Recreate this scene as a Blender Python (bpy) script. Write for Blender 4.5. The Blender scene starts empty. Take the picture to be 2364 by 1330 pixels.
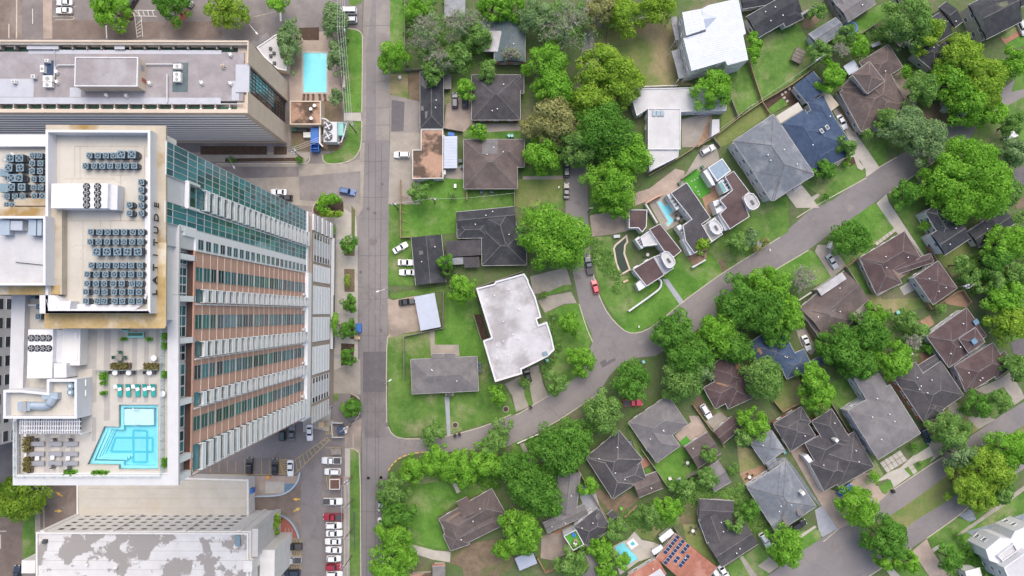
import bpy, math, random
import numpy as np
from mathutils import Vector, Matrix, Euler
random.seed(7); rng = np.random.default_rng(7)
R = math.radians
scene = bpy.context.scene
COL = scene.collection
# ---------------------------------------------------------------- camera
F = 1577.0; HC = 202.2
THX = math.atan(58/F); THY = -math.atan(10/F)
cd = bpy.data.cameras.new('camera'); cam = bpy.data.objects.new('camera', cd); COL.objects.link(cam)
cam.location = (0, 0, HC); cam.rotation_euler = (THX, THY, 0)
cd.sensor_width = 36; cd.lens = F/2364*36; cd.clip_start = 1; cd.clip_end = 4000
scene.camera = cam
# ---------------------------------------------------------------- sky and sun (thin bright overcast)
SUN_AZ, SUN_EL = R(14), R(60)           # high, from the top of the picture, behind thin cloud
w = bpy.data.worlds.new('World'); scene.world = w; w.use_nodes = True
nt = w.node_tree; bg = nt.nodes['Background']
sky = nt.nodes.new('ShaderNodeTexSky'); sky.sky_type = 'NISHITA'; sky.sun_disc = False
sky.sun_elevation = SUN_EL; sky.sun_rotation = SUN_AZ; sky.air_density = 1.0; sky.dust_density = 5.0; sky.ozone_density = 1.0
nt.links.new(sky.outputs[0], bg.inputs[0]); bg.inputs[1].default_value = 0.15
sl = bpy.data.lights.new('sun', 'SUN'); sun = bpy.data.objects.new('sun', sl); COL.objects.link(sun)
sl.energy = 0.95; sl.angle = R(60); sl.color = (1.0, 0.965, 0.92)
sun.rotation_euler = Vector((math.sin(SUN_AZ)*math.cos(SUN_EL), math.cos(SUN_AZ)*math.cos(SUN_EL), math.sin(SUN_EL))).to_track_quat('Z', 'Y').to_euler()
vs = scene.view_settings; vs.view_transform = 'Standard'; vs.look = 'None'; vs.gamma = 1; vs.use_curve_mapping = False
vs.exposure = 0.66
scene.render.engine = 'CYCLES'
scene.cycles.max_bounces = 5; scene.cycles.transparent_max_bounces = 6

# ---------------------------------------------------------------- survey: picture position + height -> place in the world
ROT = Euler((THX, THY, 0)).to_matrix()
def ray(px, py): return ROT @ Vector(((px-1182)/F, (665-py)/F, -1))
def P(px, py, z=0.0):
    d = ray(px, py); k = (z-HC)/d.z
    return Vector((d.x*k, d.y*k, z))
VIEWS = dict(F=(0,0,1), R1=(0,0,.2557), R2=(400,0,.3008), R3=(0,280,.2706), R4=(370,310,.2933), R5=(0,560,.2557), R6=(370,680,.3309),
  R7=(0,800,.2481), R8=(0,1080,.2707), S1=(560,960,.2782), S2=(820,0,.2481), S3=(870,280,.2857), S4=(860,620,.2931), S5=(840,970,.2706),
  S6=(1180,0,.2557), S7=(1180,330,.2706), S8=(1200,650,.2632), T1=(1220,960,.2781), T2=(1520,0,.2557), T3=(1380,330,.2933),
  T4=(1600,560,.2706), T5=(1600,880,.3384), T6=(1900,0,.2556), T7=(1920,330,.2632), T8=(1900,640,.2707), U1=(1900,960,.2782), U2=(1660,160,.2407))
def Q(v, x, y, z=0.0):
    a = VIEWS[v]; return P(a[0]+a[2]*x, a[1]+a[2]*y, z)
def QL(v, pts, z=0.0): return [Q(v, x, y, z) for x, y in pts]

# ---------------------------------------------------------------- materials
MATS = {}
def mat(name, c1, c2=None, scale=.5, rough=.85, spec=.3, c3=None, s3=.06, w3=(.5, .62), fine=0.0, metal=0.0, bump=0.0, detail=5, rnd=0.0, w12=(.35, .65), cracks=None):
    m = bpy.data.materials.new(name); m.use_nodes = True; n = m.node_tree; N = n.nodes; L = n.links
    b = N['Principled BSDF']; b.inputs['Roughness'].default_value = rough; b.inputs['Specular IOR Level'].default_value = spec
    b.inputs['Metallic'].default_value = metal
    col4 = lambda c: (c[0], c[1], c[2], 1)
    if c2 is None: c2 = tuple(v*.88 for v in c1)
    g = N.new('ShaderNodeNewGeometry')
    def noise(s, d=detail, off=0.0):
        t = N.new('ShaderNodeTexNoise'); t.inputs['Scale'].default_value = s; t.inputs['Detail'].default_value = d; t.inputs['Roughness'].default_value = .6
        mp = N.new('ShaderNodeVectorMath'); mp.operation = 'ADD'; mp.inputs[1].default_value = (off, off*.7, off*.3)
        L.new(g.outputs['Position'], mp.inputs[0]); L.new(mp.outputs[0], t.inputs['Vector']); return t
    def mr(src, a, bb, lo=0, hi=1):
        r = N.new('ShaderNodeMapRange'); r.inputs[1].default_value = a; r.inputs[2].default_value = bb; r.inputs[3].default_value = lo; r.inputs[4].default_value = hi
        L.new(src, r.inputs[0]); return r.outputs[0]
    def mix(f, a, bb, mode='MIX'):
        x = N.new('ShaderNodeMix'); x.data_type = 'RGBA'; x.blend_type = mode
        if isinstance(f, float): x.inputs[0].default_value = f
        else: L.new(f, x.inputs[0])
        for i, v in ((6, a), (7, bb)):
            if isinstance(v, tuple): x.inputs[i].default_value = col4(v)
            else: L.new(v, x.inputs[i])
        return x.outputs[2]
    t1 = noise(scale)
    out = mix(mr(t1.outputs[0], *w12), c1, c2)
    if c3 is not None: out = mix(mr(noise(s3, 6, 31.0).outputs[0], *w3), out, c3)
    if cracks:
        v = N.new('ShaderNodeTexVoronoi'); v.feature = 'DISTANCE_TO_EDGE'; v.inputs['Scale'].default_value = cracks[0]
        wn = noise(cracks[0]*3, 4, 5.0); ad = N.new('ShaderNodeVectorMath'); ad.operation = 'MULTIPLY_ADD'
        ad.inputs[1].default_value = (1.5/cracks[0]*.3,)*3; L.new(wn.outputs[1], ad.inputs[0]); L.new(g.outputs['Position'], ad.inputs[2]); L.new(ad.outputs[0], v.inputs['Vector'])
        out = mix(mr(v.outputs['Distance'], 0, cracks[1], cracks[3] if len(cracks) > 3 else .6, 0), out, cracks[2])
    if fine:
        ma = N.new('ShaderNodeMath'); ma.operation = 'ADD'; L.new(mr(noise(3.2, 3, 11.0).outputs[0], .25, .75, (1-fine)*.5, (1+fine)*.5), ma.inputs[0]); L.new(mr(noise(.8, 4, 17.0).outputs[0], .3, .7, (1-fine*.6)*.5, (1+fine*.6)*.5), ma.inputs[1]); fo = ma.outputs[0]
        x = N.new('ShaderNodeVectorMath'); x.operation = 'SCALE'; L.new(out, x.inputs[0]); L.new(fo, x.inputs['Scale']); out = x.outputs[0]
    if rnd:
        oi = N.new('ShaderNodeObjectInfo'); fo = mr(oi.outputs['Random'], 0, 1, 1-rnd, 1+rnd)
        x = N.new('ShaderNodeVectorMath'); x.operation = 'SCALE'; L.new(out, x.inputs[0]); L.new(fo, x.inputs['Scale']); out = x.outputs[0]
    L.new(out, b.inputs['Base Color'])
    if bump:
        bp = N.new('ShaderNodeBump'); bp.inputs['Strength'].default_value = bump; bp.inputs['Distance'].default_value = .1
        L.new(noise(2.5, 4, 3.0).outputs[0], bp.inputs['Height']); L.new(bp.outputs[0], b.inputs['Normal'])
    MATS[name] = m; return m
def plain(name, c, rough=.5, spec=.4, metal=0.0, rnd=0.0): return mat(name, c, tuple(v*.93 for v in c), 1.2, rough, spec, metal=metal, rnd=rnd)
# ground
mat('ground', (.075,.130,.035), (.105,.125,.060), .25, c3=(.18,.155,.105), s3=.06, w3=(.56,.72), fine=.4, bump=.3)
mat('lawn', (.058,.140,.020), (.120,.215,.045), .16, c3=(.23,.24,.12), s3=.10, w3=(.51,.70), fine=.45, bump=.6)
mat('lawn_bright', (.060,.160,.018), (.115,.235,.038), .14, c3=(.20,.25,.10), s3=.11, w3=(.52,.70), fine=.42, bump=.6)
mat('lawn_dry', (.17,.185,.065), (.115,.175,.045), .22, c3=(.31,.245,.145), s3=.07, w3=(.5,.68), fine=.3, bump=.4)
mat('soil', (.20,.145,.10), (.13,.10,.065), .4, c3=(.10,.13,.04), s3=.12, w3=(.5,.66), fine=.3)
mat('mulch', (.055,.036,.025), (.085,.055,.038), 1.2, fine=.35)
mat('asphalt', (.205,.190,.190), (.175,.162,.165), .13, .9, c3=(.235,.215,.21), s3=.035, w3=(.45,.65), fine=.13, cracks=(.055,.010,(.12,.11,.11),.45))
mat('asphalt_old', (.27,.245,.225), (.225,.205,.195), .2, .9, c3=(.19,.17,.165), s3=.05, fine=.14, cracks=(.12,.008,(.15,.13,.12),.5))
mat('asphalt_dark', (.15,.135,.135), (.20,.18,.175), .16, .9, c3=(.24,.22,.21), s3=.05, fine=.18)
mat('asphalt_brown', (.19,.15,.13), (.145,.115,.10), .3, .9, c3=(.23,.19,.17), s3=.08, fine=.2)
mat('patch', (.115,.105,.115), (.135,.125,.13), .5, .9, fine=.15)
mat('concrete', (.33,.30,.26), (.265,.24,.21), .35, .85, c3=(.25,.22,.185), s3=.12, w3=(.52,.75), fine=.1)
mat('concrete_light', (.44,.41,.365), (.37,.345,.305), .4, .8, c3=(.39,.355,.31), s3=.1, w3=(.55,.8), fine=.08)
mat('concrete_pink', (.40,.32,.27), (.31,.25,.21), .3, .85, c3=(.22,.185,.155), s3=.1, w3=(.5,.7), fine=.14)
mat('kerb', (.48,.44,.36), (.36,.33,.27), .7, .85)
mat('gravel_blue', (.24,.275,.31), (.16,.19,.215), 1.5, fine=.3)
mat('paver_grey', (.33,.345,.38), (.29,.30,.335), .8, fine=.1)
plain('paint_white', (.72,.71,.68), .7); plain('paint_yellow', (.62,.40,.08), .7); mat('paint_faded', (.55,.51,.42), (.34,.31,.27), 2.0)
mat('paint_yellow_faded', (.50,.38,.14), (.33,.28,.16), 1.5)
# building
mat('roof_dark', (0.073,0.070,0.076), (0.055,0.052,0.058), .6, .92, c3=(0.100,0.092,0.094), s3=.12, w3=(.5,.72), fine=.32, bump=.4)
mat('roof_black', (.045,.048,.055), (.034,.036,.042), .6, .92, c3=(.075,.078,.085), s3=.15, w3=(.52,.72), fine=.35, bump=.4)
mat('roof_grey', (0.174,0.166,0.168), (0.141,0.133,0.138), .5, .92, c3=(0.214,0.202,0.197), s3=.1, fine=.22, bump=.4)
mat('roof_brown', (0.122,0.097,0.092), (0.093,0.075,0.071), .5, .92, c3=(0.164,0.131,0.119), s3=.1, w3=(.5,.7), fine=.28, bump=.4)
mat('roof_blue', (0.162,0.178,0.201), (0.131,0.146,0.170), .8, .92, c3=(.24,.255,.275), s3=.12, fine=.25, bump=.4)
mat('roof_navy', (.050,.078,.135), (.040,.060,.108), .8, .92, c3=(.065,.095,.155), s3=.12, fine=.35, bump=.4)
mat('roof_teal', (.11,.145,.155), (.085,.115,.125), .6, .92, c3=(.135,.16,.165), s3=.12, fine=.25, bump=.3)
mat('roof_maroon', (0.091,0.062,0.062), (0.074,0.049,0.051), .6, .92, c3=(0.111,0.078,0.074), s3=.12, fine=.28, bump=.4)
mat('roof_terracotta', (.36,.15,.105), (.28,.115,.08), .9, .8, c3=(.40,.20,.15), s3=.2, fine=.25, bump=.5)
mat('roof_pagoda', (0.123,0.096,0.089), (0.091,0.072,0.067), .5, .92, c3=(.25,.185,.15), s3=.12, w3=(.5,.7), fine=.3, bump=.4)
mat('roof_tan', (.34,.215,.15), (.39,.25,.18), .5, .9, c3=(.10,.07,.052), s3=.10, w3=(.47,.54), fine=.15)
mat('ridge', (.175,.165,.165), (.115,.108,.11), .6, .9, fine=.25)
mat('gutter', (.40,.40,.40), (.28,.28,.28), .4, .7)
mat('membrane', (.50,.49,.51), (.43,.42,.44), .25, .7, c3=(.31,.295,.30), s3=.12, w3=(.45,.60), fine=.12)
mat('membrane_cream', (.50,.475,.425), (.44,.415,.365), .25, .7, c3=(.48,.42,.33), s3=.10, w3=(.58,.8), fine=.04, cracks=(.16,.012,(.38,.34,.28),.55))
mat('membrane_patchy', (.60,.59,.58), (.54,.53,.52), .25, .7, c3=(.29,.27,.255), s3=.15, w3=(.525,.555), fine=.04)
mat('membrane_white', (.50,.50,.51), (.44,.44,.45), .3, .6, c3=(.36,.35,.34), s3=.10, w3=(.52,.8), fine=.06)
mat('metal_roof', (.40,.44,.53), (.36,.40,.48), .5, .4, .5, metal=.15)
mat('metal_grey', (.26,.275,.30), (.20,.21,.23), .5, .6, .4, c3=(.13,.13,.135), s3=.3, w3=(.55,.7), metal=.2)
mat('stucco', (.66,.645,.62), (.60,.585,.56), .5, .85); mat('stucco_grey', (.52,.51,.50), (.46,.45,.44), .5, .85)
mat('stucco_tan', (.56,.47,.38), (.50,.42,.335), .4, .85); mat('white_wall', (.60,.605,.625), (.56,.565,.585), .5, .7)
mat('brick', (.36,.175,.125), (.29,.14,.10), .9, .9, fine=.2); mat('brick_peach', (.55,.33,.255), (.50,.295,.225), .5, .85, fine=.05)
mat('brick_dark', (.145,.085,.065), (.115,.07,.055), .8, .9); mat('siding', (.50,.47,.43), (.45,.42,.385), .6, .8)
mat('ledge', (.44,.39,.31), (.38,.335,.265), .4, .85, c3=(.27,.175,.06), s3=.16, w3=(.53,.66), fine=.08)
mat('ledge_moss', (.44,.33,.17), (.33,.23,.09), .5, .85, c3=(.55,.49,.39), s3=.22, w3=(.52,.68), fine=.12)
mat('coping', (.53,.53,.535), (.49,.49,.495), .6, .7, fine=.04)
mat('ridge_light', (.235,.225,.22), (.15,.145,.142), .6, .9, fine=.25)
mat('ridge_tan', (.235,.18,.155), (.17,.13,.115), .6, .9, fine=.2)
mat('roof_weathered', (.17,.165,.17), (.13,.125,.13), .8, .9, fine=.25)
mat('roof_patch_tan', (.20,.15,.125), (.17,.13,.11), .6, .9, fine=.2)
mat('leaf_litter', (.33,.19,.11), (.25,.14,.08), 1.2, .95, fine=.35)
mat('dry_grass', (.17,.15,.045), (.10,.085,.03), 2.0, .9, fine=.3)
mat('roof_moss', (.15,.165,.11), (.10,.11,.075), .5, .95, c3=(.06,.06,.06), s3=.25, fine=.3)
mat('deck_tile', (.47,.445,.40), (.425,.405,.365), .8, .7); mat('deck_tile_grey', (.36,.345,.325), (.325,.31,.29), .8, .7)
mat('gravel_roof', (.30,.275,.28), (.245,.225,.23), .3, .9, c3=(.36,.345,.36), s3=.09, w3=(.5,.65), fine=.14)
mat('roof_pale_strip', (.44,.45,.49), (.40,.41,.45), .4, .8)
mat('wood', (.36,.26,.17), (.27,.20,.135), .9, .85, fine=.2); mat('wood_grey', (.27,.245,.215), (.20,.18,.16), .9, .9, fine=.2)
mat('podium_tan', (.37,.30,.25), (.33,.265,.22), .4, .85)
mat('wood_orange', (.34,.22,.145), (.27,.175,.115), .8, .8, fine=.15)
mat('pole_wood', (.20,.155,.12), (.15,.115,.09), 1.5, .9)
plain('white', (.70,.70,.72), .5); plain('offwhite', (.70,.69,.66), .6); plain('black', (.02,.02,.022), .5); plain('dark_grey', (.07,.07,.075), .6)
plain('grey', (.30,.31,.32), .6); plain('light_grey', (.55,.56,.58), .6); plain('blue', (.04,.15,.47), .5); plain('teal', (.02,.30,.27), .7)
plain('green_plastic', (.14,.42,.05), .5); plain('green_dark', (.05,.13,.09), .6); plain('red', (.45,.03,.04), .5); plain('turf', (.07,.27,.03), .9)
plain('ac_body', (.06,.08,.095), .6); plain('ac_top', (.17,.25,.30), .5); plain('duct', (.42,.49,.55), .35, .5, .4); plain('steel', (.62,.64,.66), .3, .5, .6)
plain('tyre', (.022,.022,.022), .8); plain('hub', (.42,.43,.45), .35, .5, .7); plain('copper_red', (.36,.12,.09), .7); plain('cushion_grey', (.27,.275,.30), .9)
plain('lamp', (.85,.83,.78), .4); plain('solar', (.03,.045,.10), .2, .4); plain('tan_box', (.55,.40,.25), .7); plain('orange', (.65,.30,.08), .6)
plain('teal_metal', (.22,.50,.46), .5); plain('maroon', (.09,.035,.035), .8)
def glass(name, c, rough=.07, rnd=.35):
    m = mat(name, c, tuple(v*.8 for v in c), 1.0, rough, .6, rnd=rnd); return m
glass('glass_teal', (.055,.225,.25), .1, .5); glass('glass_dark', (.022,.038,.045), .08, .4); glass('glass_car', (.018,.022,.028), .05, .1); glass('glass_green', (.03,.135,.15), .1, .75)
glass('glass_sky', (.14,.24,.34), .06, .1)
def clear(name, c, alpha, rough=.05):
    m = bpy.data.materials.new(name); m.use_nodes = True; n = m.node_tree; b = n.nodes['Principled BSDF']
    b.inputs['Base Color'].default_value = (*c, 1); b.inputs['Alpha'].default_value = alpha; b.inputs['Roughness'].default_value = rough; MATS[name] = m
clear('rail_glass', (.62,.75,.74), .38); clear('balcony_glass', (.80,.85,.90), .90, .25); plain('facade_white', (.80,.81,.83), .6)
def water(name, c):
    m = bpy.data.materials.new(name); m.use_nodes = True; n = m.node_tree; N = n.nodes; L = n.links; N.remove(N['Principled BSDF']); o = N['Material Output']
    tr = N.new('ShaderNodeBsdfTransparent'); tr.inputs[0].default_value = (*c, 1); gl = N.new('ShaderNodeBsdfGlossy'); gl.inputs['Roughness'].default_value = .06
    fr = N.new('ShaderNodeFresnel'); fr.inputs[0].default_value = 1.33; mx = N.new('ShaderNodeMixShader')
    t = N.new('ShaderNodeTexNoise'); t.inputs['Scale'].default_value = 1.6; g = N.new('ShaderNodeNewGeometry'); L.new(g.outputs['Position'], t.inputs['Vector'])
    bp = N.new('ShaderNodeBump'); bp.inputs['Strength'].default_value = .15; L.new(t.outputs[0], bp.inputs['Height']); L.new(bp.outputs[0], gl.inputs['Normal'])
    L.new(fr.outputs[0], mx.inputs[0]); L.new(tr.outputs[0], mx.inputs[1]); L.new(gl.outputs[0], mx.inputs[2]); L.new(mx.outputs[0], o.inputs[0]); MATS[name] = m
water('pool_water', (.86,.98,.99)); water('pond_water', (.35,.45,.40))
plain('pool_tile', (.27,.67,.76), .5); plain('pool_line', (.10,.50,.62), .5); plain('pool_edge', (.36,.74,.82), .5); plain('pond_bed', (.13,.18,.14), .8); plain('pool_shelf', (.66,.78,.82), .5)
def leafmat(name, c1, c2, c3):
    m = bpy.data.materials.new(name); m.use_nodes = True; n = m.node_tree; N = n.nodes; L = n.links; N.remove(N['Principled BSDF']); o = N['Material Output']
    g = N.new('ShaderNodeNewGeometry'); t = N.new('ShaderNodeTexNoise'); t.inputs['Scale'].default_value = .55; t.inputs['Detail'].default_value = 3; L.new(g.outputs['Position'], t.inputs['Vector'])
    at = N.new('ShaderNodeAttribute'); at.attribute_name = 'tone'
    ad = N.new('ShaderNodeMath'); ad.operation = 'MULTIPLY_ADD'; ad.inputs[1].default_value = .55; L.new(at.outputs['Fac'], ad.inputs[0])
    s2 = N.new('ShaderNodeMath'); s2.operation = 'MULTIPLY_ADD'; s2.inputs[1].default_value = .9; s2.inputs[2].default_value = -.22; L.new(t.outputs[0], s2.inputs[0]); L.new(s2.outputs[0], ad.inputs[2])
    r = N.new('ShaderNodeValToRGB'); e = r.color_ramp.elements; e[0].position = .1; e[0].color = (*c1, 1); e[1].position = .9; e[1].color = (*c3, 1)
    k = e.new(.5); k.color = (*c2, 1); L.new(ad.outputs[0], r.inputs[0])
    d = N.new('ShaderNodeBsdfDiffuse'); tr = N.new('ShaderNodeBsdfTranslucent'); mx = N.new('ShaderNodeMixShader'); mx.inputs[0].default_value = .45
    L.new(r.outputs[0], d.inputs[0]); L.new(r.outputs[0], tr.inputs[0]); L.new(d.outputs[0], mx.inputs[1]); L.new(tr.outputs[0], mx.inputs[2]); L.new(mx.outputs[0], o.inputs[0]); MATS[name] = m
leafmat('leaf_b', (0.115,0.281,0.033), (0.229,0.484,0.059), (0.393,0.656,0.116))
leafmat('leaf_d', (0.074,0.196,0.032), (0.146,0.340,0.056), (0.251,0.485,0.097))
leafmat('leaf_m', (0.118,0.249,0.057), (0.218,0.394,0.100), (0.357,0.540,0.177))
leafmat('leaf_y', (0.148,0.281,0.034), (0.305,0.485,0.065), (0.506,0.646,0.119))
leafmat('leaf_g', (0.146,0.250,0.099), (0.251,0.389,0.166), (0.405,0.530,0.270))
leafmat('leaf_t', (0.222,0.253,0.095), (0.382,0.399,0.159), (0.570,0.547,0.264))
mat('bark', (.13,.10,.075), (.09,.07,.052), 1.5, .9); mat('bark_pale', (.34,.31,.27), (.26,.235,.205), 1.2, .9)

# ---------------------------------------------------------------- mesh helpers
ORG = {}
def tag(o, label=None, cat=None, group=None, kind=None):
    if label: o['label'] = label
    if cat: o['category'] = cat
    if group: o['group'] = group
    if kind: o['kind'] = kind
    return o
def thing(name, label, cat, loc=(0,0,0), rotz=0.0, group=None):
    o = bpy.data.objects.new(name, None); COL.objects.link(o); o.location = loc; o.rotation_euler = (0,0,rotz); o.empty_display_size = .3
    ORG[o.name] = Vector(loc); return tag(o, label, cat, group)
def link(name, me, parent=None, loc=(0,0,0), rot=(0,0,0)):
    o = bpy.data.objects.new(name, me); COL.objects.link(o); o.location = loc; o.rotation_euler = rot
    if parent is not None: o.parent = parent
    return o
class MB:
    def __init__(s): s.v = []; s.f = []
    def face(s, pts):
        n = len(s.v); s.v += [tuple(p) for p in pts]; s.f.append(tuple(range(n, n+len(pts))))
    def box(s, c, d, a=0.0, top=None):
        ca, sa = math.cos(a), math.sin(a); n = len(s.v); tx, ty = top if top else (1, 1)
        for k in (0, 1):
            for x, y in ((-1,-1),(1,-1),(1,1),(-1,1)):
                lx = x*d[0]/2*(tx if k else 1); ly = y*d[1]/2*(ty if k else 1)
                s.v.append((c[0]+lx*ca-ly*sa, c[1]+lx*sa+ly*ca, c[2]+(k-.5)*d[2]))
        for q in ((0,3,2,1),(4,5,6,7),(0,1,5,4),(1,2,6,5),(2,3,7,6),(3,0,4,7)): s.f.append(tuple(n+i for i in q))
        return s
    def prism(s, poly, z0, z1):
        if area(poly) < 0: poly = poly[::-1]
        n = len(s.v); k = len(poly)
        s.v += [(p[0], p[1], z0) for p in poly]+[(p[0], p[1], z1) for p in poly]
        s.f.append(tuple(n+k+i for i in range(k))); s.f.append(tuple(n+k-1-i for i in range(k)))
        for i in range(k): j = (i+1) % k; s.f.append((n+i, n+j, n+k+j, n+k+i))
        return s
    def ring(s, outer, inner, z0, z1):
        if area(outer) < 0: outer = outer[::-1]; inner = inner[::-1]
        n = len(s.v); k = len(outer)
        for p, z in ((outer, z0), (outer, z1), (inner, z1), (inner, z0)): s.v += [(q[0], q[1], z) for q in p]
        for i in range(k):
            j = (i+1) % k
            for a in range(4): b = (a+1) % 4; s.f.append((n+a*k+i, n+a*k+j, n+b*k+j, n+b*k+i))
        return s
    def tube(s, pts, r0, r1=None, k=6):
        r1 = r0 if r1 is None else r1; n = len(s.v); m = len(pts); pts = [Vector(p) for p in pts]
        for i, p in enumerate(pts):
            d = (pts[min(i+1, m-1)]-pts[max(i-1, 0)]).normalized(); u = d.orthogonal().normalized(); v = d.cross(u); r = r0+(r1-r0)*i/max(1, m-1)
            for a in range(k): t = 2*math.pi*a/k; s.v.append(tuple(p+u*(r*math.cos(t))+v*(r*math.sin(t))))
        for i in range(m-1):
            for a in range(k): b = (a+1) % k; s.f.append((n+i*k+a, n+i*k+b, n+(i+1)*k+b, n+(i+1)*k+a))
        s.f.append(tuple(n+k-1-a for a in range(k))); s.f.append(tuple(n+(m-1)*k+a for a in range(k)))
        return s
    def cyl(s, c, r, z0, z1, k=12, r1=None): return s.tube([(c[0], c[1], z0), (c[0], c[1], z1)], r, r1, k)
    def mesh(s, name, m, off=(0,0,0)):
        me = bpy.data.meshes.new(name); me.from_pydata([(a-off[0], b-off[1], c-off[2]) for a, b, c in s.v], [], s.f); me.materials.append(MATS[m]); return me
    def build(s, name, m, parent=None, **kw):
        off = (0,0,0); q = parent
        while q is not None:
            if q.name in ORG: off = ORG[q.name]; break
            q = q.parent
        o = link(name, s.mesh(name, m, off), parent)
        return tag(o, **kw)
def area(p): return sum(p[i][0]*p[(i+1) % len(p)][1]-p[(i+1) % len(p)][0]*p[i][1] for i in range(len(p)))/2
def inset(poly, d):
    s = 1 if area(poly) > 0 else -1; out = []; k = len(poly)
    for i in range(k):
        a, b, c = (Vector(poly[j % k][:2]) for j in (i-1, i, i+1))
        e1 = (b-a).normalized(); e2 = (c-b).normalized(); n1 = Vector((-e1.y, e1.x))*s; n2 = Vector((-e2.y, e2.x))*s
        den = 1+n1.dot(n2); m = (n1+n2)/max(den, .35); out.append((b.x+m.x*d, b.y+m.y*d))
    return out
def smooth(pts, it=2, closed=True):
    for _ in range(it):
        q = []; k = len(pts)
        for i in range(k if closed else k-1):
            a, b = Vector(pts[i]), Vector(pts[(i+1) % k]); q += [a*.75+b*.25, a*.25+b*.75]
        if not closed: q = [Vector(pts[0])]+q+[Vector(pts[-1])]
        pts = q
    return pts
BOXES = {}; SHN = [0]
def cbox(name, d, m, parent, loc, rotz=0.0):
    key = (round(d[0], 3), round(d[1], 3), round(d[2], 3), m)
    if key not in BOXES: BOXES[key] = MB().box((0,0,0), d).mesh('block', m)
    return link(name, BOXES[key], parent, loc, (0,0,rotz))
def rel(parent, v):
    q = parent
    while q is not None:
        if q.name in ORG: return Vector(v)-ORG[q.name]
        q = q.parent
    return Vector(v)
def wbox(name, x0, x1, y0, y1, z0, z1, m, parent):
    return cbox(name, (abs(x1-x0), abs(y1-y0), abs(z1-z0)), m, parent, rel(parent, ((x0+x1)/2, (y0+y1)/2, (z0+z1)/2)))
def sheet(name, v, pts, layer, m, sm=0, kind='structure', parent=None):
    p = QL(v, pts) if v else pts
    if sm: p = smooth(p, sm)
    if area(p) < 0: p = p[::-1]
    SHN[0] += 1; b = MB(); z = layer*.012+(SHN[0] % 37)*.0003; b.prism(p, -.02 if layer > 1 else z-.01, z)
    o = b.build(name, m, parent); o['kind'] = kind; return o
def ribbon(pts, wd):
    l = []; r = []; k = len(pts); pts = [Vector((p[0], p[1])) for p in pts]
    for i in range(k):
        d = (pts[min(i+1, k-1)]-pts[max(i-1, 0)]).normalized(); n = Vector((-d.y, d.x))*wd/2; l.append(pts[i]+n); r.append(pts[i]-n)
    return l+r[::-1]
def strip(name, v, pts, wd, layer, m, sm=0, kind='structure'):
    p = QL(v, pts)
    if sm: p = smooth(p, sm, False)
    return sheet(name, None, ribbon(p, wd), layer, m, 0, kind)
def kerb(v, pts, sm=1, wd=.28, m='kerb', h=.14):
    p = QL(v, pts)
    if sm: p = smooth(p, sm, False)
    b = MB(); b.prism(ribbon(p, wd), -.02, h); o = b.build('kerb', m); o['kind'] = 'structure'; return o
# ================================================================ GROUND
b = MB(); b.face([(-1500,-1500,0),(1500,-1500,0),(1500,1500,0),(-1500,1500,0)]); tag(b.build('ground', 'ground'), kind='structure')
# --- city block on the left
sheet('paved_yard', 'F', [(-400,-200),(838,-200),(836,200),(830,330),(828,700),(834,1040),(834,1500),(-400,1500)], 2, 'asphalt_dark')
sheet('road', 'F', [(843,-80),(838,60),(836,200),(832,326),(899,326),(901,150),(903,-80)], 3, 'asphalt_old')
sheet('road', 'F', [(832,324),(828,470),(826,700),(832,900),(836,1040),(836,1180),(833,1420),(884,1420),(888,1180),(893,1090),(895,1000),(893,900),(896,700),(898,500),(899,324)], 3, 'asphalt')
sheet('road_patch', 'F', [(845,326),(846,120),(866,-60),(868,-60),(868,326)], 4, 'asphalt')
sheet('road_patch', 'F', [(838,812),(893,812),(892,905),(838,905)], 4, 'patch')
sheet('road_patch', 'F', [(838,905),(892,905),(896,1010),(842,1012)], 4, 'asphalt_dark')
for x0, x1, xm, m in ((866,866,866,1),(850,846,852,1),(880,873,878,1)):
    strip('road_seam', 'F', [(x0+1,330),(xm,700),(x1+1,1040),(x1,1330)], .12, 6, 'patch')
for y in (372,455,505,590,690,775,950,1105,1180,1262): strip('road_joint', 'F', [(829+y*.004,y),(862,y+1),(893,y)], .10, 6, 'patch')
for y in (60,118,190,250,290): strip('road_joint', 'F', [(840,y),(900,y-2)], .10, 6, 'asphalt_dark')
strip('road_seam', 'F', [(1390,800),(1500,775),(1600,712),(1760,605),(1900,507),(2080,395)], .10, 6, 'asphalt_dark', 1); strip('road_seam', 'F', [(1100,1010),(1220,975),(1330,905),(1390,830)], .10, 6, 'asphalt_dark', 1)
for a_, r_ in (((1345,880),1.6),((1480,790),1.3),((1700,650),1.4),((1150,1000),1.8),((1960,480),1.5),((860,560),1.4),((868,720),1.1),((1335,640),1.2),((1930,1260),2.0),((2060,1170),1.6),((1335,470),1.0)):
    c_ = P(*a_); sheet('oil_stain', None, [Vector((c_.x+r_*random.uniform(.6,1.3)*math.cos(i*.7), c_.y+r_*random.uniform(.5,1.0)*math.sin(i*.7), 0)) for i in range(9)], 6, 'asphalt_dark', 1)
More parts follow.
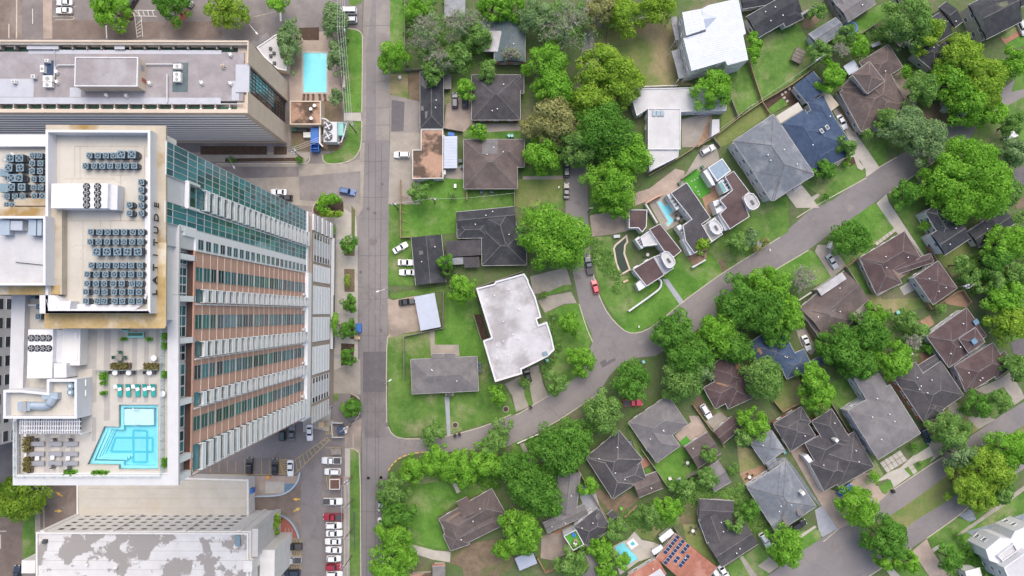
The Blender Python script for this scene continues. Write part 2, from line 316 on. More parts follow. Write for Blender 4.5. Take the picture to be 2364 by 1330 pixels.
# side street between the two tall buildings
sheet('side_street', 'F', [(430,378),(800,378),(830,368),(832,330),(842,330),(838,480),(826,500),(790,485),(760,480),(640,470),(430,430)], 5, 'concrete')
sheet('street_patch', 'F', [(690,408),(832,395),(832,470),(760,468),(692,462)], 6, 'asphalt_dark')
sheet('street_patch', 'F', [(450,385),(690,385),(690,408),(560,412),(450,405)], 6, 'asphalt_dark')
sheet('pavement', 'F', [(430,352),(715,352),(716,362),(706,374),(430,374)], 6, 'concrete')
sheet('planting_bed', 'F', [(520,366),(700,364),(700,372),(520,374)], 7, 'mulch')
sheet('planting_bed', 'R2', [(210,1122),(720,1122),(720,1188),(210,1188)], 7, 'mulch')
sheet('planting_bed', 'R2', [(772,1125),(872,1125),(872,1188),(772,1188)], 7, 'mulch')
sheet('lawn', 'R2', [(1148,1185),(1200,1180),(1290,1140),(1330,1060),(1335,935),(1443,930),(1440,1120),(1400,1200),(1330,1245),(1200,1262),(1155,1240)], 7, 'lawn')
kerb('R2', [(1148,1190),(1150,1240),(1200,1264),(1330,1248),(1405,1205),(1445,1120),(1447,930)])
kerb('R2', [(330,1258),(760,1255),(1010,1258),(1045,1240),(1050,1195)])
sheet('pavement', 'R2', [(1310,866),(1442,866),(1442,930),(1310,925)], 7, 'concrete_light')
sheet('lawn', 'R2', [(1330,220),(1395,222),(1440,245),(1452,290),(1445,862),(1315,862),(1310,400)], 7, 'lawn_bright')
kerb('R2', [(1330,222),(1400,225),(1445,250),(1455,300),(1447,865)])
sheet('lawn', 'R2', [(1350,-30),(1450,-30),(1440,25),(1400,42),(1352,40)], 7, 'lawn')
# hotel pool terrace
sheet('pool_terrace', 'R2', [(880,250),(1290,240),(1290,780),(895,775)], 6, 'concrete_pink')
sheet('paved_yard', 'R2', [(895,775),(1290,775),(1320,1160),(905,1160)], 6, 'soil')
sheet('planting_bed', 'R2', [(960,215),(1120,210),(1120,310),(1000,310)], 7, 'mulch')
# car park across the top
sheet('car_park', 'R1', [(480,185),(960,180),(960,350),(480,350)], 4, 'asphalt_brown')
sheet('car_park', 'R1', [(970,205),(2000,190),(2000,350),(970,350)], 4, 'asphalt_brown')
sheet('road', 'R1', [(-200,-50),(145,-50),(140,350),(-200,350)], 4, 'asphalt_brown')
sheet('pavement', 'R1', [(146,-50),(158,-50),(156,350),(144,350)], 5, 'kerb')
sheet('pavement', 'R1', [(158,-50),(205,-50),(200,350),(156,350)], 5, 'asphalt_brown')
sheet('pavement', 'R1', [(390,-50),(470,-50),(470,350),(390,350)], 4, 'concrete_pink')
for x, y0, y1 in ((82,220,345), (296,80,215)): strip('painted_line', 'R1', [(x,y0),(x,y1)], .15, 7, 'paint_white')
kerb('R1', [(480,150),(640,146),(675,160),(660,182),(500,182)], 1, .2)
kerb('R1', [(958,190),(965,350)], 0, .3, 'paint_white', .12)
sheet('tree_island', 'R1', [(1080,60),(1210,110),(1220,180),(1160,195),(1080,190)], 6, 'mulch', 1)
sheet('tree_island', 'R1', [(1560,170),(1680,90),(1720,95),(1700,150),(1600,230),(1540,235)], 6, 'copper_red', 1)
for pts in (((1135,60),(1215,130),(1240,345)), ((1160,75),(1225,100),(1275,150),(1290,335)), ((1225,95),(1400,95)), ((1220,145),(1415,148))): strip('painted_line', 'R1', pts, .14, 7, 'paint_white')
for i in range(5): strip('painted_line', 'R1', [(1232+i*2,225+i*27),(1275,185+i*34)], .13, 7, 'paint_white')
for i in range(4): strip('painted_line', 'R1', [(1250+i*42,100),(1262+i*42,142)], .13, 7, 'paint_white')
for i in range(4): strip('painted_line', 'R1', [(1150+i*20,62+i*18),(1140+i*22,95+i*18)], .12, 7, 'paint_white')
for x0, x1, y in ((640,685,62), (520,560,0)): strip('painted_line', 'R1', [(x0,y),(x1,y)], .12, 7, 'paint_white')
strip('painted_line', 'R2', [(622,130),(830,82)], .12, 7, 'paint_faded'); kerb('R2', [(824,82),(826,165)], 0, .5, 'paint_white')
# forecourt of the tower
sheet('forecourt', 'F', [(752,470),(790,478),(822,500),(826,560),(826,830),(832,905),(768,906),(758,1010),(700,1000),(690,520)], 5, 'concrete_light')
sheet('driveway', 'R6', [(1185,540),(1395,450),(1397,700),(1340,690),(1200,690)], 6, 'concrete')
sheet('planting_bed', 'R4', [(1200,580),(1240,510),(1320,470),(1440,500),(1445,650),(1220,652)], 7, 'mulch', 1)
kerb('R4', [(1220,655),(1195,600),(1225,530),(1300,480),(1440,498)], 1, .2)
for q in ([(1505,560),(1535,600),(1530,840),(1505,790)], [(1448,850),(1532,850),(1530,960),(1448,955)], [(1448,1060),(1530,1062),(1530,1242),(1450,1240)]): sheet('planting_bed', 'R4', q, 7, 'soil')
for q in ([(1320,20),(1365,20),(1362,120),(1330,130)], [(1325,180),(1355,180),(1352,310),(1325,310)], [(1262,340),(1355,345),(1350,470),(1262,500)], [(1330,695),(1395,740),(1395,850),(1300,850)]): sheet('planting_bed', 'R6', q, 7, 'mulch')
sheet('grate', 'R6', [(1210,415),(1258,415),(1258,448),(1210,448)], 8, 'grey'); sheet('grate', 'R4', [(1372,828),(1427,828),(1427,864),(1372,864)], 8, 'grey')
sheet('lawn', 'R6', [(1210,690),(1245,690),(1240,740),(1210,745)], 7, 'lawn')
kerb('R6', [(1365,0),(1358,440),(1330,490)], 1, .2); kerb('R6', [(1330,690),(1380,710),(1397,750),(1395,840),(1340,890),(1320,905)], 1, .25)
# lower car park
sheet('car_park', 'S1', [(-60,250),(60,230),(300,170),(530,160),(560,100),(830,150),(830,1500),(485,1500),(480,560),(440,470),(-330,480),(-330,270)], 5, 'asphalt_dark')
sheet('car_park_patch', 'S1', [(20,300),(200,170),(560,130),(620,240),(440,345),(340,320),(300,290),(260,350),(60,345)], 6, 'asphalt')
sheet('car_park_patch', 'S1', [(486,560),(660,380),(660,1500),(486,1500)], 6, 'asphalt')
sheet('pavement', 'S1', [(850,270),(893,270),(893,505),(850,505)], 7, 'concrete_light'); sheet('pavement', 'S1', [(838,505),(895,505),(893,1500),(838,1500)], 6, 'concrete')
sheet('driveway', 'S1', [(848,100),(900,60),(990,20),(975,300),(890,270),(848,265)], 7, 'concrete_pink'); strip('painted_line', 'S1', [(918,150),(918,265)], .2, 8, 'concrete_light')
sheet('lawn', 'S1', [(895,275),(930,275),(972,315),(975,1500),(890,1500),(893,500)], 8, 'lawn')
kerb('S1', [(895,268),(940,278),(978,318),(982,1500)], 1, .3)
kerb('S1', [(890,65),(950,25)], 0, .3)
sheet('drain_slot', 'S1', [(920,790),(932,790),(934,1120),(926,1120)], 9, 'dark_grey')
# hatching and stalls, yellow
def hatch(v, a, b_, c, d, n, lay=9, m='paint_yellow_faded', wd=.16):
    A, B, C, D = (Vector((*q, 0)) for q in (a, b_, c, d))
    L = lambda p, q: strip('painted_line', v, [tuple(p)[:2], tuple(q)[:2]], wd, lay, m)
    L(A, B); L(D, C)
    for i in range(n+1): L(A.lerp(B, i/n), D.lerp(C, min(1, (i+.6)/n)))
hatch('S1', (440,362), (700,180), (722,200), (438,480), 9); hatch('S1', (300,362), (372,362), (372,485), (300,485), 1); 
for i in range(7): strip('painted_line', 'S1', [(302,380+i*16),(370,365+i*18)], .13, 9, 'paint_yellow')
hatch('S1', (345,1018), (484,1018), (484,1052), (345,1052), 7); hatch('S1', (342,1120), (484,1120), (484,1160), (342,1160), 7); hatch('S1', (342,1232), (484,1232), (484,1275), (342,1275), 7)
hatch('S1', (695,500), (718,500), (718,600), (695,600), 1); hatch('S1', (690,70), (735,70), (735,150), (690,150), 3)
for x in (18, 92, 157, 228): strip('painted_line', 'S1', [(x,360),(x,485)], .13, 9, 'paint_yellow_faded')
for x in (-55,-125,-195,-265): strip('painted_line', 'S1', [(x,375),(x,470)], .13, 9, 'paint_yellow_faded')
strip('painted_line', 'S1', [(-300,485),(240,485)], .13, 9, 'paint_yellow_faded'); strip('painted_line', 'S1', [(735,178),(835,178)], .3, 9, 'paint_yellow')
strip('painted_line', 'S1', [(690,265),(825,265)], .13, 9, 'paint_yellow_faded')
def arrow(v, tail, tip, m='paint_yellow'):
    a, b_ = Q(v, *tail), Q(v, *tip); d = (b_-a); L = d.length; d.normalize(); n = Vector((-d.y, d.x, 0))
    pts = [a+n*.17, a+d*L*.45+n*.17, a+d*L*.45+n*.5, b_, a+d*L*.45-n*.5, a+d*L*.45-n*.17, a-n*.17]
    sheet('painted_arrow', None, pts, 10, m)
arrow('S1', (480,692), (415,692)); arrow('S1', (425,792), (482,762)); arrow('R8', (535,242), (475,205)); arrow('R8', (468,368), (532,368))
# garage ramp
sheet('ramp', 'S1', [(98,668),(300,668),(400,640),(470,570),(484,560),(486,960),(470,930),(400,850),(300,800),(98,795)], 8, 'asphalt_brown')
sheet('paving', 'S1', [(98,500),(450,500),(470,470),(470,540),(400,620),(300,660),(98,660)], 8, 'concrete_pink')
sheet('paving', 'S1', [(190,545),(345,545),(345,640),(190,640)], 9, 'concrete_light'); sheet('paving', 'S1', [(350,562),(435,562),(410,605),(345,640)], 9, 'glass_sky')
for pts in ([(482,465),(468,540),(400,620),(310,658),(98,662)], [(98,800),(290,803),(390,850),(450,930),(475,1010)]):
    p = smooth(QL('S1', pts), 2, False); bb = MB(); bb.prism(ribbon(p, .45), 0, 1.0); tag(bb.build('ramp_wall', 'duct'), 'low curved grey wall along the '+('upper' if pts[0][0] == 482 else 'lower')+' side of the garage ramp', 'wall')
sheet('brick_paving', 'S1', [(300,815),(390,860),(445,930),(465,1008),(310,1008)], 9, 'copper_red'); sheet('paving', 'S1', [(200,850),(262,830),(262,1000),(200,1000)], 9, 'concrete')
sheet('pavement', 'S1', [(190,1000),(340,1010),(340,1500),(235,1500),(240,1060)], 8, 'concrete')
# lower left corner
sheet('road', 'R8', [(-300,420),(190,400),(190,1100),(-300,1100)], 4, 'asphalt_brown'); sheet('lawn', 'R8', [(200,400),(298,380),(298,750),(195,780),(188,600)], 6, 'lawn')
sheet('road', 'R8', [(345,150),(650,150),(650,400),(580,440),(380,520),(340,500)], 5, 'asphalt_brown'); sheet('pavement', 'R8', [(300,370),(345,370),(345,560),(300,560)], 6, 'concrete')
kerb('R8', [(375,150),(378,510)], 0, .25); strip('painted_line', 'R8', [(0,540),(55,540)], .15, 7, 'paint_white'); strip('painted_line', 'R8', [(6,570),(6,690)], .15, 7, 'paint_white')
sheet('lawn', 'R1', [(0,1080),(110,1100),(330,1215),(0,1215)], 6, 'lawn_bright')
# --- suburb: streets
lane = [(1360,-60),(1345,110),(1318,240),(1306,380),(1306,500),(1314,590),(1327,650),(1337,700),(1352,750),(1368,790),(1360,810),(1349,845),(1339,866),(1303,889),(1266,913),(1200,953),(1120,983),(1039,1005),(970,1014),(925,1014),(905,1003),(896,985),
 (889,985),(889,1180),(896,1090),(907,1072),(916,1062),(945,1050),(991,1044),(1067,1042),(1175,1030),(1253,992),(1300,965),(1381,910),(1405,870),(1424,850),(1468,826),(1513,822),(1640,742),(1781,628),(1866,577),(1920,537),(2049,447),(2138,384),(2290,285),(2420,190),
 (2420,130),(2300,215),(2160,310),(2070,362),(2025,388),(1920,463),(1881,475),(1800,547),(1744,582),(1673,626),(1577,695),(1524,740),(1490,763),(1459,770),(1435,760),(1405,728),(1385,690),(1370,640),(1362,590),(1358,500),(1357,400),(1372,240),(1385,110),(1392,-60)]
sheet('street', 'F', lane, 4, 'asphalt')
sheet('road_patch', 'S8', [(700,710),(745,680),(768,708),(785,690),(835,668),(843,690),(725,758)], 5, 'patch')
sheet('boulevard', 'F', [(1750,1345),(1790,1317),(1847,1274),(1931,1222),(2000,1172),(2064,1127),(2161,1063),(2248,1002),(2317,955),(2420,895),(2420,1040),(2364,1082),(2242,1164),(2209,1194),(2139,1242),(2056,1298),(1990,1345)], 4, 'asphalt')
sheet('median_lawn', 'U1', [(330,1000),(370,930),(600,805),(1000,520),(1250,330),(1900,-60),(1900,90),(1668,270),(1110,660),(680,920),(660,1010),(560,1090),(430,1112),(350,1085)], 6, 'lawn_dry', 1)
kerb('F', [(896,985),(905,1003),(925,1013),(970,1013)], 1, .3); kerb('F', [(893,975),(892,900),(893,780),(900,774)], 1, .28)
# kerbs
kerb('F', [(1337,702),(1352,752),(1368,790)], 1); kerb('F', [(1362,590),(1370,640),(1385,690),(1405,728),(1435,760),(1459,771),(1490,764),(1524,741),(1577,696),(1640,650),(1673,627),(1744,583),(1800,548)], 1)
kerb('F', [(1266,914),(1200,954),(1190,958)], 1); kerb('F', [(1253,991),(1300,964),(1381,909)], 1); kerb('F', [(1180,957),(1120,984),(1039,1006),(990,1013)], 1)
kerb('F', [(1839,503),(1881,476),(2000,411)], 1); kerb('F', [(2026,388),(2070,363)], 1); kerb('F', [(2052,446),(2138,385),(2200,345)], 1); kerb('F', [(1781,628),(1866,578)], 1)
kerb('U1', [(860,1015),(1110,840),(1230,735)], 1); kerb('U1', [(380,1330),(560,1215),(730,1100)], 1); kerb('U1', [(590,605),(940,372),(1000,345)], 1); kerb('U1', [(130,935),(0,1045)], 1)
for i in range(8):    # broken yellow kerb line
    t = [(897,1086),(903,1076),(910,1068),(919,1060),(930,1054),(943,1049),(957,1046),(972,1044),(988,1043)]
    a, b_ = t[i], t[i+1]; strip('painted_line', 'F', [a, (a[0]*.35+b_[0]*.65, a[1]*.35+b_[1]*.65)], .32, 9, 'paint_yellow')
# --- suburb: lawns, yards, drives
for v, pts, m, lay in [
 ('S2',[(325,-40),(460,-40),(460,660),(340,670),(325,400)],'lawn_bright',5),
 ('S2',[(460,-40),(1300,-40),(1300,640),(460,640)],'ground',4),
 ('S2',[(320,690),(490,690),(490,940),(320,870)],'lawn_dry',5), ('S2',[(490,690),(610,670),(610,960),(500,950)],'soil',5),
 ('S2',[(325,880),(610,950),(610,1240),(325,1235)],'asphalt_old',5), ('S2',[(340,930),(460,950),(450,1220),(335,1225)],'patch',6),
 ('S2',[(325,1235),(610,1235),(600,1900),(310,1900)],'concrete',6),
 ('S2',[(860,870),(1085,880),(1090,1150),(1010,1230),(825,1200)],'concrete_pink',6), ('S2',[(820,830),(900,830),(880,960),(830,980)],'lawn',6),
 ('S2',[(890,690),(1090,690),(1085,880),(890,870)],'lawn',6), ('S2',[(1010,1210),(1540,1150),(1540,1330),(1000,1330)],'lawn',5), ('S2',[(1080,1150),(1540,1150),(1540,1215),(1240,1230),(1080,1225)],'concrete',6),
 ('S3',[(100,478),(190,478),(190,940),(290,940),(300,1330),(90,1330)],'lawn',5), ('S3',[(195,470),(720,440),(1110,550),(1110,700),(640,740),(640,900),(280,940),(195,940)],'lawn_bright',5), ('S3',[(720,560),(1115,560),(1115,690),(700,720)],'lawn',6),
 ('S3',[(1130,470),(1500,470),(1500,700),(1200,690),(1120,690)],'lawn',5), ('S3',[(540,380),(700,360),(700,470),(540,460)],'concrete',6),
 ('S3',[(1180,445),(1500,440),(1500,470),(1180,472)],'concrete',7),
 ('S4',[(130,200),(600,130),(600,160),(560,190),(540,180),(160,245)],'lawn',5), ('S4',[(120,235),(160,250),(335,215),(375,490),(245,512),(125,550)],'concrete_pink',6),
 ('S4',[(115,560),(160,530),(560,470),(560,170),(800,120),(870,560),(960,900),(1040,910),(1130,1120),(1100,1160),(620,1300),(200,1330),(150,1280),(125,1180)],'lawn',5),
 ('S4',[(600,200),(820,230),(840,340),(870,700),(690,690),(690,600),(480,600),(490,490),(600,480)],'lawn_bright',6), ('S4',[(800,360),(860,360),(920,555),(850,560)],'mulch',7),
 ('S4',[(452,490),(490,490),(490,600),(680,600),(685,690),(460,690)],'concrete',8), ('S4',[(568,1010),(605,1008),(615,1312),(588,1314)],'paver_grey',8),
 ('S4',[(1040,910),(1160,850),(1200,950),(1230,1090),(1130,1130),(1100,1000)],'concrete',8), ('S4',[(1240,780),(1310,760),(1340,900),(1385,1005),(1265,1075),(1240,950)],'concrete',8),
 ('S4',[(1165,850),(1240,850),(1240,950),(1262,1080),(1235,1085),(1205,1030)],'lawn',8),
 ('S7',[(160,1140),(470,1060),(515,1210),(300,1280),(190,1290)],'concrete',6), ('S7',[(240,1310),(300,1280),(450,1210),(505,1210),(515,1245),(330,1300)],'lawn_bright',7), ('S8',[(160,170),(230,130),(450,90),(500,190),(390,195),(220,275),(200,240)],'concrete',6),
 ('S8',[(220,280),(400,200),(510,190),(640,480),(600,600),(530,820),(390,910),(250,1000),(200,800),(320,640)],'lawn',5), ('S8',[(300,240),(500,195),(620,480),(560,560),(480,480)],'lawn_bright',6),
 ('S7',[(50,310),(445,310),(440,500),(100,560),(30,540)],'lawn_dry',5), ('S7',[(100,210),(450,180),(445,280),(100,282)],'lawn',5), ('S7',[(105,285),(445,282),(445,310),(105,313)],'concrete',7),
 ('S7',[(670,620),(820,590),(990,600),(1000,750),(860,780),(690,800)],'concrete_pink',5), ('S7',[(660,300),(1000,420),(980,630),(820,585),(680,615)],'lawn',5),
 ('S7',[(1010,440),(1180,390),(1400,220),(1478,240),(1478,420),(1330,440),(1150,500),(1000,560)],'concrete_pink',6),
 ('S7',[(690,800),(860,800),(880,950),(940,1140),(1060,1130),(1200,1330),(800,1330),(720,1100)],'lawn',5),
 ('S8',[(700,100),(900,0),(1270,0),(1400,195),(1230,345),(1050,440),(980,455),(900,410),(780,240)],'lawn_bright',5), ('S8',[(700,100),(920,0),(1020,220),(960,270),(820,230)],'lawn',6),
 ('S8',[(1250,-20),(1300,-20),(1440,180),(1400,200)],'paver_grey',8),
 ('T3',[(510,1060),(640,870),(900,780),(1250,860),(1000,1010),(670,1250)],'lawn_bright',5), ('T3',[(850,850),(1100,640),(1280,450),(1500,420),(1500,700),(1240,855),(1000,1005),(900,900)],'lawn',6), ('T3',[(945,930),(990,910),(1030,1000),(980,1030)],'soil',7),
 ('T3',[(380,450),(640,330),(830,20),(930,20),(960,130),(660,320),(500,400)],'concrete',5),
 ('T3',[(820,430),(890,390),(850,280),(930,330),(980,400),(870,590)],'wood_orange',7), ('T3',[(660,285),(780,200),(890,380),(810,440)],'turf',8), ('T3',[(400,470),(560,400),(690,600),(600,660),(540,690),(480,620)],'concrete',7),
 ('T3',[(720,890),(850,820),(860,900),(750,970)],'wood_orange',7), ('T3',[(640,830),(720,900),(740,960),(700,900)],'brick',6),
 ('S6',[(720,-40),(750,-40),(755,435),(710,420),(710,200)],'concrete',6), ('S6',[(755,250),(870,270),(870,470),(755,430)],'lawn_dry',5), ('S6',[(870,260),(1400,100),(1486,480),(1486,780),(1100,780),(875,470)],'lawn_dry',5),
 ('T2',[(0,200),(110,130),(180,420),(120,460),(200,720),(330,770),(0,780)],'lawn_dry',5), ('T2',[(640,680),(820,560),(860,690),(940,920),(730,1060),(650,860)],'lawn',5),
 ('T2',[(780,300),(900,340),(1250,210),(1400,430),(1430,590),(935,910),(860,690),(820,560)],'lawn',5), ('T2',[(1300,180),(1410,90),(1540,100),(1380,260),(1300,250)],'soil',6),
 ('T2',[(500,1240),(940,930),(1010,1030),(640,1290),(560,1330)],'lawn_dry',5), ('T2',[(560,1010),(650,880),(720,1060),(560,1190)],'lawn_dry',5),
 ('T2',[(950,930),(1210,770),(1300,930),(1170,960),(1020,1030)],'mulch',5), ('T2',[(980,990),(1120,885),(1170,945),(1020,1030)],'lawn',7), ('T2',[(210,1080),(480,1010),(480,1230),(350,1330),(210,1330)],'concrete',5),
 ('T2',[(480,1010),(475,1230),(350,1330),(440,1100)],'wood_orange',6),
 ('U2',[(630,1180),(780,1095),(880,1220),(960,1330),(740,1330)],'concrete_light',6), ('U2',[(800,1100),(900,1020),(1150,920),(1290,830),(1400,960),(1410,1030),(1000,1300),(930,1310),(880,1230),(940,1190)],'lawn',5), ('U2',[(870,1235),(950,1190),(965,1215),(890,1270)],'concrete_light',7),
 ('U2',[(1330,690),(1400,650),(1600,600),(1600,900),(1540,945),(1470,910)],'lawn',5), ('U2',[(1205,575),(1300,600),(1540,945),(1410,1035),(1405,960),(1290,780)],'concrete_light',6),
 ('U2',[(1075,890),(1210,800),(1300,790),(1340,830),(1345,890),(1395,940),(1370,970),(1330,950),(1290,850),(1210,850),(1140,930)],'concrete_light',7), ('U2',[(1205,860),(1290,840),(1310,900),(1260,935),(1210,915)],'mulch',8),
 ('U2',[(1130,380),(1160,365),(1370,620),(1330,660)],'soil',5), ('U2',[(1090,400),(1130,380),(1320,650),(1240,640)],'concrete',6),
 ('T7',[(0,780),(370,530),(430,560),(570,740),(350,910),(320,960),(120,1080),(0,850)],'lawn_bright',5), ('T7',[(390,530),(480,450),(500,520),(810,985),(790,995),(640,775),(580,800)],'concrete_light',6),
 ('T7',[(490,445),(720,285),(880,520),(760,600),(800,680),(900,900),(800,960),(510,510)],'lawn',5), ('T7',[(725,280),(745,275),(920,545),(880,520)],'concrete',7), ('T7',[(745,270),(1000,100),(1400,400),(1400,620),(950,560)],'lawn',4),
 ('T7',[(890,900),(1220,850),(1290,960),(1200,1080),(1060,1180),(940,1030)],'lawn_dry',5), ('T7',[(120,1090),(240,1010),(390,1330),(230,1330)],'lawn',5), ('T7',[(0,880),(130,1080),(0,1180)],'concrete',5),
 ('T7',[(1280,600),(1440,640),(1360,700),(1300,690)],'asphalt_dark',6), ('T7',[(1570,250),(1720,180),(1720,370),(1620,370)],'patch',6), ('T7',[(1560,480),(1720,470),(1720,560),(1620,580)],'soil',5),
 ('T7',[(1580,1180),(1720,1050),(1720,1300),(1640,1260)],'concrete_pink',5),
 ('T4',[(670,245),(985,58),(1040,90),(1180,300),(1100,350),(880,400)],'lawn_bright',5), ('T4',[(1040,75),(1060,20),(1180,20),(1290,210),(1180,300),(1060,110)],'concrete',6), ('T4',[(1190,60),(1300,60),(1500,130),(1300,210)],'lawn',5),
 ('T4',[(870,720),(940,700),(1050,900),(1010,960),(930,900)],'concrete',6), ('T4',[(940,650),(1120,930),(1090,950),(1020,860),(930,700)],'soil',5), ('T4',[(750,1180),(900,1130),(950,1330),(740,1330)],'lawn_dry',5), ('T4',[(1170,1200),(1300,1140),(1400,1330),(1170,1330)],'lawn',5),
 ('T5',[(550,130),(700,20),(800,130),(700,170),(600,210)],'lawn_dry',5), ('T5',[(740,170),(940,130),(950,190),(810,275)],'lawn',5), ('T5',[(30,95),(110,85),(230,240),(210,250),(100,270),(0,170)],'soil',5), ('T5',[(45,95),(100,80),(210,230),(160,225)],'lawn',6),
 ('T5',[(85,270),(140,330),(235,250),(180,210)],'concrete',7), ('T5',[(480,530),(630,520),(700,600),(980,1010),(940,1030),(860,850),(660,620)],'roof_blue',5),
 ('T5',[(830,880),(880,850),(985,1005),(880,1065),(860,1030)],'paver_grey',7), ('T5',[(665,480),(765,425),(810,490),(760,540),(880,720),(1000,760),(1120,650),(1241,660),(1241,800),(1040,830),(1000,920),(985,1000),(870,840)],'concrete_pink',6),
 ('T5',[(300,440),(480,480),(500,590),(360,720),(320,640)],'lawn_dry',5), ('T5',[(320,630),(480,570),(510,620),(370,720)],'wood_orange',7), ('T5',[(160,760),(340,700),(540,1030),(460,1090),(330,950)],'lawn',5),
 ('T5',[(230,1270),(450,1120),(560,1240),(500,1330),(260,1330)],'lawn',5), ('T5',[(315,1200),(340,1190),(400,1280),(440,1330),(390,1330)],'concrete',7), ('T5',[(440,1260),(520,1200),(590,1260),(520,1310)],'concrete',7),
 ('T5',[(690,1040),(830,1000),(870,1030),(870,1075),(740,1160)],'lawn_bright',7), ('T5',[(720,1055),(830,985),(842,995),(735,1070)],'concrete_light',8), ('T5',[(1020,830),(1165,745),(1185,765),(1040,850)],'concrete',8),
 ('T5',[(1020,830),(1030,770),(1090,725),(1165,742)],'lawn_dry',7),
 ('U1',[(280,480),(400,470),(440,580),(560,600),(590,605),(480,700),(350,840),(130,940),(0,640),(100,640),(230,590)],'concrete_pink',5), ('U1',[(435,550),(540,470),(640,430),(780,300),(890,250),(930,210),(1020,290),(580,600),(540,520)],'concrete_light',6),
 ('U1',[(460,590),(555,525),(585,590),(520,650),(490,640)],'lawn_bright',8), ('U1',[(670,440),(740,400),(830,370),(920,330),(880,390),(740,510)],'lawn',8), ('U1',[(690,260),(830,180),(870,260),(760,330)],'lawn',7), ('U1',[(390,420),(430,360),(500,490),(440,550)],'lawn',7),
 ('U1',[(880,230),(960,200),(1030,300),(930,350),(880,260)],'concrete',7), ('U1',[(880,60),(1000,0),(1400,0),(1280,120),(1000,290),(960,200)],'lawn_dry',5), ('U1',[(1200,20),(1300,-20),(1430,30),(1290,110)],'concrete',6),
 ('U1',[(740,1120),(860,1020),(900,1110),(1050,1330),(880,1330)],'concrete_pink',6), ('U1',[(870,1010),(1110,845),(1200,870),(1360,760),(1720,600),(1720,1330),(1060,1330),(900,1100)],'lawn',5), ('U1',[(930,1120),(1100,1030),(1200,1150),(1000,1240)],'lawn_bright',6),
 ('U1',[(560,1215),(720,1120),(780,1180),(870,1330),(620,1330)],'lawn',6), ('U1',[(900,1105),(955,1070),(975,1090),(915,1130)],'concrete_light',8),
 ('U1',[(1100,990),(1300,850),(1500,700),(1720,540),(1720,580),(1520,730),(1320,870),(1120,1005)],'concrete',8), ('U1',[(1130,830),(1230,760),(1270,860),(1210,880)],'gravel_blue',7), ('U1',[(1190,960),(1500,870),(1668,810),(1720,820),(1720,900),(1500,1010),(1360,1030),(1250,1000)],'gravel_blue',7),
 ('U1',[(500,1250),(540,1225),(640,1330),(560,1330)],'concrete_light',8), ('U1',[(1000,1240),(1080,1215),(1120,1280),(1040,1330)],'concrete_pink',7),
 ('S5',[(330,350),(980,300),(1100,560),(1060,600),(800,700),(620,800),(620,880),(740,1110),(590,1110),(380,1060),(330,800),(240,500)],'lawn',5), ('S5',[(330,560),(700,520),(800,700),(620,830),(720,1100),(400,1050)],'lawn_bright',6),
 ('S5',[(340,1060),(380,1052),(600,1110),(740,1125),(735,1212),(590,1190),(420,1135)],'concrete_light',8), ('S5',[(740,1125),(960,1040),(1170,1010),(1290,1200),(1230,1290),(1100,1360),(860,1360),(840,1260),(735,1215)],'soil',6),
 ('S5',[(755,545),(785,535),(825,610),(795,625)],'concrete_light',8), ('S5',[(1330,200),(1365,190),(1455,385),(1425,400)],'concrete',8), ('S5',[(1260,200),(1480,120),(1552,250),(1450,420),(1250,330)],'lawn',5),
 ('T1',[(0,190),(100,160),(60,430),(0,440)],'lawn',5), ('T1',[(800,60),(830,60),(940,260),(980,330),(920,350)],'lawn',6), ('T1',[(1330,0),(1410,0),(1490,140),(1300,270),(1210,160),(1350,50)],'concrete_pink',6), ('T1',[(1255,215),(1310,165),(1350,215),(1280,250)],'turf',8),
 ('T1',[(1070,390),(1270,260),(1420,440),(1170,605),(1040,420)],'lawn_bright',6), ('T1',[(840,460),(960,340),(1010,400),(880,490)],'brick',6), ('T1',[(890,500),(1000,430),(1030,470),(910,540)],'lawn',7),
 ('T1',[(540,580),(720,690),(850,610),(920,700),(780,800),(660,780),(560,660)],'soil',6), ('T1',[(770,800),(1110,720),(1500,500),(1582,650),(1300,740),(1250,900),(1100,930),(880,960),(830,950)],'lawn',5), ('T1',[(870,960),(960,880),(1100,940),(1030,1040),(940,1010)],'lawn_dry',6),
 ('T1',[(1240,740),(1400,720),(1450,800),(1360,900),(1260,900)],'soil',6), ('T1',[(1280,900),(1420,900),(1460,1040),(1560,1240),(1440,1250),(1320,1070)],'lawn_dry',5),
 ('T1',[(110,1000),(300,940),(370,1120),(200,1200),(100,1180)],'concrete_pink',6), ('T1',[(200,970),(370,890),(380,930),(230,980)],'brick',7), ('T1',[(420,560),(560,640),(600,780),(480,800),(430,680)],'paver_grey',6),
 ('T1',[(705,1080),(820,1030),(880,960),(940,1030),(1040,1050),(1100,1080),(1030,1170),(910,1210),(760,1320),(700,1160)],'concrete_light',7),
 ('T8',[(300,40),(420,30),(500,190),(900,170),(880,260),(640,300),(440,310)],'lawn_dry',5), ('T8',[(650,90),(760,20),(800,100),(690,155)],'deck_tile_grey',7), ('T8',[(1010,190),(1180,110),(1260,220),(1220,260),(1060,230)],'wood_orange',6), ('T8',[(820,380),(910,320),(950,400),(900,430)],'wood_orange',6),
 ('T8',[(580,560),(780,480),(880,600),(800,680),(640,650)],'lawn',5), ('T8',[(800,640),(940,650),(1000,700),(860,740)],'soil',6), ('T8',[(110,900),(180,840),(320,1040),(160,1130),(60,1050)],'lawn',6), ('T8',[(530,830),(580,830),(850,1230),(800,1220)],'brick',6),
 ('T8',[(880,1260),(1090,1100),(1150,1060),(1230,1200),(960,1330),(860,1330)],'lawn_dry',6), ('T8',[(1060,1100),(1130,1060),(1200,1200),(1090,1190)],'concrete',7), ('T8',[(1290,960),(1500,870),(1590,810),(1690,960),(1720,1030),(1630,1090),(1540,940),(1390,1000)],'concrete',6),
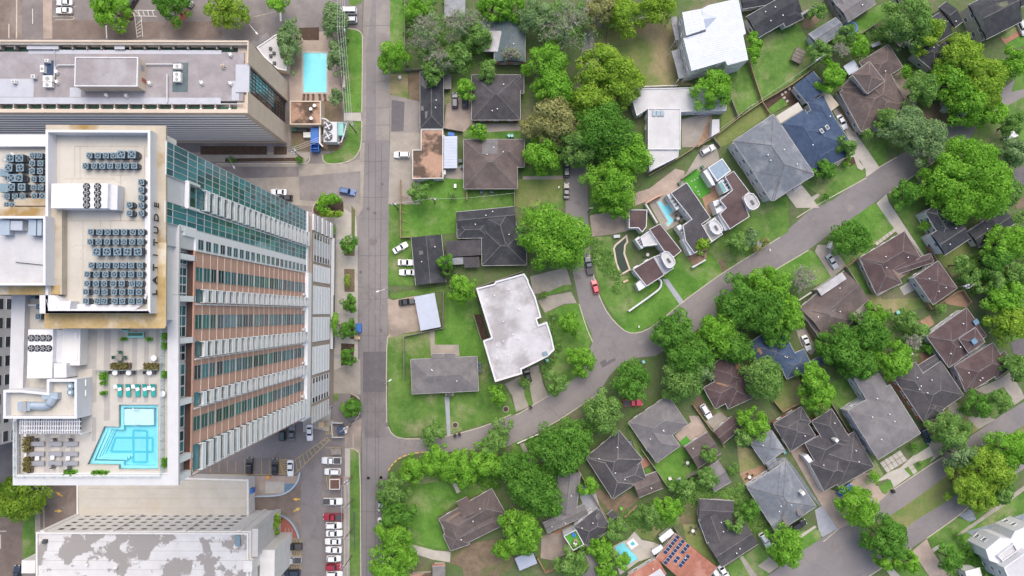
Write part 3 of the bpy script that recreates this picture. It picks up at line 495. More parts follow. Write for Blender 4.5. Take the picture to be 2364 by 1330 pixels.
 ('T8',[(1380,1000),(1530,940),(1630,1080),(1440,1210)],'lawn',7), ('T8',[(1540,360),(1720,350),(1720,540),(1560,540)],'lawn',5), ('T8',[(1600,560),(1720,500),(1720,690),(1620,650)],'patch',6),
 ('T6',[(280,210),(480,60),(640,0),(700,60),(350,310),(320,300)],'lawn_bright',5), ('T6',[(610,690),(700,640),(860,930),(800,990)],'concrete_pink',6), ('T6',[(840,980),(960,930),(1200,1000),(1120,1120),(1050,1180)],'soil',5), ('T6',[(1050,860),(1120,850),(1140,900),(1080,990),(1060,980)],'concrete',6),
 ('T6',[(1780,560),(1840,680),(1840,800),(1700,830)],'lawn',5), ('T6',[(1440,1080),(1840,860),(1840,1330),(1300,1330),(1340,1220)],'lawn',5), ('T6',[(1600,340),(1790,210),(1820,300),(1640,400)],'brick',7), ('T6',[(1610,330),(1780,225),(1785,260),(1650,355)],'lawn',8), ('T6',[(1640,400),(1820,300),(1820,420),(1700,440)],'lawn_bright',6),
 ('T6',[(370,1230),(500,1100),(800,1000),(850,1330),(450,1330)],'lawn',5),
]: sheet({'lawn':'lawn','lawn_bright':'lawn','lawn_dry':'lawn','ground':'scrub_ground','soil':'bare_soil','mulch':'planting_bed','turf':'turf','wood_orange':'timber_paving','brick':'brick_paving','roof_blue':'driveway','asphalt_dark':'driveway','gravel_blue':'gravel_drive','paver_grey':'path'}.get(m, 'paving'), v, pts, lay, m)
# manhole covers and drains
for v, x, y in (('S5',37,495),('S5',147,490),('R4',857,378),('R4',1637,587),('R4',1690,622),('R4',1578,1086),('S3',42,508),('S4',66,485),('S4',1440,1022),('S8',313,1027),('S1',1045,517),('S1',1148,513)):
    c = Q(v, x, y); bb = MB(); bb.cyl((c.x, c.y), .45, .03, .05, 14); bb.build('manhole_cover', 'patch', kind='structure')
# ================================================================ HIGH-RISE TOWER
X0 = -51.7                                   # plane of the street front
def yt(t): return X0*t
def zr(r): return HC+X0*F/r
ZP = 26.0; FL = [26.7+2.95*i for i in range(22)]; ZB = FL[-1]; ZD = 95.0; ZL = 99.0
YN, YS, XW = 26.3, -26.6, -77.8
ORD = ['first','second','third','fourth','fifth','sixth','seventh','eighth','ninth','tenth']
tw = thing('apartment_tower', 'tall white and brick apartment tower with a rooftop pool and sign letters', 'building', (X0-12, 0, 0))
# body: set 0.25 m behind the cladding
xk = Q('R3', 400, 100, ZL).x; bd = MB(); bd.box(((X0-.3+xk)/2, (YN-.0+yt(-.199))/2, ZL/2-.2), (X0-.3-xk, YN-yt(-.199)-.2, ZL-.4)); bd.build('glass_wing', 'white_wall', tw)
bd = MB(); bd.box(((XW+xk)/2, (YN+yt(-.199))/2, 44.9), (xk-XW-.02, YN-yt(-.199)-.2, 89.8)); bd.build('plant_wing', 'white_wall', tw)
bd = MB(); bd.box(((X0-1.5+XW)/2, (yt(-.199)+YS)/2, ZD/2-1.7), (X0-1.5-XW, yt(-.199)-YS, ZD-3.4)); bd.build('brick_wing_core', 'stucco_grey', tw)
bd = MB(); bd.box(((X0-.25+X0-1.5)/2, (yt(-.199)+YS)/2, ZB/2), (1.25, yt(-.199)-YS-.02, ZB)); bd.build('brick_wall', 'brick_peach', tw)
wbox('terrace_floor', X0-1.45, X0-.1, YS+.1, yt(-.2), ZB, ZB+.12, 'brick_dark', tw)
wbox('terrace_kerb', X0-.3, X0-.05, YS+.1, yt(-.2), ZB+.12, ZB+.5, 'brick_peach', tw)
def frame_pane(parent, name, y0, y1, z0, z1, x=X0, m='glass_green', fr='white', ft=.09, split=0):
    """a window: frame mesh with its pane as a sub-part"""
    w_, h_ = abs(y1-y0), z1-z0; key = ('wf', round(w_, 2), round(h_, 2), fr, ft, split)
    if key not in BOXES:
        q = MB(); q.box((0, -w_/2+ft/2, 0), (.14, ft, h_)); q.box((0, w_/2-ft/2, 0), (.14, ft, h_)); q.box((0, 0, h_/2-ft/2), (.14, w_-2*ft, ft)); q.box((0, 0, -h_/2+ft/2), (.14, w_-2*ft, ft))
        for i in range(split): q.box((0, 0, -h_/2+h_*(i+1)/(split+1)), (.12, w_-2*ft, ft*.8))
        BOXES[key] = q.mesh('window', fr)
    o = link(name, BOXES[key], parent, rel(parent, (x, (y0+y1)/2, (z0+z1)/2)))
    cbox('pane', (.05, w_-2*ft, h_-2*ft), m, o, (-.03, 0, 0)); return o
def curtain(t0, t1, n, zs, m='glass_teal', x=X0-.12):
    ya, yb = yt(t0), yt(t1); d = (yb-ya)/n
    for z0, z1 in zip(zs[:-1], zs[1:]):
        for i in range(n): wbox('pane', x-.1, x, ya+d*i+math.copysign(.05, d), ya+d*(i+1)-math.copysign(.05, d), z0+.12, z1-.12, m, tw)
    for i in range(n+1): wbox('mullion', x-.14, x+.06, ya+d*i-.045, ya+d*i+.045, zs[0], zs[-1], 'light_grey', tw)
    for z in zs: wbox('transom', x-.14, x+.03, ya, yb, z-.11, z+.11, 'light_grey', tw)
ZC = FL+[92.0, 96.7, 98.9]
curtain(-.506, -.407, 5, ZC); curtain(-.329, -.266, 3, ZC)
wbox('sill_band', X0-.3, X0+.15, YN-.1, yt(-.199), ZP-.6, FL[0]-.1, 'facade_white', tw)
# recessed balcony bay between the two glazed strips
for k, z in enumerate(FL[:-1]):
    for i in range(2):
        ya = yt(-.405)+(yt(-.331)-yt(-.405))*i/2; yb = yt(-.405)+(yt(-.331)-yt(-.405))*(i+1)/2
        wbox('door_pane', X0-.25, X0-.2, ya-.06, yb+.06, z+.2, z+2.7, 'glass_green', tw)
wbox('frame_head', X0-.2, X0+.5, yt(-.412), yt(-.325), ZC[-3]+.4, ZC[-3]+.8, 'white', tw); wbox('frame_side', X0-.2, X0+.5, yt(-.412), yt(-.404), ZB+.1, ZC[-3]+.4, 'white', tw); wbox('frame_side', X0-.2, X0+.5, yt(-.333), yt(-.325), ZB+.1, ZC[-3]+.4, 'white', tw)
for i in range(4): wbox('door_pane', X0-.25, X0-.2, yt(-.402)-i*.92-.05, yt(-.402)-(i+1)*.92+.02, ZB+.2, 92.2, 'glass_green', tw)
BALC = {}
def balcony(t0, t1, z, dep=.85):
    ya, yb = yt(t0+.003), yt(t1-.003); L = abs(yb-ya); key = (round(L, 2), dep)
    if key not in BALC:
        a = MB(); a.box((0, 0, 0), (dep, L, .22)); g = MB(); g.box((dep/2-.05, 0, .66), (.06, L-.1, 1.0)); g.box((0, L/2-.05, .66), (dep-.12, .06, 1.0)); g.box((0, -L/2+.05, .66), (dep-.12, .06, 1.0))
        c = MB(); c.box((dep/2-.05, 0, 1.18), (.07, L, .05)); c.box((-.05, L/2-.05, 1.18), (dep-.1, .07, .05)); c.box((-.05, -L/2+.05, 1.18), (dep-.1, .07, .05))
        BALC[key] = (a.mesh('slab', 'facade_white'), g.mesh('railing', 'balcony_glass'), c.mesh('handrail', 'facade_white'))
    s_, g, c = BALC[key]
    o = link('balcony', s_, tw, rel(tw, (X0+dep/2-.05, (ya+yb)/2, z))); link('railing', g, o); link('handrail', c, o); return o
bays = [(-.405,-.331), (-.081,-.031), (.088,.145), (.252,.302), (.418,.508)]
stuff_on = {}
for t0, t1 in bays:
    for k, z in enumerate(FL[:-1]): balcony(t0, t1, z+.02)
    wbox('balcony_side_strip', X0-.05, X0+.12, yt(t1)-.25, yt(t1)-.02, ZP+.4, ZB, 'white', tw)
# white end strip with single windows
wbox('white_strip', X0-.3, X0-.02, yt(-.264), yt(-.241), ZP, 93, 'facade_white', tw); wbox('white_strip', X0-.3, X0-.03, yt(-.241), yt(-.199), ZP, ZB+.3, 'facade_white', tw)
for k, z in enumerate(FL[:-1]): frame_pane(tw, 'window', yt(-.238), yt(-.206), z+.45, z+2.5, X0, 'glass_green', 'grey', .05, 1)
# brick bays: windows for each storey, white joints at each floor
for z in FL[:-1]: wbox('floor_joint', X0-.3, X0-.19, yt(-.199)-.05, YS+.1, z-.05, z+.05, 'offwhite', tw)
for t0, t1 in ((-.149,-.104), (.005,.052), (.168,.214), (.332,.377)):
    for k, z in enumerate(FL[:-1]): frame_pane(tw, 'window', yt(t0), yt(t1), z+(.55 if k % 3 == 0 else .2), z+2.75, X0-.2, 'glass_green', 'grey', .05, 1)
for t0, t1 in bays[1:]:
    for k, z in enumerate(FL[:-1]): wbox('door_pane', X0-.24, X0-.19, yt(t0)-.15, yt(t1)+.15, z+.15, z+2.45, 'glass_green', tw)
# setback top storey with columns
for a_, b_ in ((-.195,-.155),(-.145,-.035),(-.025,.075),(.10,.15),(.16,.265),(.29,.36),(.37,.47)):
    n = max(1, round((b_-a_)*X0/-1.6))
    for i in range(n):
        frame_pane(tw, 'window', yt(a_+(b_-a_)*i/n), yt(a_+(b_-a_)*(i+1)/n), ZB+.3, ZD-1.6, X0-1.45, 'glass_green', 'white', .1, 2)
for t in (-.175, -.045, .085, .275, .45, .505, -.262): wbox('column', X0-1.2, X0-.05, yt(t)+.45, yt(t)-.45, ZB-.05, ZD-.52, 'facade_white', tw)
# brick corner pier and white base
wbox('corner_pier', X0-1.2, X0-.05, YS-.2, YS+.5, 3, ZB+.2, 'brick_peach', tw)
wbox('white_base', X0-.5, X0+.6, yt(-.2), YS-.1, ZP-2, ZP+.9, 'facade_white', tw)
for t0, t1 in ((-.097,-.087),(-.025,-.012),(.075,.085),(.15,.16),(.238,.248),(.306,.32),(.40,.412)):
    wbox('base_pier', X0-.2, X0+.1, yt(t0), yt(t1), ZP, ZP+3.0, 'facade_white', tw)
# podium: garage levels behind screens
wbox('podium_wall', XW, X0+.55, YN+.1, YS-.1, 0, ZP-2.02, 'podium_tan', tw)
def screen(v, y0, y1, style, x0=1185, x1=1315):
    a = VIEWS[v]; xm = a[0]+a[2]*(x0+x1)/2; r = 1172-xm
    ta, tb = ((a[1]+a[2]*y-724)/r for y in (y0, y1)); ya, yb = yt(ta), yt(tb); xx = X0+.6
    m = {'w': 'facade_white', 'd': 'light_grey', 'g': 'stucco_grey'}[style]
    pn = wbox('garage_screen', xx-.02, xx+.06, ya, yb, 6.2, 22.6, m, tw)
    for k in range(7):
        z = 6.2+k*16.4/6; wbox('screen_rail', xx+.065, xx+.16, ya, yb, z-.12, z+.12, 'light_grey', tw)
    if style == 'd':
        for k in range(6):
            z = 6.2+(k+.5)*16.4/6
            for q in (.12, .88): wbox('opening', xx+.062, xx+.075, ya+(yb-ya)*(q-.1), ya+(yb-ya)*(q+.1), z-.9, z+.9, 'glass_dark', tw)
screen('R4', 800, 1020, 'd'); screen('R4', 1042, 1172, 'w'); screen('R4', 1203, 1420, 'w')
for y0, y1, st in ((160,325,'w'), (358,545,'w'), (565,735,'d'), (755,865,'g')): screen('R6', y0, y1, st, 1048, 1170)
# louvred north end of the podium
for k in range(5): wbox('louvre', X0+.6, X0+.95, YN-.3, yt(-.42), 4+k*4.4, 6.4+k*4.4, 'white' if k % 2 == 0 else 'light_grey', tw)
wbox('entrance_canopy', X0+.6, X0+1.5, yt(-.42), yt(-.1), 4.2, 4.6, 'light_grey', tw); wbox('entrance_canopy', X0+.6, X0+1.3, yt(-.1), yt(.2), 4.2, 4.6, 'light_grey', tw); wbox('shop_glass', X0+.6, X0+.7, yt(-.45), yt(.2), .2, 4.0, 'glass_green', tw)
wbox('end_wall', XW, X0+.3, YS-.6, YS-.02, 0, ZP+3, 'white', tw)
# --- roofs of the tower -------------------------------------------------
def at(v, x, y, z): return Q(v, x, y, z)
def rect(v, x0, y0, x1, y1, z):
    a, b_ = Q(v, x0, y0, z), Q(v, x1, y1, z); return a.x, b_.x, b_.y, a.y     # x0,x1,ymin,ymax
def slab(name, v, x0, y0, x1, y1, z, th, m, parent, base=None):
    a, b_, c, d = rect(v, x0, y0, x1, y1, z); return wbox(name, a, b_, c, d, z-th, z, m, parent)
# pool deck
a = QL('R7', [(118,-480),(1660,-480),(1660,1292),(118,1292)], ZD); i_ = QL('R7', [(155,-480),(1558,-480),(1558,1192),(155,1192)], ZD)
a2 = [p[:2] for p in a]; q = MB(); q.ring(a2, [p[:2] for p in i_], ZD-.5, ZD); q.build('deck_coping', 'coping', tw)
q = MB(); q.ring(inset(a2, 1.45), [p[:2] for p in i_] if False else inset(a2, 1.75), ZD-3.2, ZD-.5); q.build('deck_upstand', 'white', tw)
slab('deck_coping', 'R4', 0, 715, 141, 1262, ZD, .5, 'coping', tw)
q = MB(); q.prism(inset([p[:2] for p in a], 1.45), ZD-3.3, ZD-2.85); q.build('deck_slab', 'white', tw)
ZF = 94.0
pool = [(1100,535),(1480,535),(1480,1150),(1100,1150),(1100,1108),(805,1104),(968,735),(1100,740)]
pl = [p[:2] for p in QL('R7', pool, ZF)]
fl = MB()
dk = [p[:2] for p in QL('R7', [(155,-480),(1558,-480),(1558,535),(1480,535),(1100,535),(1100,740),(968,735),(805,1104),(1100,1108),(1100,1150),(1480,1150),(1480,535.01),(1558,535.01),(1558,1192),(155,1192)], ZF)]
q = MB(); q.prism(dk, ZF-.3, ZF); q.build('pool_deck', 'deck_tile', tw)
def dstrip(v, x0, y0, x1, y1, m='deck_tile_grey'): slab('paving_strip', v, x0, y0, x1, y1, ZF+.015, .012, m, tw)
for x0, x1 in ((725,870),(943,995),(1063,1113),(1197,1235),(1305,1340),(1408,1455)): dstrip('R5', x0, 790, x1, 1142)
for x0, x1 in ((858,895),(970,1020),(1100,1145),(1235,1270),(1345,1378)): dstrip('R7', x0, 215, x1, 520)
for x0, x1 in ((415,465),(557,600),(655,690)): dstrip('R7', x0, 820, x1, 1180)
dstrip('R7', 858, 660, 892, 880); dstrip('R7', 968, 522, 1020, 690)
# pool
pt = thing('rooftop_pool', 'large irregular turquoise swimming pool on the tower roof deck', 'swimming pool', (pl[0][0], pl[0][1], ZF))
pin = inset(pl, .55)
q = MB(); q.ring(pl, inset(pl, .12), ZF-.35, ZF+.06); q.build('coping', 'concrete_light', pt)
q = MB(); q.prism(pl, ZF-1.5, ZF-1.15); q.build('basin_floor', 'pool_tile', pt)
q = MB(); q.ring(inset(pl, .13), inset(pl, .62), ZF-1.15, ZF-.45); q.build('bench_ledge', 'pool_edge', pt)
sh = QL('R7', [(1145,585),(1420,585),(1420,735),(1145,735)], ZF); q = MB(); q.prism([p[:2] for p in sh], ZF-1.15, ZF-.35); q.build('tanning_shelf', 'pool_shelf', pt)
for k, pts in enumerate(([(1075,850),(1420,850)],[(1030,978),(1420,982)],[(1240,780),(1240,1078)],[(1368,785),(1368,1078)],[(1240,780),(1368,785)],[(1240,1078),(1368,1078)],[(1075,850),(1030,978)],[(1420,850),(1420,982)])):
    q = MB(); q.prism(ribbon(QL('R7', pts, ZF-1.1), .32), ZF-1.15, ZF-1.12+.003*k); q.build('tile_line', 'pool_line', pt)
for d in (1.1, 1.6, 2.1):
    pts = QL('R7', [(990-d*0,785),(870,1060),(1145,1062)], ZF); 
    c = QL('R7', [(1010,800),(900,1030),(1140,1035)], ZF); s2 = (d-.6)*.9
    pth = [Vector((p.x+s2*.75, p.y+s2*.5, 0)) for p in pts]
    q = MB(); q.prism(ribbon(pth, .5), ZF-1.15, ZF-.5-.2*(d-1.1)/.5); q.build('step', 'pool_edge', pt)
q = MB(); q.face([(p[0], p[1], ZF-.12) for p in (inset(pl, .1) if area(pl) > 0 else inset(pl[::-1], .1))]); q.build('water', 'pool_water', pt)
for x, y in ((1265,580),(1265,715)):
    c = Q('R7', x, y, ZF); q = MB(); q.tube([(c.x-.5+.1*i, c.y+.35*math.sin(i*.63), ZF+.7*math.sin(math.pi*i/10)) for i in range(11)], .04); q.build('handrail', 'steel', pt)
# glass balustrade, each panel a part
gb = thing('glass_balustrade', 'clear glass balustrade round the rooftop pool deck', 'railing', (*Q('R7', 1530, 1200, ZF)[:2], ZF))
def rail(v, p0, p1, n, z=ZF, h=1.5, par=gb):
    a, b_ = Q(v, *p0, z), Q(v, *p1, z); d = (b_-a)/n; an = math.atan2(d.y, d.x)
    for i in range(n):
        c = a+d*(i+.5); cbox('panel', (d.length-.06, .04, h), 'rail_glass', par, rel(par, (c.x, c.y, z+h/2)), an)
        c = a+d*i; cbox('post', (.07, .09, h), 'steel', par, rel(par, (c.x, c.y, z+h/2)))
rail('R7', (1533,-240), (1533,1190), 18); rail('R7', (190,1195), (1533,1195), 15); rail('R7', (190,690), (190,1195), 6); rail('R7', (905,220), (1500,212), 7, ZF, 1.2)
# penthouse roof with ledge, parapet and letters
q = MB(); q.prism([p[:2] for p in QL('R3', [(390,30),(1415,38),(1415,1750),(390,1750)], ZL)], ZL-.4, ZL); q.build('penthouse_ledge', 'ledge', tw); q = MB(); q.prism(inset([p[:2] for p in QL('R3', [(390,30),(1415,38),(1415,1750),(390,1750)], ZL)], .9), ZL-5.2, ZL-.4); q.build('penthouse_block', 'stucco', tw)
slab('mossy_ledge', 'R5', 402, 640, 1490, 775, ZL+.012, .01, 'ledge_moss', tw); slab('mossy_ledge', 'R5', 1415, 0, 1490, 640, ZL+.012, .01, 'ledge_moss', tw)
ZT = ZL+2.0
outer = [p[:2] for p in QL('R3', [(388,72),(1282,76),(1282,1640),(388,1640)], ZT)]
q = MB(); q.ring(outer, inset(outer, .38), ZL-.01, ZT); q.build('parapet', 'white_wall', tw)
q = MB(); q.prism(inset(outer, .36), ZL+.02, ZL+.05); q.build('penthouse_roof', 'membrane_cream', tw)
for pts in ([(640,215),(1190,215)],[(640,215),(640,480)],[(685,215),(685,490)],[(550,492),(985,492)],[(1235,215),(1235,460)],[(945,460),(1120,462)],[(580,850),(1225,850)],[(710,850),(710,1640)],[(1030,460),(1030,850)],[(860,850),(860,900)],[(945,850),(945,920)]):
    q = MB(); q.prism(ribbon(QL('R3', pts, ZL), .10), ZL+.05, ZL+.062); q.build('roof_seam', 'ledge', tw)
q = MB()
for k in range(5):
    pts = smooth([Q('R3', 1245+k*9+random.uniform(-6, 6), y, ZL+.3) for y in (310,500,760,1000,1240,1420)]+[Q('R5', 1300-k*6, 560+k*8, ZL+.3), Q('R5', 1100, 570+k*8, ZL+.3), Q('R5', 640, 560+k*9, ZL+.3)], 1, False); q.tube(pts, .13, k=5)
tag(q.build('pipe_bundle', 'white'), 'bundle of white insulated pipes running inside the parapet behind the sign letters', 'pipes')
# sign letters on the outer face of the parapet
xo = max(p[0] for p in outer); ya, yb = Q('R3', 1300, 1500, ZL+1)[1], Q('R3', 1300, 690, ZL+1)[1]
for i, ch in enumerate('LATITUDE'):
    cu = bpy.data.curves.new('letter', 'FONT'); cu.body = ch; cu.size = 1.75; cu.extrude = .06; cu.align_x = 'CENTER'; cu.offset = .012
    t_ = bpy.data.objects.new('letter_tmp', cu); COL.objects.link(t_); bpy.context.view_layer.update()
    me = bpy.data.meshes.new_from_object(t_.evaluated_get(bpy.context.evaluated_depsgraph_get())); bpy.data.objects.remove(t_)
    me.materials.clear(); me.materials.append(MATS['black'])
    o = link('letter', me, tw, rel(tw, (xo+.08, ya+(yb-ya)*(i+.35)/7.6, ZL+.35)), (R(90), 0, R(90)))
# core block to the west, higher
ZK = ZL+1.3
q = MB(); q.prism([p[:2] for p in QL('R3', [(-300,730),(528,730),(528,1478),(-300,1478)], ZK)], ZL-8, ZK); q.build('core_block', 'ledge', tw)
slab('mossy_ledge', 'R5', -60, 385, 540, 470, ZK+.012, .01, 'ledge_moss', tw)
ko = [p[:2] for p in QL('R3', [(-400,808),(388,808),(388,1400),(-400,1400)], ZK+2)]
q = MB(); q.ring(ko, inset(ko, .35), ZK-.01, ZK+2); q.build('core_parapet', 'white_wall', tw); q = MB(); q.prism(inset(ko, .33), ZK+.02, ZK+.05); q.build('core_roof', 'membrane_white', tw)
for x0, x1, y0, y1, m_ in ((245,385,840,975,'duct'),(0,80,845,970,'duct'),(90,190,850,930,'steel')): slab('roof_duct', 'R3', x0, y0, x1, y1, ZK+1.2, 1.1, m_, tw)
for x in (312, 360): slab('duct_seam', 'R3', x-3, 838, x+3, 977, ZK+1.22, 1.1, 'ac_body', tw)
q = MB(); q.tube(QL('R3', [(135,1203),(380,1228)], ZK+.2), .06, k=5); q.build('roof_cable', 'dark_grey', tw)
# lower plant roof at the far left
ZA = 96.0
q = MB(); q.prism([p[:2] for p in QL('R3', [(-300,112),(392,112),(392,735),(-300,735)], ZA)], ZA-6, ZA); q.build('plant_roof', 'membrane_cream', tw)
q = MB(); q.prism([p[:2] for p in QL('R3', [(-300,112),(392,112),(392,215),(-300,215)], ZA+1.0)], ZA, ZA+1.0); q.build('plant_parapet', 'white_wall', tw)
slab('low_wall', 'R3', 120, 655, 390, 720, ZA+1, 1.0, 'ledge', tw); slab('grey_duct_box', 'R3', 0, 410, 70, 470, ZA+1.2, 1.2, 'ac_top', tw); slab('grey_duct_box', 'R3', 0, 530, 70, 605, ZA+1.2, 1.2, 'ac_top', tw)
# white stepped platform, west strip
q = MB(); q.prism([p[:2] for p in QL('R5', [(357,475),(490,475),(545,528),(640,530),(630,600),(1330,605),(1355,640),(357,640)], ZT)], ZL-3, ZT); q.build('white_platform', 'white_wall', tw)
q = MB(); 
for k in range(6): q.prism(ribbon(QL('R5', [(400+k*38,600),(380+k*40,500+k*12)], ZT), .08), ZT, ZT+.03)
q.build('platform_seam', 'light_grey', tw)
slab('west_coping', 'R5', 105, 475, 205, 1330, ZD+.2, 1.2, 'coping', tw)
slab('gutter_gap', 'R5', 210, 480, 260, 1330, ZF+.04, .02, 'stucco_grey', tw); slab('service_floor', 'R5', 262, 475, 560, 780, ZF+.05, .02, 'membrane_cream', tw)
# cabana block with roof well
ZCB = 97.8
o_ = [(435,305),(715,305),(715,672),(30,672),(30,405),(195,405),(435,430)]
op = [p[:2] for p in QL('R7', o_, ZCB)]
cb = MB(); cb.prism(op, ZF-.01, ZCB-1.1); cb.build('roof_cabin', 'white_wall', tw); q = MB(); q.ring(op, inset(op, .38), ZCB-1.11, ZCB); q.build('cabin_parapet', 'white_wall', tw)
q = MB(); q.prism(inset(op, .36), ZCB-1.09, ZCB-1.06); q.build('cabin_roof', 'membrane_cream', tw)
bx = [p[:2] for p in QL('R5', [(485,1090),(600,1090),(600,1220),(485,1220)], ZCB-1)]; q = MB(); q.prism(bx, ZF, ZCB-1); q.build('service_cabin', 'white_wall', tw)
slab('service_corridor', 'R5', 565, 780, 720, 1110, ZF+2.0, 2.0, 'stucco', tw)
for x, y in ((683,838),(683,1037)): slab('roof_light', 'R5', x-13, y-28, x+13, y+28, ZF+2.12, .12, 'white', tw)
for x, y in ((785,338),(785,432)):
    c = Q('R7', x, y, ZCB-1.5); cbox('wall_lamp', (.12, .9, .12), 'lamp', tw, rel(tw, (c.x+.2, c.y, c.z)), 0)
# two round tanks and the fat duct in the roof well
for i, (x, y) in enumerate(((655,368),(655,428))):
    c = Q('R7', x, y, ZCB-.3); t_ = thing('water_tank', 'round grey tank in the cabin roof well, '+('upper' if i == 0 else 'lower')+' of the pair', 'tank', (c.x, c.y, ZCB-1.05), 0, 'tanks in the cabin roof well')
    q = MB(); q.cyl((0,0), .52, 0, .8, 20); link('shell', q.mesh('shell', 'ac_top'), t_); q = MB(); q.cyl((0,0), .25, .8, .9, 10); link('lid', q.mesh('lid', 'light_grey'), t_)
dt = thing('air_duct', 'fat silver air duct bending across the cabin roof well', 'duct', (*Q('R7', 400, 550, ZCB-1)[:2], ZCB-1.05))
q = MB(); q.tube(smooth(QL('R7', [(300,550),(400,555),(450,545),(480,510),(500,470)], ZCB-.5), 2, False), .62, .62, 14); q.build('pipe', 'duct', dt)
a = Q('R7', 480, 458, ZCB-.6); cbox('hood', (2.4, 1.0, .9), 'duct', dt, rel(dt, a)); a = Q('R7', 240, 555, ZCB-.6); cbox('fan_box', (1.9, 1.3, .9), 'duct', dt, rel(dt, a)); cbox('fan_motor', (.7, 1.5, .7), 'grey', dt, rel(dt, Q('R7', 235, 560, ZCB-.35)))
# pergola
pg = thing('pergola', 'white slatted pergola along the cabin wall on the pool deck', 'pergola', (*Q('R7', 460, 745, ZF)[:2], ZF))
for i in range(26):
    a, b_ = Q('R7', 190+i*22, 678, ZF+2.7), Q('R7', 190+i*22, 812, ZF+2.7); cbox('slat', (.09, abs(a.y-b_.y), .15), 'white', pg, rel(pg, (a.x, (a.y+b_.y)/2, ZF+2.7)))
for y in (700,740,780): a, b_ = Q('R7', 185, y, ZF+2.55), Q('R7', 755, y, ZF+2.55); cbox('beam', (b_.x-a.x, .12, .14), 'white', pg, rel(pg, ((a.x+b_.x)/2, a.y, ZF+2.55)))
for x in (190,372,560,752): c = Q('R7', x, 812, ZF+2.5); cbox('post', (.16, .16, 2.5), 'white', pg, rel(pg, (c.x, c.y, ZF+1.25)))
for i, x in enumerate((335,520,705)):
    c = Q('R7', x, 725, ZF+.4); s_ = thing('day_bed', 'dark day bed under the white pergola, '+['left','middle','right'][i]+' one', 'sofa', (c.x, c.y, ZF+.02), 0, 'day beds under the pergola'); link('base', MB().box((0,0,.2), (1.2, 2.0, .4)).mesh('base', 'dark_grey'), s_); link('cushion', MB().box((0,0,.47), (1.1, 1.9, .14)).mesh('cushion', 'cushion_grey'), s_)

# ================================================================ roof plant and furniture (things of their own)
def mk_cond(big):
    s_ = 1.12 if big else .84; h = 1.15*s_
    cab = MB().box((0,0,h/2), (s_, s_, h)).mesh('cabinet', 'ac_body'); tp = MB().box((0,0,h+.03), (s_+.04, s_+.04, .06)).mesh('lid', 'ac_top')
    q = MB(); q.cyl((0,0), .40*s_, h+.06, h+.085, 16); gr = q.mesh('fan_guard', 'black'); q = MB()
    for i in range(4): q.box((.2*s_*math.cos(i*1.57), .2*s_*math.sin(i*1.57), h+.1), (.3*s_, .13*s_, .03), i*1.57)
    q.cyl((0,0), .1*s_, h+.085, h+.13, 8); return cab, tp, gr, q.mesh('fan', 'ac_top'), MB().box((s_*.62, 0, .25), (.25, s_*.6, .3)).mesh('pipe_box', 'dark_grey')
COND = {False: mk_cond(False), True: mk_cond(True)}
def condenser(p, big, label, group):
    t_ = thing('condenser', label, 'air conditioner', p, random.uniform(-.05, .05), group); cab, tp, gr, fa, pb = COND[big]
    link('cabinet', cab, t_); l_ = link('lid', tp, t_); link('fan_guard', gr, t_); f_ = link('fan', fa, t_); f_.rotation_euler[2] = random.uniform(0, 1.5); link('pipe_box', pb, t_)
rows = [('R3',290,[757,830,900,965],0),('R3',285,[1040,1130],1),('R3',378,[725,800,868,935,1005,1072,1140],0),('R3',943,[770,845,915,985,1055,1130,1200],0),('R3',1027,[765,838,910,985,1053,1125,1195],0),('R3',1113,[830,918,1008,1095,1182],1),
 ('R3',1228,[775,845,910,987,1050,1115,1190],0),('R3',1305,[740,820,895,970,1045,1115,1190],0),('R5',370,[782,862,935,1020,1095,1188,1255],0),('R5',445,[770,868,940,1025,1100,1178,1250],0),('R5',528,[770,875,938,1030,1100,1183,1255],0)]
rn = ['top row','large pair ending the top row','second row down','third row down','fourth row down','row of five large units','sixth row down','seventh row down','eighth row down','ninth row down','bottom row']
for (v, y, xs, big), nm in zip(rows, rn):
    for i, x in enumerate(xs): condenser(Q(v, x, y, ZL+1.2)+Vector((0,0,-1.12)), bool(big), 'penthouse roof condenser, %s from left, %s' % (ORD[i], nm), 'condensers on the penthouse roof')
for i, y in enumerate((517,583,650,717,785)): condenser(Q('R3', 1200, y, ZL+1.2)+Vector((0,0,-1.12)), False, 'grey condenser in the column beside the white pipes, %s from the top' % ORD[i], 'condensers on the penthouse roof')
for i, y in enumerate((712,783)): condenser(Q('R3', 1100, y, ZL+1.2)+Vector((0,0,-1.12)), False, 'grey condenser, %s of the detached pair right of the big white air handler' % ('upper','lower')[i], 'condensers on the penthouse roof')
left = [(315,[90,170],1,'large','first'),(398,[78,175],1,'large','second'),(485,[100,165],1,'large','third'),(563,[100,190],1,'large','fourth'),(640,[50,120,185],0,'small','fifth'),(712,[50,95],0,'small','sixth')]
for y, xs, big, sz, od in left:
    for i, x in enumerate(xs): condenser(Q('R3', x, y, ZA+1.2)+Vector((0,0,-1.19)), bool(big), '%s condenser at the photo left edge, %s row down, %s from left' % (sz, od, ORD[i]), 'condensers on the left plant roof')
for j, (y, x0, x1) in enumerate(((290,270,330),(357,268,338),(423,265,335),(492,280,352),(563,280,340),(635,285,352))):
    for i, x in enumerate((x0, x1)): condenser(Q('R3', x, y, ZA+1.2)+Vector((0,0,-1.19)), False, 'condenser against the white penthouse wall, %s pair down, %s unit' % (ORD[j], ('left','right')[i]), 'condensers on the left plant roof')
for i, (x, y) in enumerate(((345,580),(340,668),(285,482))): condenser(Q('R5', x, y, ZF+1.2)+Vector((0,0,-1.13)), False, 'lone condenser beside the white stepped platform, %s' % ['middle one','lowest one','topmost one'][i], 'condensers beside the platform')
q = MB()
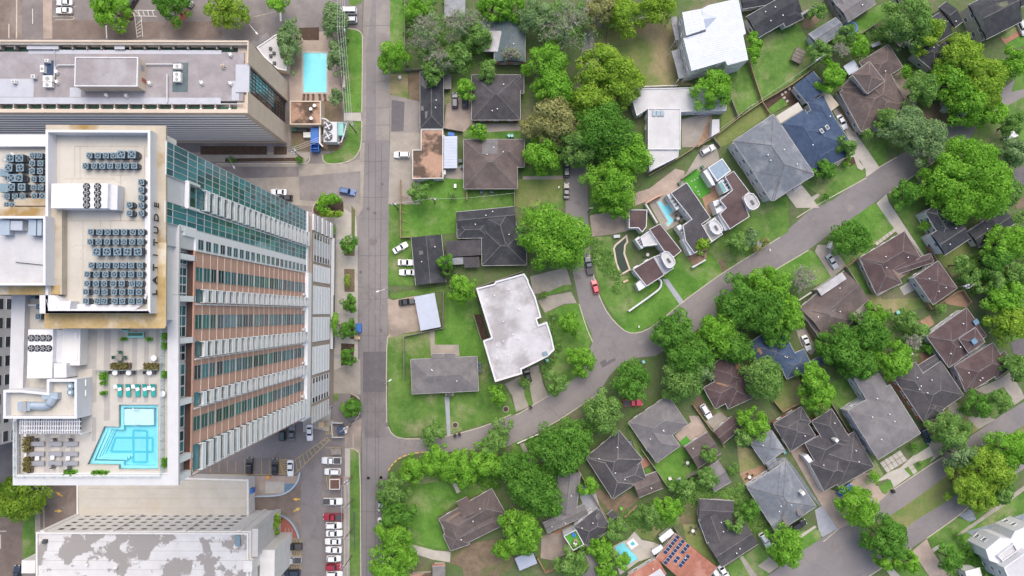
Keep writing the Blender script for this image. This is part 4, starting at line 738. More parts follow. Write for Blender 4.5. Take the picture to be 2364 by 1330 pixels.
for i in range(14):
    a = Q('R3', random.uniform(0, 60), random.uniform(300, 700), ZA+.3); q.tube([a, a+Vector((random.uniform(.5,1.5), random.uniform(-1,1), .2)), a+Vector((random.uniform(1.5,2.5), random.uniform(-1.5,1.5), -.1))], .06, k=5)
tag(q.build('pipe_tangle', 'steel'), 'tangle of silver refrigerant pipes at the photo left edge', 'pipes')
def air_handler(label, v, x0, y0, x1, y1, fans, z, h, tail):
    a, b_, c, d = rect(v, x0, y0, x1, y1, z+h); t_ = thing('air_handler', label, 'air handler', ((a+b_)/2, (c+d)/2, z))
    o = wbox('casing', a, b_, c, d, z+.15, z+h, 'white', t_)
    wbox('skid', a+.1, b_-.1, c+.1, d-.1, z, z+.15, 'grey', t_)
    for i in range(1, 4): 
        if b_-a > d-c: wbox('panel_seam', a+(b_-a)*i/6-.03, a+(b_-a)*i/6+.03, c-.01, d+.01, z+.3, z+h+.015, 'light_grey', t_)
        else: wbox('panel_seam', a-.01, b_+.01, c+(d-c)*i/7-.03, c+(d-c)*i/7+.03, z+.3, z+h+.015, 'light_grey', t_)
    e = tail; a2, b2, c2, d2 = rect(v, *e, z+h*.7); wbox('inlet_hood', a2, b2, c2, d2, z+.15, z+h*.7, 'light_grey', t_)
    for x, y in fans:
        p = Q(v, x, y, z+h+.1); q = MB(); q.cyl((p.x, p.y), .52, z+h, z+h+.16, 18); f_ = q.build('fan_cowl', 'black', t_); q = MB()
        for k in range(5): q.box((p.x+.22*math.cos(k*1.257), p.y+.22*math.sin(k*1.257), z+h+.18), (.42, .16, .02), k*1.257)
        q.build('fan_blades', 'grey', f_)
air_handler('big white air handler with eight fans on the penthouse roof', 'R3', 440, 532, 915, 742, [(x, y) for x in (738,832) for y in (557,610,663,715)], ZL+.05, 2.6, (915,545,1000,755))
air_handler('white air handler with eight fans beside the pool deck corridor', 'R5', 255, 785, 470, 1225, [(x, y) for y in (862,955) for x in (283,335,387,438)], ZF, 2.6, (470,790,560,1085))
def lounger(label, grp, c, ang, m, towel=None):
    t_ = thing('sun_lounger', label, 'sun lounger', c, ang, grp)
    link('frame', MB().box((0,0,.22), (.74,1.95,.08)).mesh('frame', 'grey'), t_); link('mattress', MB().box((0,-.3,.32), (.68,1.3,.13)).mesh('mattress', m), t_)
    q = MB(); q.box((0,0,0), (.68,.72,.12)); o = link('backrest', q.mesh('backrest', m), t_, (0,.66,.46), (R(28),0,0))
    for x in (-.3,.3):
        for y in (-.8,.8): link('leg', MB().box((x,y,.1), (.06,.06,.2)).mesh('leg', 'grey'), t_)
    if towel: link('towel', MB().box((0,.2,.42), (.55,.5,.05), .4).mesh('towel', 'white'), t_)
for i, x in enumerate((1117,1195,1283,1352,1428)): lounger('teal sun lounger above the rooftop pool, %s from left' % ORD[i], 'teal loungers by the rooftop pool', Q('R7', x, 408, ZF+.3)+Vector((0,0,-.28)), 0, 'teal', True)
for j, y in enumerate((905,1000,1087)):
    for i, x in enumerate((355,520,668)): lounger('grey deck lounger left of the rooftop pool, %s row, %s' % (('upper','middle','lower')[j], ('left','middle','right')[i]), 'grey loungers by the rooftop pool', Q('R7', x, y, ZF+.3)+Vector((0,0,-.28)), R(90), 'cushion_grey')
def table(label, c, r, h=.6, sq=False, m='white', grp='small tables on the pool deck'):
    t_ = thing('side_table', label, 'table', c, 0, grp); q = MB()
    if sq: q.box((0,0,h), (2*r,2*r,.06))
    else: q.cyl((0,0), r, h-.03, h+.03, 18)
    link('top', q.mesh('top', m), t_); q = MB(); q.cyl((0,0), .06, .03, h-.03, 8); link('stem', q.mesh('stem', 'grey'), t_); q = MB(); q.cyl((0,0), r*.5, 0, .03, 12); link('foot', q.mesh('foot', 'grey'), t_)
D = Vector((0,0,-.48))
for i, (x, y) in enumerate(((1075,373),(1240,373),(1387,387))): table('small square white table between teal loungers, %s from left' % ORD[i], Q('R7', x, y, ZF+.5)+D, .3, .5, True)
for i, (x, y) in enumerate(((347,1040),(488,1033),(633,1040))): table('small square white table between grey loungers, %s from left' % ORD[i], Q('R7', x, y, ZF+.5)+D, .3, .5, True)
def chair(label, c, ang, m='dark_grey', grp='chairs on the pool deck'):
    t_ = thing('chair', label, 'chair', c, ang, grp); link('seat', MB().box((0,0,.43), (.5,.5,.1)).mesh('seat', m), t_); link('backrest', MB().box((0,.24,.72), (.5,.07,.5)).mesh('backrest', m), t_)
    for x in (-.2,.2):
        for y in (-.2,.2): link('leg', MB().box((x,y,.19), (.05,.05,.38)).mesh('leg', 'grey'), t_)
for i, x in enumerate((1070,1197,1390)):
    c = Q('R7', x, 243, ZF+.7)+Vector((0,0,-.68)); table('round white cafe table below the planters, %s from left' % ORD[i], c, .42, .72)
    for k, s_ in enumerate((-1,1)): chair('dark cafe chair %s of the %s round table below the planters' % (('left','right')[k], ('left','middle','right')[i]), c+Vector((s_*.62,0,0)), R(-90*s_))
for x, y, nm in ((1432,108,'right of the dining set'),(1513,440,'at the glass balustrade by the loungers')): table('round white table %s' % nm, Q('R7', x, y, ZF+.7)+Vector((0,0,-.68)), .45, .72)
c = Q('R7', 1108, 102, ZF+.7)+Vector((0,0,-.68)); table('square brown dining table with four dark teal chairs', c, .48, .72, True, 'wood_grey')
for k in range(4): chair('dark teal dining chair on the %s side of the square table' % ('upper','left','lower','right')[k], c+Vector((.75*math.cos(R(90+90*k)), .75*math.sin(R(90+90*k)), 0)), R(90*k), 'green_dark')
for i, (x, y, ang) in enumerate(((343,868,0),(512,868,0),(658,868,0),(495,1115,180),(645,1125,180))): chair('dark round-backed chair by the grey loungers, %s of five' % ORD[i], Q('R7', x, y, ZF+.4)+Vector((0,0,-.38)), R(ang))
def leafcards(n, rad, h, size, seed):
    r_ = np.random.default_rng(seed); c = np.stack([r_.uniform(-1,1,n)*rad[0], r_.uniform(-1,1,n)*rad[1], r_.uniform(.2,1,n)*h], 1); return c
def planter(label, v, x, y, w_, l_, z, m='pole_wood', leaf='dry_grass'):
    c = Q(v, x, y, z+.5); px = HC-z; sx = VIEWS[v][2]*px/F; t_ = thing('planter', label, 'planter', (c.x, c.y, z), 0, 'planters on the pool deck'); W, L_ = w_*sx, l_*sx
    link('box', MB().box((0,0,.3), (W, L_, .6)).mesh('box', m), t_); link('soil', MB().box((0,0,.61), (W*.9, L_*.9, .04)).mesh('soil', 'mulch'), t_)
    q = MB()
    for _ in range(int(60*W*L_)+20):
        p = Vector((random.uniform(-.45,.45)*W, random.uniform(-.45,.45)*L_, .62)); a = random.uniform(0,6.3); d = Vector((math.cos(a), math.sin(a), 0))*.22; u = Vector((0,0,random.uniform(.15,.45)))
        n = Vector((-d.y, d.x, 0))*.5; q.face([p, p+d*.6+n+u, p+d*1.4+u*1.1, p+d*.6-n+u])
    link('plants', q.mesh('plants', leaf), t_)
planter('long planter with brown grasses left of the lower grey loungers', 'R7', 265, 1097, 65, 140, ZF); planter('long planter with brown grasses left of the upper grey loungers', 'R7', 265, 910, 65, 140, ZF)
planter('long dark planter below the dining set', 'R7', 1122, 180, 175, 55, ZF); planter('long dark planter at the right above the cafe tables', 'R7', 1420, 185, 145, 55, ZF)
for i, (v, x, y, w_, l_, nm) in enumerate((('R7',967,275,48,70,'left of the teal loungers, top one'),('R7',970,340,34,28,'left of the teal loungers, middle one'),('R7',970,430,34,26,'left of the teal loungers, lowest one'),('R7',655,1168,100,36,'below the grey loungers'),('R7',900,1173,75,36,'below the pool, left one'),('R7',975,1175,60,28,'below the pool, right one'),('R7',1528,260,26,60,'on the glass balustrade by the cafe tables'),('R7',1528,1080,30,80,'on the balustrade right of the pool'),('R5',1123,870,34,26,'left below the bench'),('R5',1350,873,34,26,'right below the bench'),('R5',1484,845,34,60,'topmost at the balustrade'),('R5',1484,930,34,60,'second at the balustrade'))):
    planter('bright green planter box '+nm, v, x, y, w_, l_, ZF, 'green_plastic', 'leaf_b')
for v, x, y, w_, l_, nm in (('R5',1225,835,150,50,'long teal bench on the striped roof deck'),('R5',1130,790,60,24,'short teal bench under the mossy ledge')):
    c = Q(v, x, y, ZF+.4); sx = VIEWS[v][2]*(HC-ZF)/F; t_ = thing('bench', nm, 'bench', (c.x, c.y, ZF+.02)); link('seat', MB().box((0,0,.42), (w_*sx, l_*sx, .12)).mesh('seat', 'teal_metal'), t_); link('plinth', MB().box((0,0,.18), (w_*sx*.9, l_*sx*.7, .36)).mesh('plinth', 'green_dark'), t_); link('cushion', MB().box((0,.1,.52), (w_*sx*.85, l_*sx*.5, .08)).mesh('cushion', 'green_dark'), t_)
# far building at the left edge behind the tower
fb = thing('grey_office_block', 'grey wall with rows of dark windows at the photo left edge', 'building', (-140, -20, 0))
wbox('wall', -175, -133, -34.5, 12, 0, 46, 'stucco_grey', fb)
for z in range(3, 45, 3):
    for j in range(9):
        y = -32.6+j*5.0; o = cbox('window', (.1, 2.9, 1.9), 'light_grey', fb, rel(fb, (-132.96, y, z+1.2))); cbox('pane', (.06, 2.7, 1.7), 'glass_dark', o, (.05, 0, 0))
wbox('roof', -175, -132.8, -34.7, 12.2, 46, 46.5, 'membrane', fb)
# ================================================================ OTHER CITY BUILDINGS
# beige hotel with striped front, upper left
ZH = 31.0
hb = thing('striped_hotel', 'long beige hotel with black and white striped front and grey roof', 'building', (-110, 72, 0))
def wq(v, x, y, z): return Q(v, x, y, z)
xr = Q('R2', 566, 500, ZH).x; yt_ = Q('R2', 400, 312, ZH).y; yb_ = Q('R2', 400, 866, ZH).y; xl = -175; ye_0 = Q('R2', 566, 700, ZH).y; ye_1 = Q('R2', 566, 485, ZH).y
wbox('body', xl, xr-3.02, yb_+.6, yt_-.42, 0, ZH-3.2, 'stucco_tan', hb); wbox('body_end', xr-3.01, xr-.02, yb_+.63, ye_0, 0, ZH-1.7, 'stucco_tan', hb); wbox('body_end', xr-3.01, xr-.02, ye_1, yt_-.43, 0, ZH-1.7, 'stucco_tan', hb)
nfl = 12
for i in range(nfl):
    z0 = 2.6+i*(ZH-4.6)/nfl; hh = (ZH-4.6)/nfl
    wbox('spandrel', xl, xr-1.2, yb_, yb_+.58, z0+.51, z0+hh-.06, 'facade_white', hb)
    wbox('window_band', xl, xr-1.2, yb_-.03, yb_+.56, z0-.05, z0+.50, 'black', hb)
wbox('front_top', xl, xr, yb_-.02, yb_+.9, ZH-2, ZH, 'stucco_tan', hb)
wbox('corner_pier', xr-1.2, xr, yb_-.06, yb_+.62, 0, ZH-2.02, 'stucco_tan', hb)
wbox('base_band', xl, xr-1.2, yb_+.02, yb_+.55, 0, 2.5, 'stucco_tan', hb)
# east end: two beige fins with a tall glass wall between
ye0 = Q('R2', 566, 700, ZH).y; ye1 = Q('R2', 566, 485, ZH).y
xe = Q('R2', 600, 600, ZH).x
wbox('end_fin', xr, xr+.3, yb_-.05, ye0, 0, ZH+.0, 'stucco_tan', hb); wbox('end_fin', xr, xr+.3, ye1, yt_+.05, 0, ZH, 'stucco_tan', hb)
wbox('end_backing', xr-3, xr-.6, ye0+.02, ye1-.02, 0, ZH-2, 'dark_grey', hb)
wbox('end_roof', xr-3.2, xr+.25, ye0+.02, ye1-.02, ZH-1.6, ZH-.9, 'roof_pale_strip', hb)
ny = 7; nz = 12
for k in range(nz):
    for j in range(ny):
        ya = ye0+.15+(ye1-ye0-.3)*j/ny; yc = ye0+.15+(ye1-ye0-.3)*(j+1)/ny; z0 = .5+k*(ZH-3.0)/nz; z1 = .5+(k+1)*(ZH-3.0)/nz
        wbox('pane', xr-.5, xr-.4, ya+.05, yc-.05, z0+.06, z1-.06, 'glass_teal' if 4 <= k <= 9 and j > 1 else 'glass_dark', hb)
for j in range(ny+1): ya = ye0+.15+(ye1-ye0-.3)*j/ny; wbox('mullion', xr-.55, xr-.3, ya-.06, ya+.06, .3, ZH-2, 'brick_dark', hb)
for k in range(nz+1): wbox('transom', xr-.55, xr-.33, ye0+.1, ye1-.1, .44+k*(ZH-3.0)/nz, .56+k*(ZH-3.0)/nz, 'brick_dark', hb)
# roof deck, trough and cross beams
wbox('roof', xl, xr-1.2, Q('R2',0,775,ZH-1.2).y, Q('R2',0,400,ZH-1.2).y, ZH-3.2, ZH-1.2, 'gravel_roof', hb)
wbox('pale_walkway', xl, xr-7, Q('R1',0,930,ZH-1.2).y, Q('R1',0,880,ZH-1.2).y, ZH-1.19, ZH-1.16, 'roof_pale_strip', hb); wbox('pale_walkway', Q('R1',240,0,ZH).x, xr-7, Q('R1',0,486,ZH-1.2).y, Q('R1',0,450,ZH-1.2).y, ZH-1.19, ZH-1.16, 'roof_pale_strip', hb)
wbox('pale_walkway', Q('R2',460,0,ZH-1.2).x, Q('R2',515,0,ZH-1.2).x, Q('R2',0,770,ZH-1.2).y, Q('R2',0,620,ZH-1.2).y, ZH-1.19, ZH-1.165, 'roof_pale_strip', hb)
wbox('pale_patch', xl, Q('R1',325,0,ZH-1.2).x, Q('R1',0,875,ZH-1.2).y, Q('R1',0,712,ZH-1.2).y, ZH-1.19, ZH-1.17, 'roof_pale_strip', hb); wbox('pale_patch', Q('R1',650,0,ZH-1.2).x, Q('R1',750,0,ZH-1.2).x, Q('R1',0,875,ZH-1.2).y, Q('R1',0,790,ZH-1.2).y, ZH-1.19, ZH-1.17, 'roof_pale_strip', hb)
for yy0, yy1 in ((942,990),(412,445)): wbox('trough', xl, xr-1.3, Q('R1',0,yy1,ZH-1).y, Q('R1',0,yy0,ZH-1).y, ZH-2.6, ZH-2.4, 'green_dark', hb)
for yy0, yy1 in ((362,400),(990,1006)): wbox('outer_parapet', xl, xr-.05, Q('R1',0,yy1,ZH).y, Q('R1',0,yy0,ZH).y, ZH-1.2, ZH-.2 if yy0 < 500 else ZH-.02, 'concrete', hb)
wbox('front_cap', xl, xr, yt_-.4, yt_+.05, ZH-3, ZH, 'stucco_tan', hb); wbox('inner_kerb', xl, xr-1.3, Q('R1',0,940,ZH-1).y, Q('R1',0,932,ZH-1).y, ZH-1.2, ZH-.8, 'roof_pale_strip', hb)
x = 0
for i in range(18):
    for yy0, yy1, ys in ((936,996,988),(370,446,400)):
        px = (0 if yy0 > 500 else 8)+130*i+ (-5 if yy0 > 500 else 0)
        if px > 2160: continue
        a, b_ = Q('R1', px, yy0, ZH-.9), Q('R1', px, yy1, ZH-.9); wbox('cross_beam', a.x-.16, a.x+.16, min(a.y,b_.y), max(a.y,b_.y), ZH-2.3, ZH-.75, 'concrete', hb)
        c = Q('R1', px, ys, ZH-.5); cbox('floodlight', (.55, .4, .4), 'white', hb, rel(hb, (c.x, c.y, ZH-.5)), .3)
for px in (250, 590, 1040):
    a = Q('R1', px, 430, ZH-1)
    if px != 590: cbox('pale_cover', (8 if px == 250 else 2.6, 1.1, .1), 'roof_pale_strip', hb, rel(hb, (a.x+4 if px == 250 else a.x+1.3, a.y, ZH-.7)))
pent = thing('roof_penthouse', 'flat brown-roofed plant room on the striped hotel roof', 'plant room', (*Q('R1', 960, 650, ZH)[:2], ZH-1.2))
a, b_, c, d = rect('R1', 680, 516, 1242, 782, ZH+2.8); wbox('walls', a+.05, b_-.05, c+.05, d-.05, ZH-1.2, ZH+2.5, 'stucco_tan', pent)
q = MB(); o_ = [(a,c),(b_,c),(b_,d),(a,d)]; q.ring(o_, inset(o_, .2), ZH+2.5, ZH+2.95); q.build('parapet', 'white', pent); wbox('roof', a+.2, b_-.2, c+.2, d-.2, ZH+2.5, ZH+2.8, 'gravel_roof', pent)
wbox('door', b_-.04, b_+.02, c+2.0, c+3.0, ZH-1.1, ZH+.9, 'copper_red', pent); wbox('vent_grille', b_-.04, b_+.02, d-2.6, d-1.2, ZH-.2, ZH+1.6, 'grey', pent)
def equip(label, x, y, w_, l_, h, m='light_grey', v='R1', z=ZH-1.2, parts=1, cat='roof unit', grp='units on the hotel roof', ang=0.0):
    c = Q(v, x, y, z+h); t_ = thing('roof_unit', label, cat, (c.x, c.y, z), ang, grp)
    link('casing', MB().box((0,0,h/2+.05), (w_, l_, h)).mesh('casing', m), t_); link('skid', MB().box((0,0,.02), (w_*1.1, l_*1.1, .06)).mesh('skid', 'dark_grey'), t_)
    if parts:
        q = MB(); q.cyl((0,0), min(w_,l_)*.33, h+.05, h+.18, 12); link('fan_cowl', q.mesh('fan_cowl', 'grey'), t_)
    return t_
for v, x, y, w_, l_, nm in (('R1',420,547,1.0,.8,'white box above the dark mat at left'),('R1',430,710,2.4,1.6,'upper of two humped units left of the plant room'),('R1',428,765,2.2,1.2,'lower of two humped units left of the plant room'),('R1',1600,597,2.0,1.2,'topmost unit on the dark mat right of the plant room'),('R1',1597,670,1.8,1.2,'middle unit on the dark mat right of the plant room'),('R1',1597,715,1.8,1.2,'lowest unit on the dark mat right of the plant room'),('R1',380,620,1.0,1.8,'upright unit left of the dark mat'),('R1',297,690,1.0,.9,'small white unit at the left roof edge'),('R1',118,735,.9,.8,'small unit on the pale patch at left')):
    equip('pale '+nm, x, y, w_, l_, 1.1, 'offwhite', v)
for i, (v, x, y) in enumerate((('R1',510,650),('R1',515,740),('R1',960,860),('R1',1350,750),('R2',440,420),('R2',218,635),('R2',440,640),('R1',1140,865),('R2',385,510))):
    c = Q(v, x, y, ZH-.6); t_ = thing('vent_cluster', 'cluster of white roof vents on the hotel roof, ' + ['left of the plant room, upper','left of the plant room, lower','below the plant room','right of the plant room','by the upper right corner','lower right of the dark mat','by the lower right corner','below the plant room at right','around a wooden box at right'][i], 'vent', (c.x, c.y, ZH-1.2), 0, 'vents on the hotel roof')
    for k in range(5):
        a = k*1.256+.3*(k % 2); q = MB(); q.cyl(((.3+.2*(k % 3))*math.cos(a), (.3+.2*(k % 3))*math.sin(a)), .15, .1, .65, 10, .12); link('pipe', q.mesh('pipe', 'white'), t_)
    q = MB(); q.cyl((0,0), .4, 0, .9, 12); link('drum', q.mesh('drum', 'offwhite' if i != 8 else 'wood'), t_)
slab('dark_mat', 'R1', 400, 545, 490, 680, ZH-1.14, .02, 'roof_navy', hb); slab('dark_mat', 'R1', 1560, 565, 1695, 830, ZH-1.14, .02, 'roof_teal', hb)
for pts in ([(0,398),(490,398),(490,700)], [(680,588),(520,588),(498,610),(498,650)], [(1310,580),(1560,580)], [(1508,670),(1508,930)]):
    q = MB(); q.tube(QL('R1', pts, ZH-.7), .16, k=8); q.build('roof_pipe', 'light_grey', hb)
# hotel annexes
an = thing('white_pool_house', 'low white flat-roofed pool house against the hotel corner', 'building', (*Q('R2', 760, 420)[:2], 0))
pp = [p[:2] for p in QL('R2', [(640,365),(790,265),(870,250),(870,545),(800,530),(700,440)], 3.6)]
q = MB(); q.prism(pp, 0, 3.2); q.build('walls', 'stucco_tan', an); q = MB(); q.ring(pp, inset(pp, .25), 3.2, 3.8); q.build('parapet', 'white', an); q = MB(); q.prism(inset(pp, .22), 3.2, 3.5); q.build('roof', 'membrane_white', an)
q = MB(); q.prism([p[:2] for p in QL('R2', [(590,325),(720,248),(745,285),(630,365)], 3.2)], 0, 3.2); q.build('lean_to', 'roof_grey', an)
for x, y in ((743,370),(770,405),(745,425),(773,482)): c = Q('R2', x, y, 4.2); cbox('roof_fan', (.8, .8, .7), 'dark_grey', an, rel(an, (c.x, c.y, 3.85)))
an = thing('brown_annex', 'low brown flat-roofed annex at the foot of the hotel', 'building', (*Q('R2', 1010, 870)[:2], 0))
pp = [p[:2] for p in QL('R2', [(895,775),(1135,775),(1135,958),(895,958)], 4)]
q = MB(); q.prism(pp, 0, 3.7); q.build('walls', 'stucco_tan', an); q = MB(); q.ring(pp, inset(pp, .35), 3.7, 4.2); q.build('parapet', 'stucco_tan', an); q = MB(); q.prism(inset(pp, .33), 3.7, 3.95); q.build('roof', 'roof_tan', an)
for x, y in ((1085,812),(1057,838),(1060,910)): c = Q('R2', x, y, 4.5); q = MB(); q.cyl((c.x, c.y), .35, 3.95, 4.7, 12); q.cyl((c.x, c.y), .5, 4.7, 4.85, 12); q.build('roof_vent', 'offwhite', an)
wl = thing('yard_wall', 'tan block wall round the service yard below the annex', 'wall', (*Q('R2', 1125, 1040)[:2], 0)); q = MB(); q.prism(ribbon(QL('R2', [(1125,780),(1125,1100),(1150,1125)], 2.5), .35), 0, 2.6); q.build('wall', 'stucco_tan', wl); q = MB(); q.prism(ribbon(QL('R2', [(1125,780),(1125,1100),(1150,1125)], 2.6), .45), 2.6, 2.75); q.build('cap', 'stucco', wl)
wl = thing('pool_wall', 'low tan wall at the right end of the hotel pool terrace', 'wall', (*Q('R2', 1300, 610)[:2], 0)); q = MB(); q.prism(ribbon(QL('R2', [(1308,545),(1308,670)], 1.8), .5), 0, 1.8); q.build('wall', 'stucco_tan', wl)
# hotel pool
hp = thing('hotel_pool', 'rectangular turquoise swimming pool beside the hotel', 'swimming pool', (*Q('R2', 1088, 555)[:2], 0))
pp = [p[:2] for p in QL('R2', [(985,392),(1190,395),(1188,720),(986,720)], .2)]
q = MB(); q.ring(pp, inset(pp, .5), .0, .16); q.build('coping', 'concrete_light', hp); q = MB(); q.prism(inset(pp, .48), .02, .085); q.build('basin_floor', 'pool_tile', hp)
q = MB(); q.prism([p[:2] for p in QL('R2', [(1130,400),(1180,400),(1180,460),(1130,460)], .1)], .08, .1); q.build('step', 'pool_edge', hp)
q = MB(); q.face([(p[0], p[1], .13) for p in (lambda z: z if area(z) > 0 else z[::-1])(inset(pp, .45))]); q.build('water', 'pool_water', hp)
for i, x in enumerate((1003,1035,1075,1125,1165)):
    c = Q('R2', x, 748, .3); lounger('brown lounger below the hotel pool, %s from left' % ORD[i], 'loungers by the hotel pool', (c.x, c.y, .11), R(4*(i-2)), 'brick_dark')
# cooling tower and dumpsters in the yard
ct = thing('cooling_tower', 'big grey cooling tower with two round fans by the street corner', 'cooling tower', (*Q('R2', 1200, 1010)[:2], 0))
a, b_, c, d = rect('R2', 1155, 935, 1255, 1090, 4); wbox('casing', a, b_, c, d, .6, 4, 'light_grey', ct); wbox('legs_frame', a+.2, b_-.2, c+.2, d-.2, 0, .6, 'grey', ct)
for y in (970,1045):
    p = Q('R2', 1188, y, 4.3); q = MB(); q.cyl((p.x, p.y), 1.25, 4, 4.5, 24); f_ = q.build('fan_cowl', 'dark_grey', ct); q = MB()
    for k in range(4): q.box((p.x+.55*math.cos(k*1.571+.5), p.y+.55*math.sin(k*1.571+.5), 4.53), (1.0, .38, .05), k*1.571+.5)
    q.cyl((p.x, p.y), .22, 4.5, 4.65, 10); q.build('fan_blades', 'light_grey', f_)
q = MB(); q.tube(QL('R2', [(1140,910),(1170,915),(1195,935)], 3.5), .25, k=8); q.tube(QL('R2', [(1260,1100),(1290,1090),(1310,1030),(1330,950),(1270,940)], 2.5), .22, k=8); q.build('pipe', 'light_grey', ct)
equip('teal metal cabinet beside the cooling tower', 1278, 988, 2.1, 4.0, 2.4, 'teal_metal', 'R2', 0, 0, 'cabinet', None)
equip('grey slatted box between cooling tower and teal cabinet', 1240, 1015, 1.3, 5.4, 2.8, 'grey', 'R2', 0, 0, 'cabinet', None)
db = thing('dumpster', 'long blue roll-off dumpster in the hotel service yard', 'dumpster', (*Q('R2', 1085, 1065)[:2], .1))
a, b_, c, d = rect('R2', 1055, 980, 1115, 1160, 2.2); o_ = [(a,c),(b_,c),(b_,d),(a,d)]; q = MB(); q.ring(o_, inset(o_, .12), .1, 2.2); q.build('side_walls', 'blue', db); wbox('floor', a+.1, b_-.1, c+.1, d-.1, .15, .3, 'blue', db); wbox('cover', a+.05, b_-.05, c+(d-c)*.35, d-.05, 2.21, 2.3, 'blue', db)
for i in range(5): wbox('rib', a-.08, b_+.08, c+(d-c)*(i+.5)/5-.06, c+(d-c)*(i+.5)/5+.06, .2, 2.15, 'blue', db)
equip('white skip lying in the service yard', 1027, 1035, 2.2, 1.6, 1.2, 'offwhite', 'R2', 0, 0, 'skip', None); equip('dark green bin beside the hotel foot', 925, 992, 1.6, 1.2, 1.3, 'green_dark', 'R2', 0, 0, 'bin', None); equip('dark open trailer in the service yard', 985, 985, 3.2, 2.0, .9, 'dark_grey', 'R2', 0, 0, 'trailer', None)
# lower left: low cream roof and the patchy white office
lw = thing('low_cream_building', 'low building with cracked cream roof below the pool tower', 'building', (*Q('R8', 1400, 280)[:2], 0))
pp = [p[:2] for p in QL('R8', [(652,60),(2120,100),(2120,455),(652,455)], 5)]
q = MB(); q.prism(pp, 0, 4.4); q.build('walls', 'stucco', lw); q = MB(); q.ring(pp, inset(pp, .5), 4.4, 5.0); q.build('parapet', 'stucco', lw); q = MB(); q.prism(inset(pp, .48), 4.4, 4.65); q.build('roof', 'membrane_cream', lw)
for y in (175,262,345): q = MB(); q.prism(ribbon(QL('R8', [(740,y),(2090,y)], 4.7), .07), 4.64, 4.67); q.build('roof_seam', 'ledge', lw)
c = Q('R8', 2150, 192, 3); cbox('blue_sign_box', (1.0, 1.3, 2.2), 'blue', lw, rel(lw, (c.x, c.y, 3)))
ZO = 20.0
ow = thing('white_patchy_office', 'white office block with patchy peeling roof and rows of dark windows', 'building', (*Q('R8', 1200, 750)[:2], 0))
pp = [p[:2] for p in QL('R8', [(305,550),(2118,556),(2118,1500),(305,1500)], ZO)]
xs_ = [p[0] for p in pp]; ys_ = [p[1] for p in pp]; x0_, x1_, y1_ = min(xs_), max(xs_), max(ys_); y0_ = min(ys_)
wbox('walls', x0_+.02, x1_-.02, y0_, y1_-.02, 0, ZO-.7, 'stucco', ow)
q = MB(); q.ring(pp, inset(pp, .45), ZO-.7, ZO); q.build('parapet', 'stucco', ow); q = MB(); q.prism(inset(pp, .43), ZO-.7, ZO-.4); q.build('roof', 'membrane_patchy', ow)
for y in (630,710,790,870): q = MB(); q.prism(ribbon(QL('R8', [(340,y),(2100,y)], ZO-.4), .06), ZO-.41, ZO-.385); q.build('roof_seam', 'concrete', ow)
for k in range(5):
    z = 4.9+k*2.85
    for j in range(15):
        xx = x0_+5+j*(x1_-x0_-9)/15; o = cbox('window', (1.5, .1, 1.35), 'stucco_grey', ow, rel(ow, (xx, y1_-.01, z+1.2))); cbox('pane', (1.3, .06, 1.2), 'glass_dark', o, (0, .05, 0))
for xx in (x0_+1.5, x0_+(x1_-x0_)*.35, x0_+(x1_-x0_)*.69, x1_-3): wbox('pilaster', xx-.5, xx+.5, y1_-.05, y1_+.3, 0, ZO-.3, 'stucco', ow)
wbox('east_fin', x1_, x1_+1.6, y1_-7, y1_+.3, 0, ZO-1.5, 'stucco_grey', ow); wbox('east_wall_panel', x1_, x1_+.35, y0_, y1_-7, 0, ZO-.5, 'stucco', ow)
c = Q('R8', 2030, 620, ZO); wbox('roof_hatch', c.x-.6, c.x+.6, c.y-1.4, c.y+1.4, ZO-.4, ZO+.3, 'ac_top', ow); c = Q('R8', 385, 628, ZO); wbox('roof_hatch', c.x-.5, c.x+.5, c.y-.5, c.y+.5, ZO-.4, ZO+.5, 'dark_grey', ow)
c = Q('R8', 2260, 632, 8); wbox('blue_sign_box', c.x-.5, c.x+.5, c.y-.7, c.y+.7, 5, 8, 'blue', ow)
a, b_, c, d = rect('R8', 185, 790, 300, 900, ZO-3); wbox('stair_turret', a, b_, c, d, 0, ZO-3, 'stucco', ow); a, b_, c, d = rect('R8', 2075, 795, 2150, 890, ZO+.5); wbox('stair_turret', a, b_, c, d, 0, ZO+.5, 'stucco', ow); wbox('east_stair', b_, b_+4, d-8, d+1, 0, ZO-5, 'stucco', ow)
for x, y in ((740,828),(1655,832),(990,850)): c = Q('R8', x, y, ZO); q = MB(); q.cyl((c.x, c.y), .35, ZO-.4, ZO+.3, 10); q.build('roof_vent', 'offwhite', ow)

# ================================================================ HOUSES
VENT = (lambda q: (q.cyl((0,0), .11, -.3, .5, 8), q.cyl((0,0), .17, .5, .58, 8), q.mesh('vent_pipe', 'white'))[-1])(MB())
WIN = {}
def win_mesh():
    q = MB()
    for x in (-.62, .62): q.box((x, 0, 0), (.1, .16, 1.3))
    for z in (-.6, .6): q.box((0, 0, z), (1.14, .16, .1))
    q.box((0, 0, 0), (1.14, .12, .06)); q.box((0, -.09, -.69), (1.5, .24, .08)); g = MB(); g.box((0, 0, 0), (1.16, .05, 1.12)); return q.mesh('window', 'white'), g.mesh('pane', 'glass_dark')
WINM = win_mesh()
def frame3(v, A, B, C, z):
    a, b, c = Q(v, *A, z), Q(v, *B, z), Q(v, *C, z); u = (b-a); L = u.length; u.normalize(); n = Vector((-u.y, u.x, 0)); w_ = (c-b).dot(n)
    if w_ < 0: n = -n; w_ = -w_
    ctr = a+u*L/2+n*w_/2; return ctr, u, n, L, w_
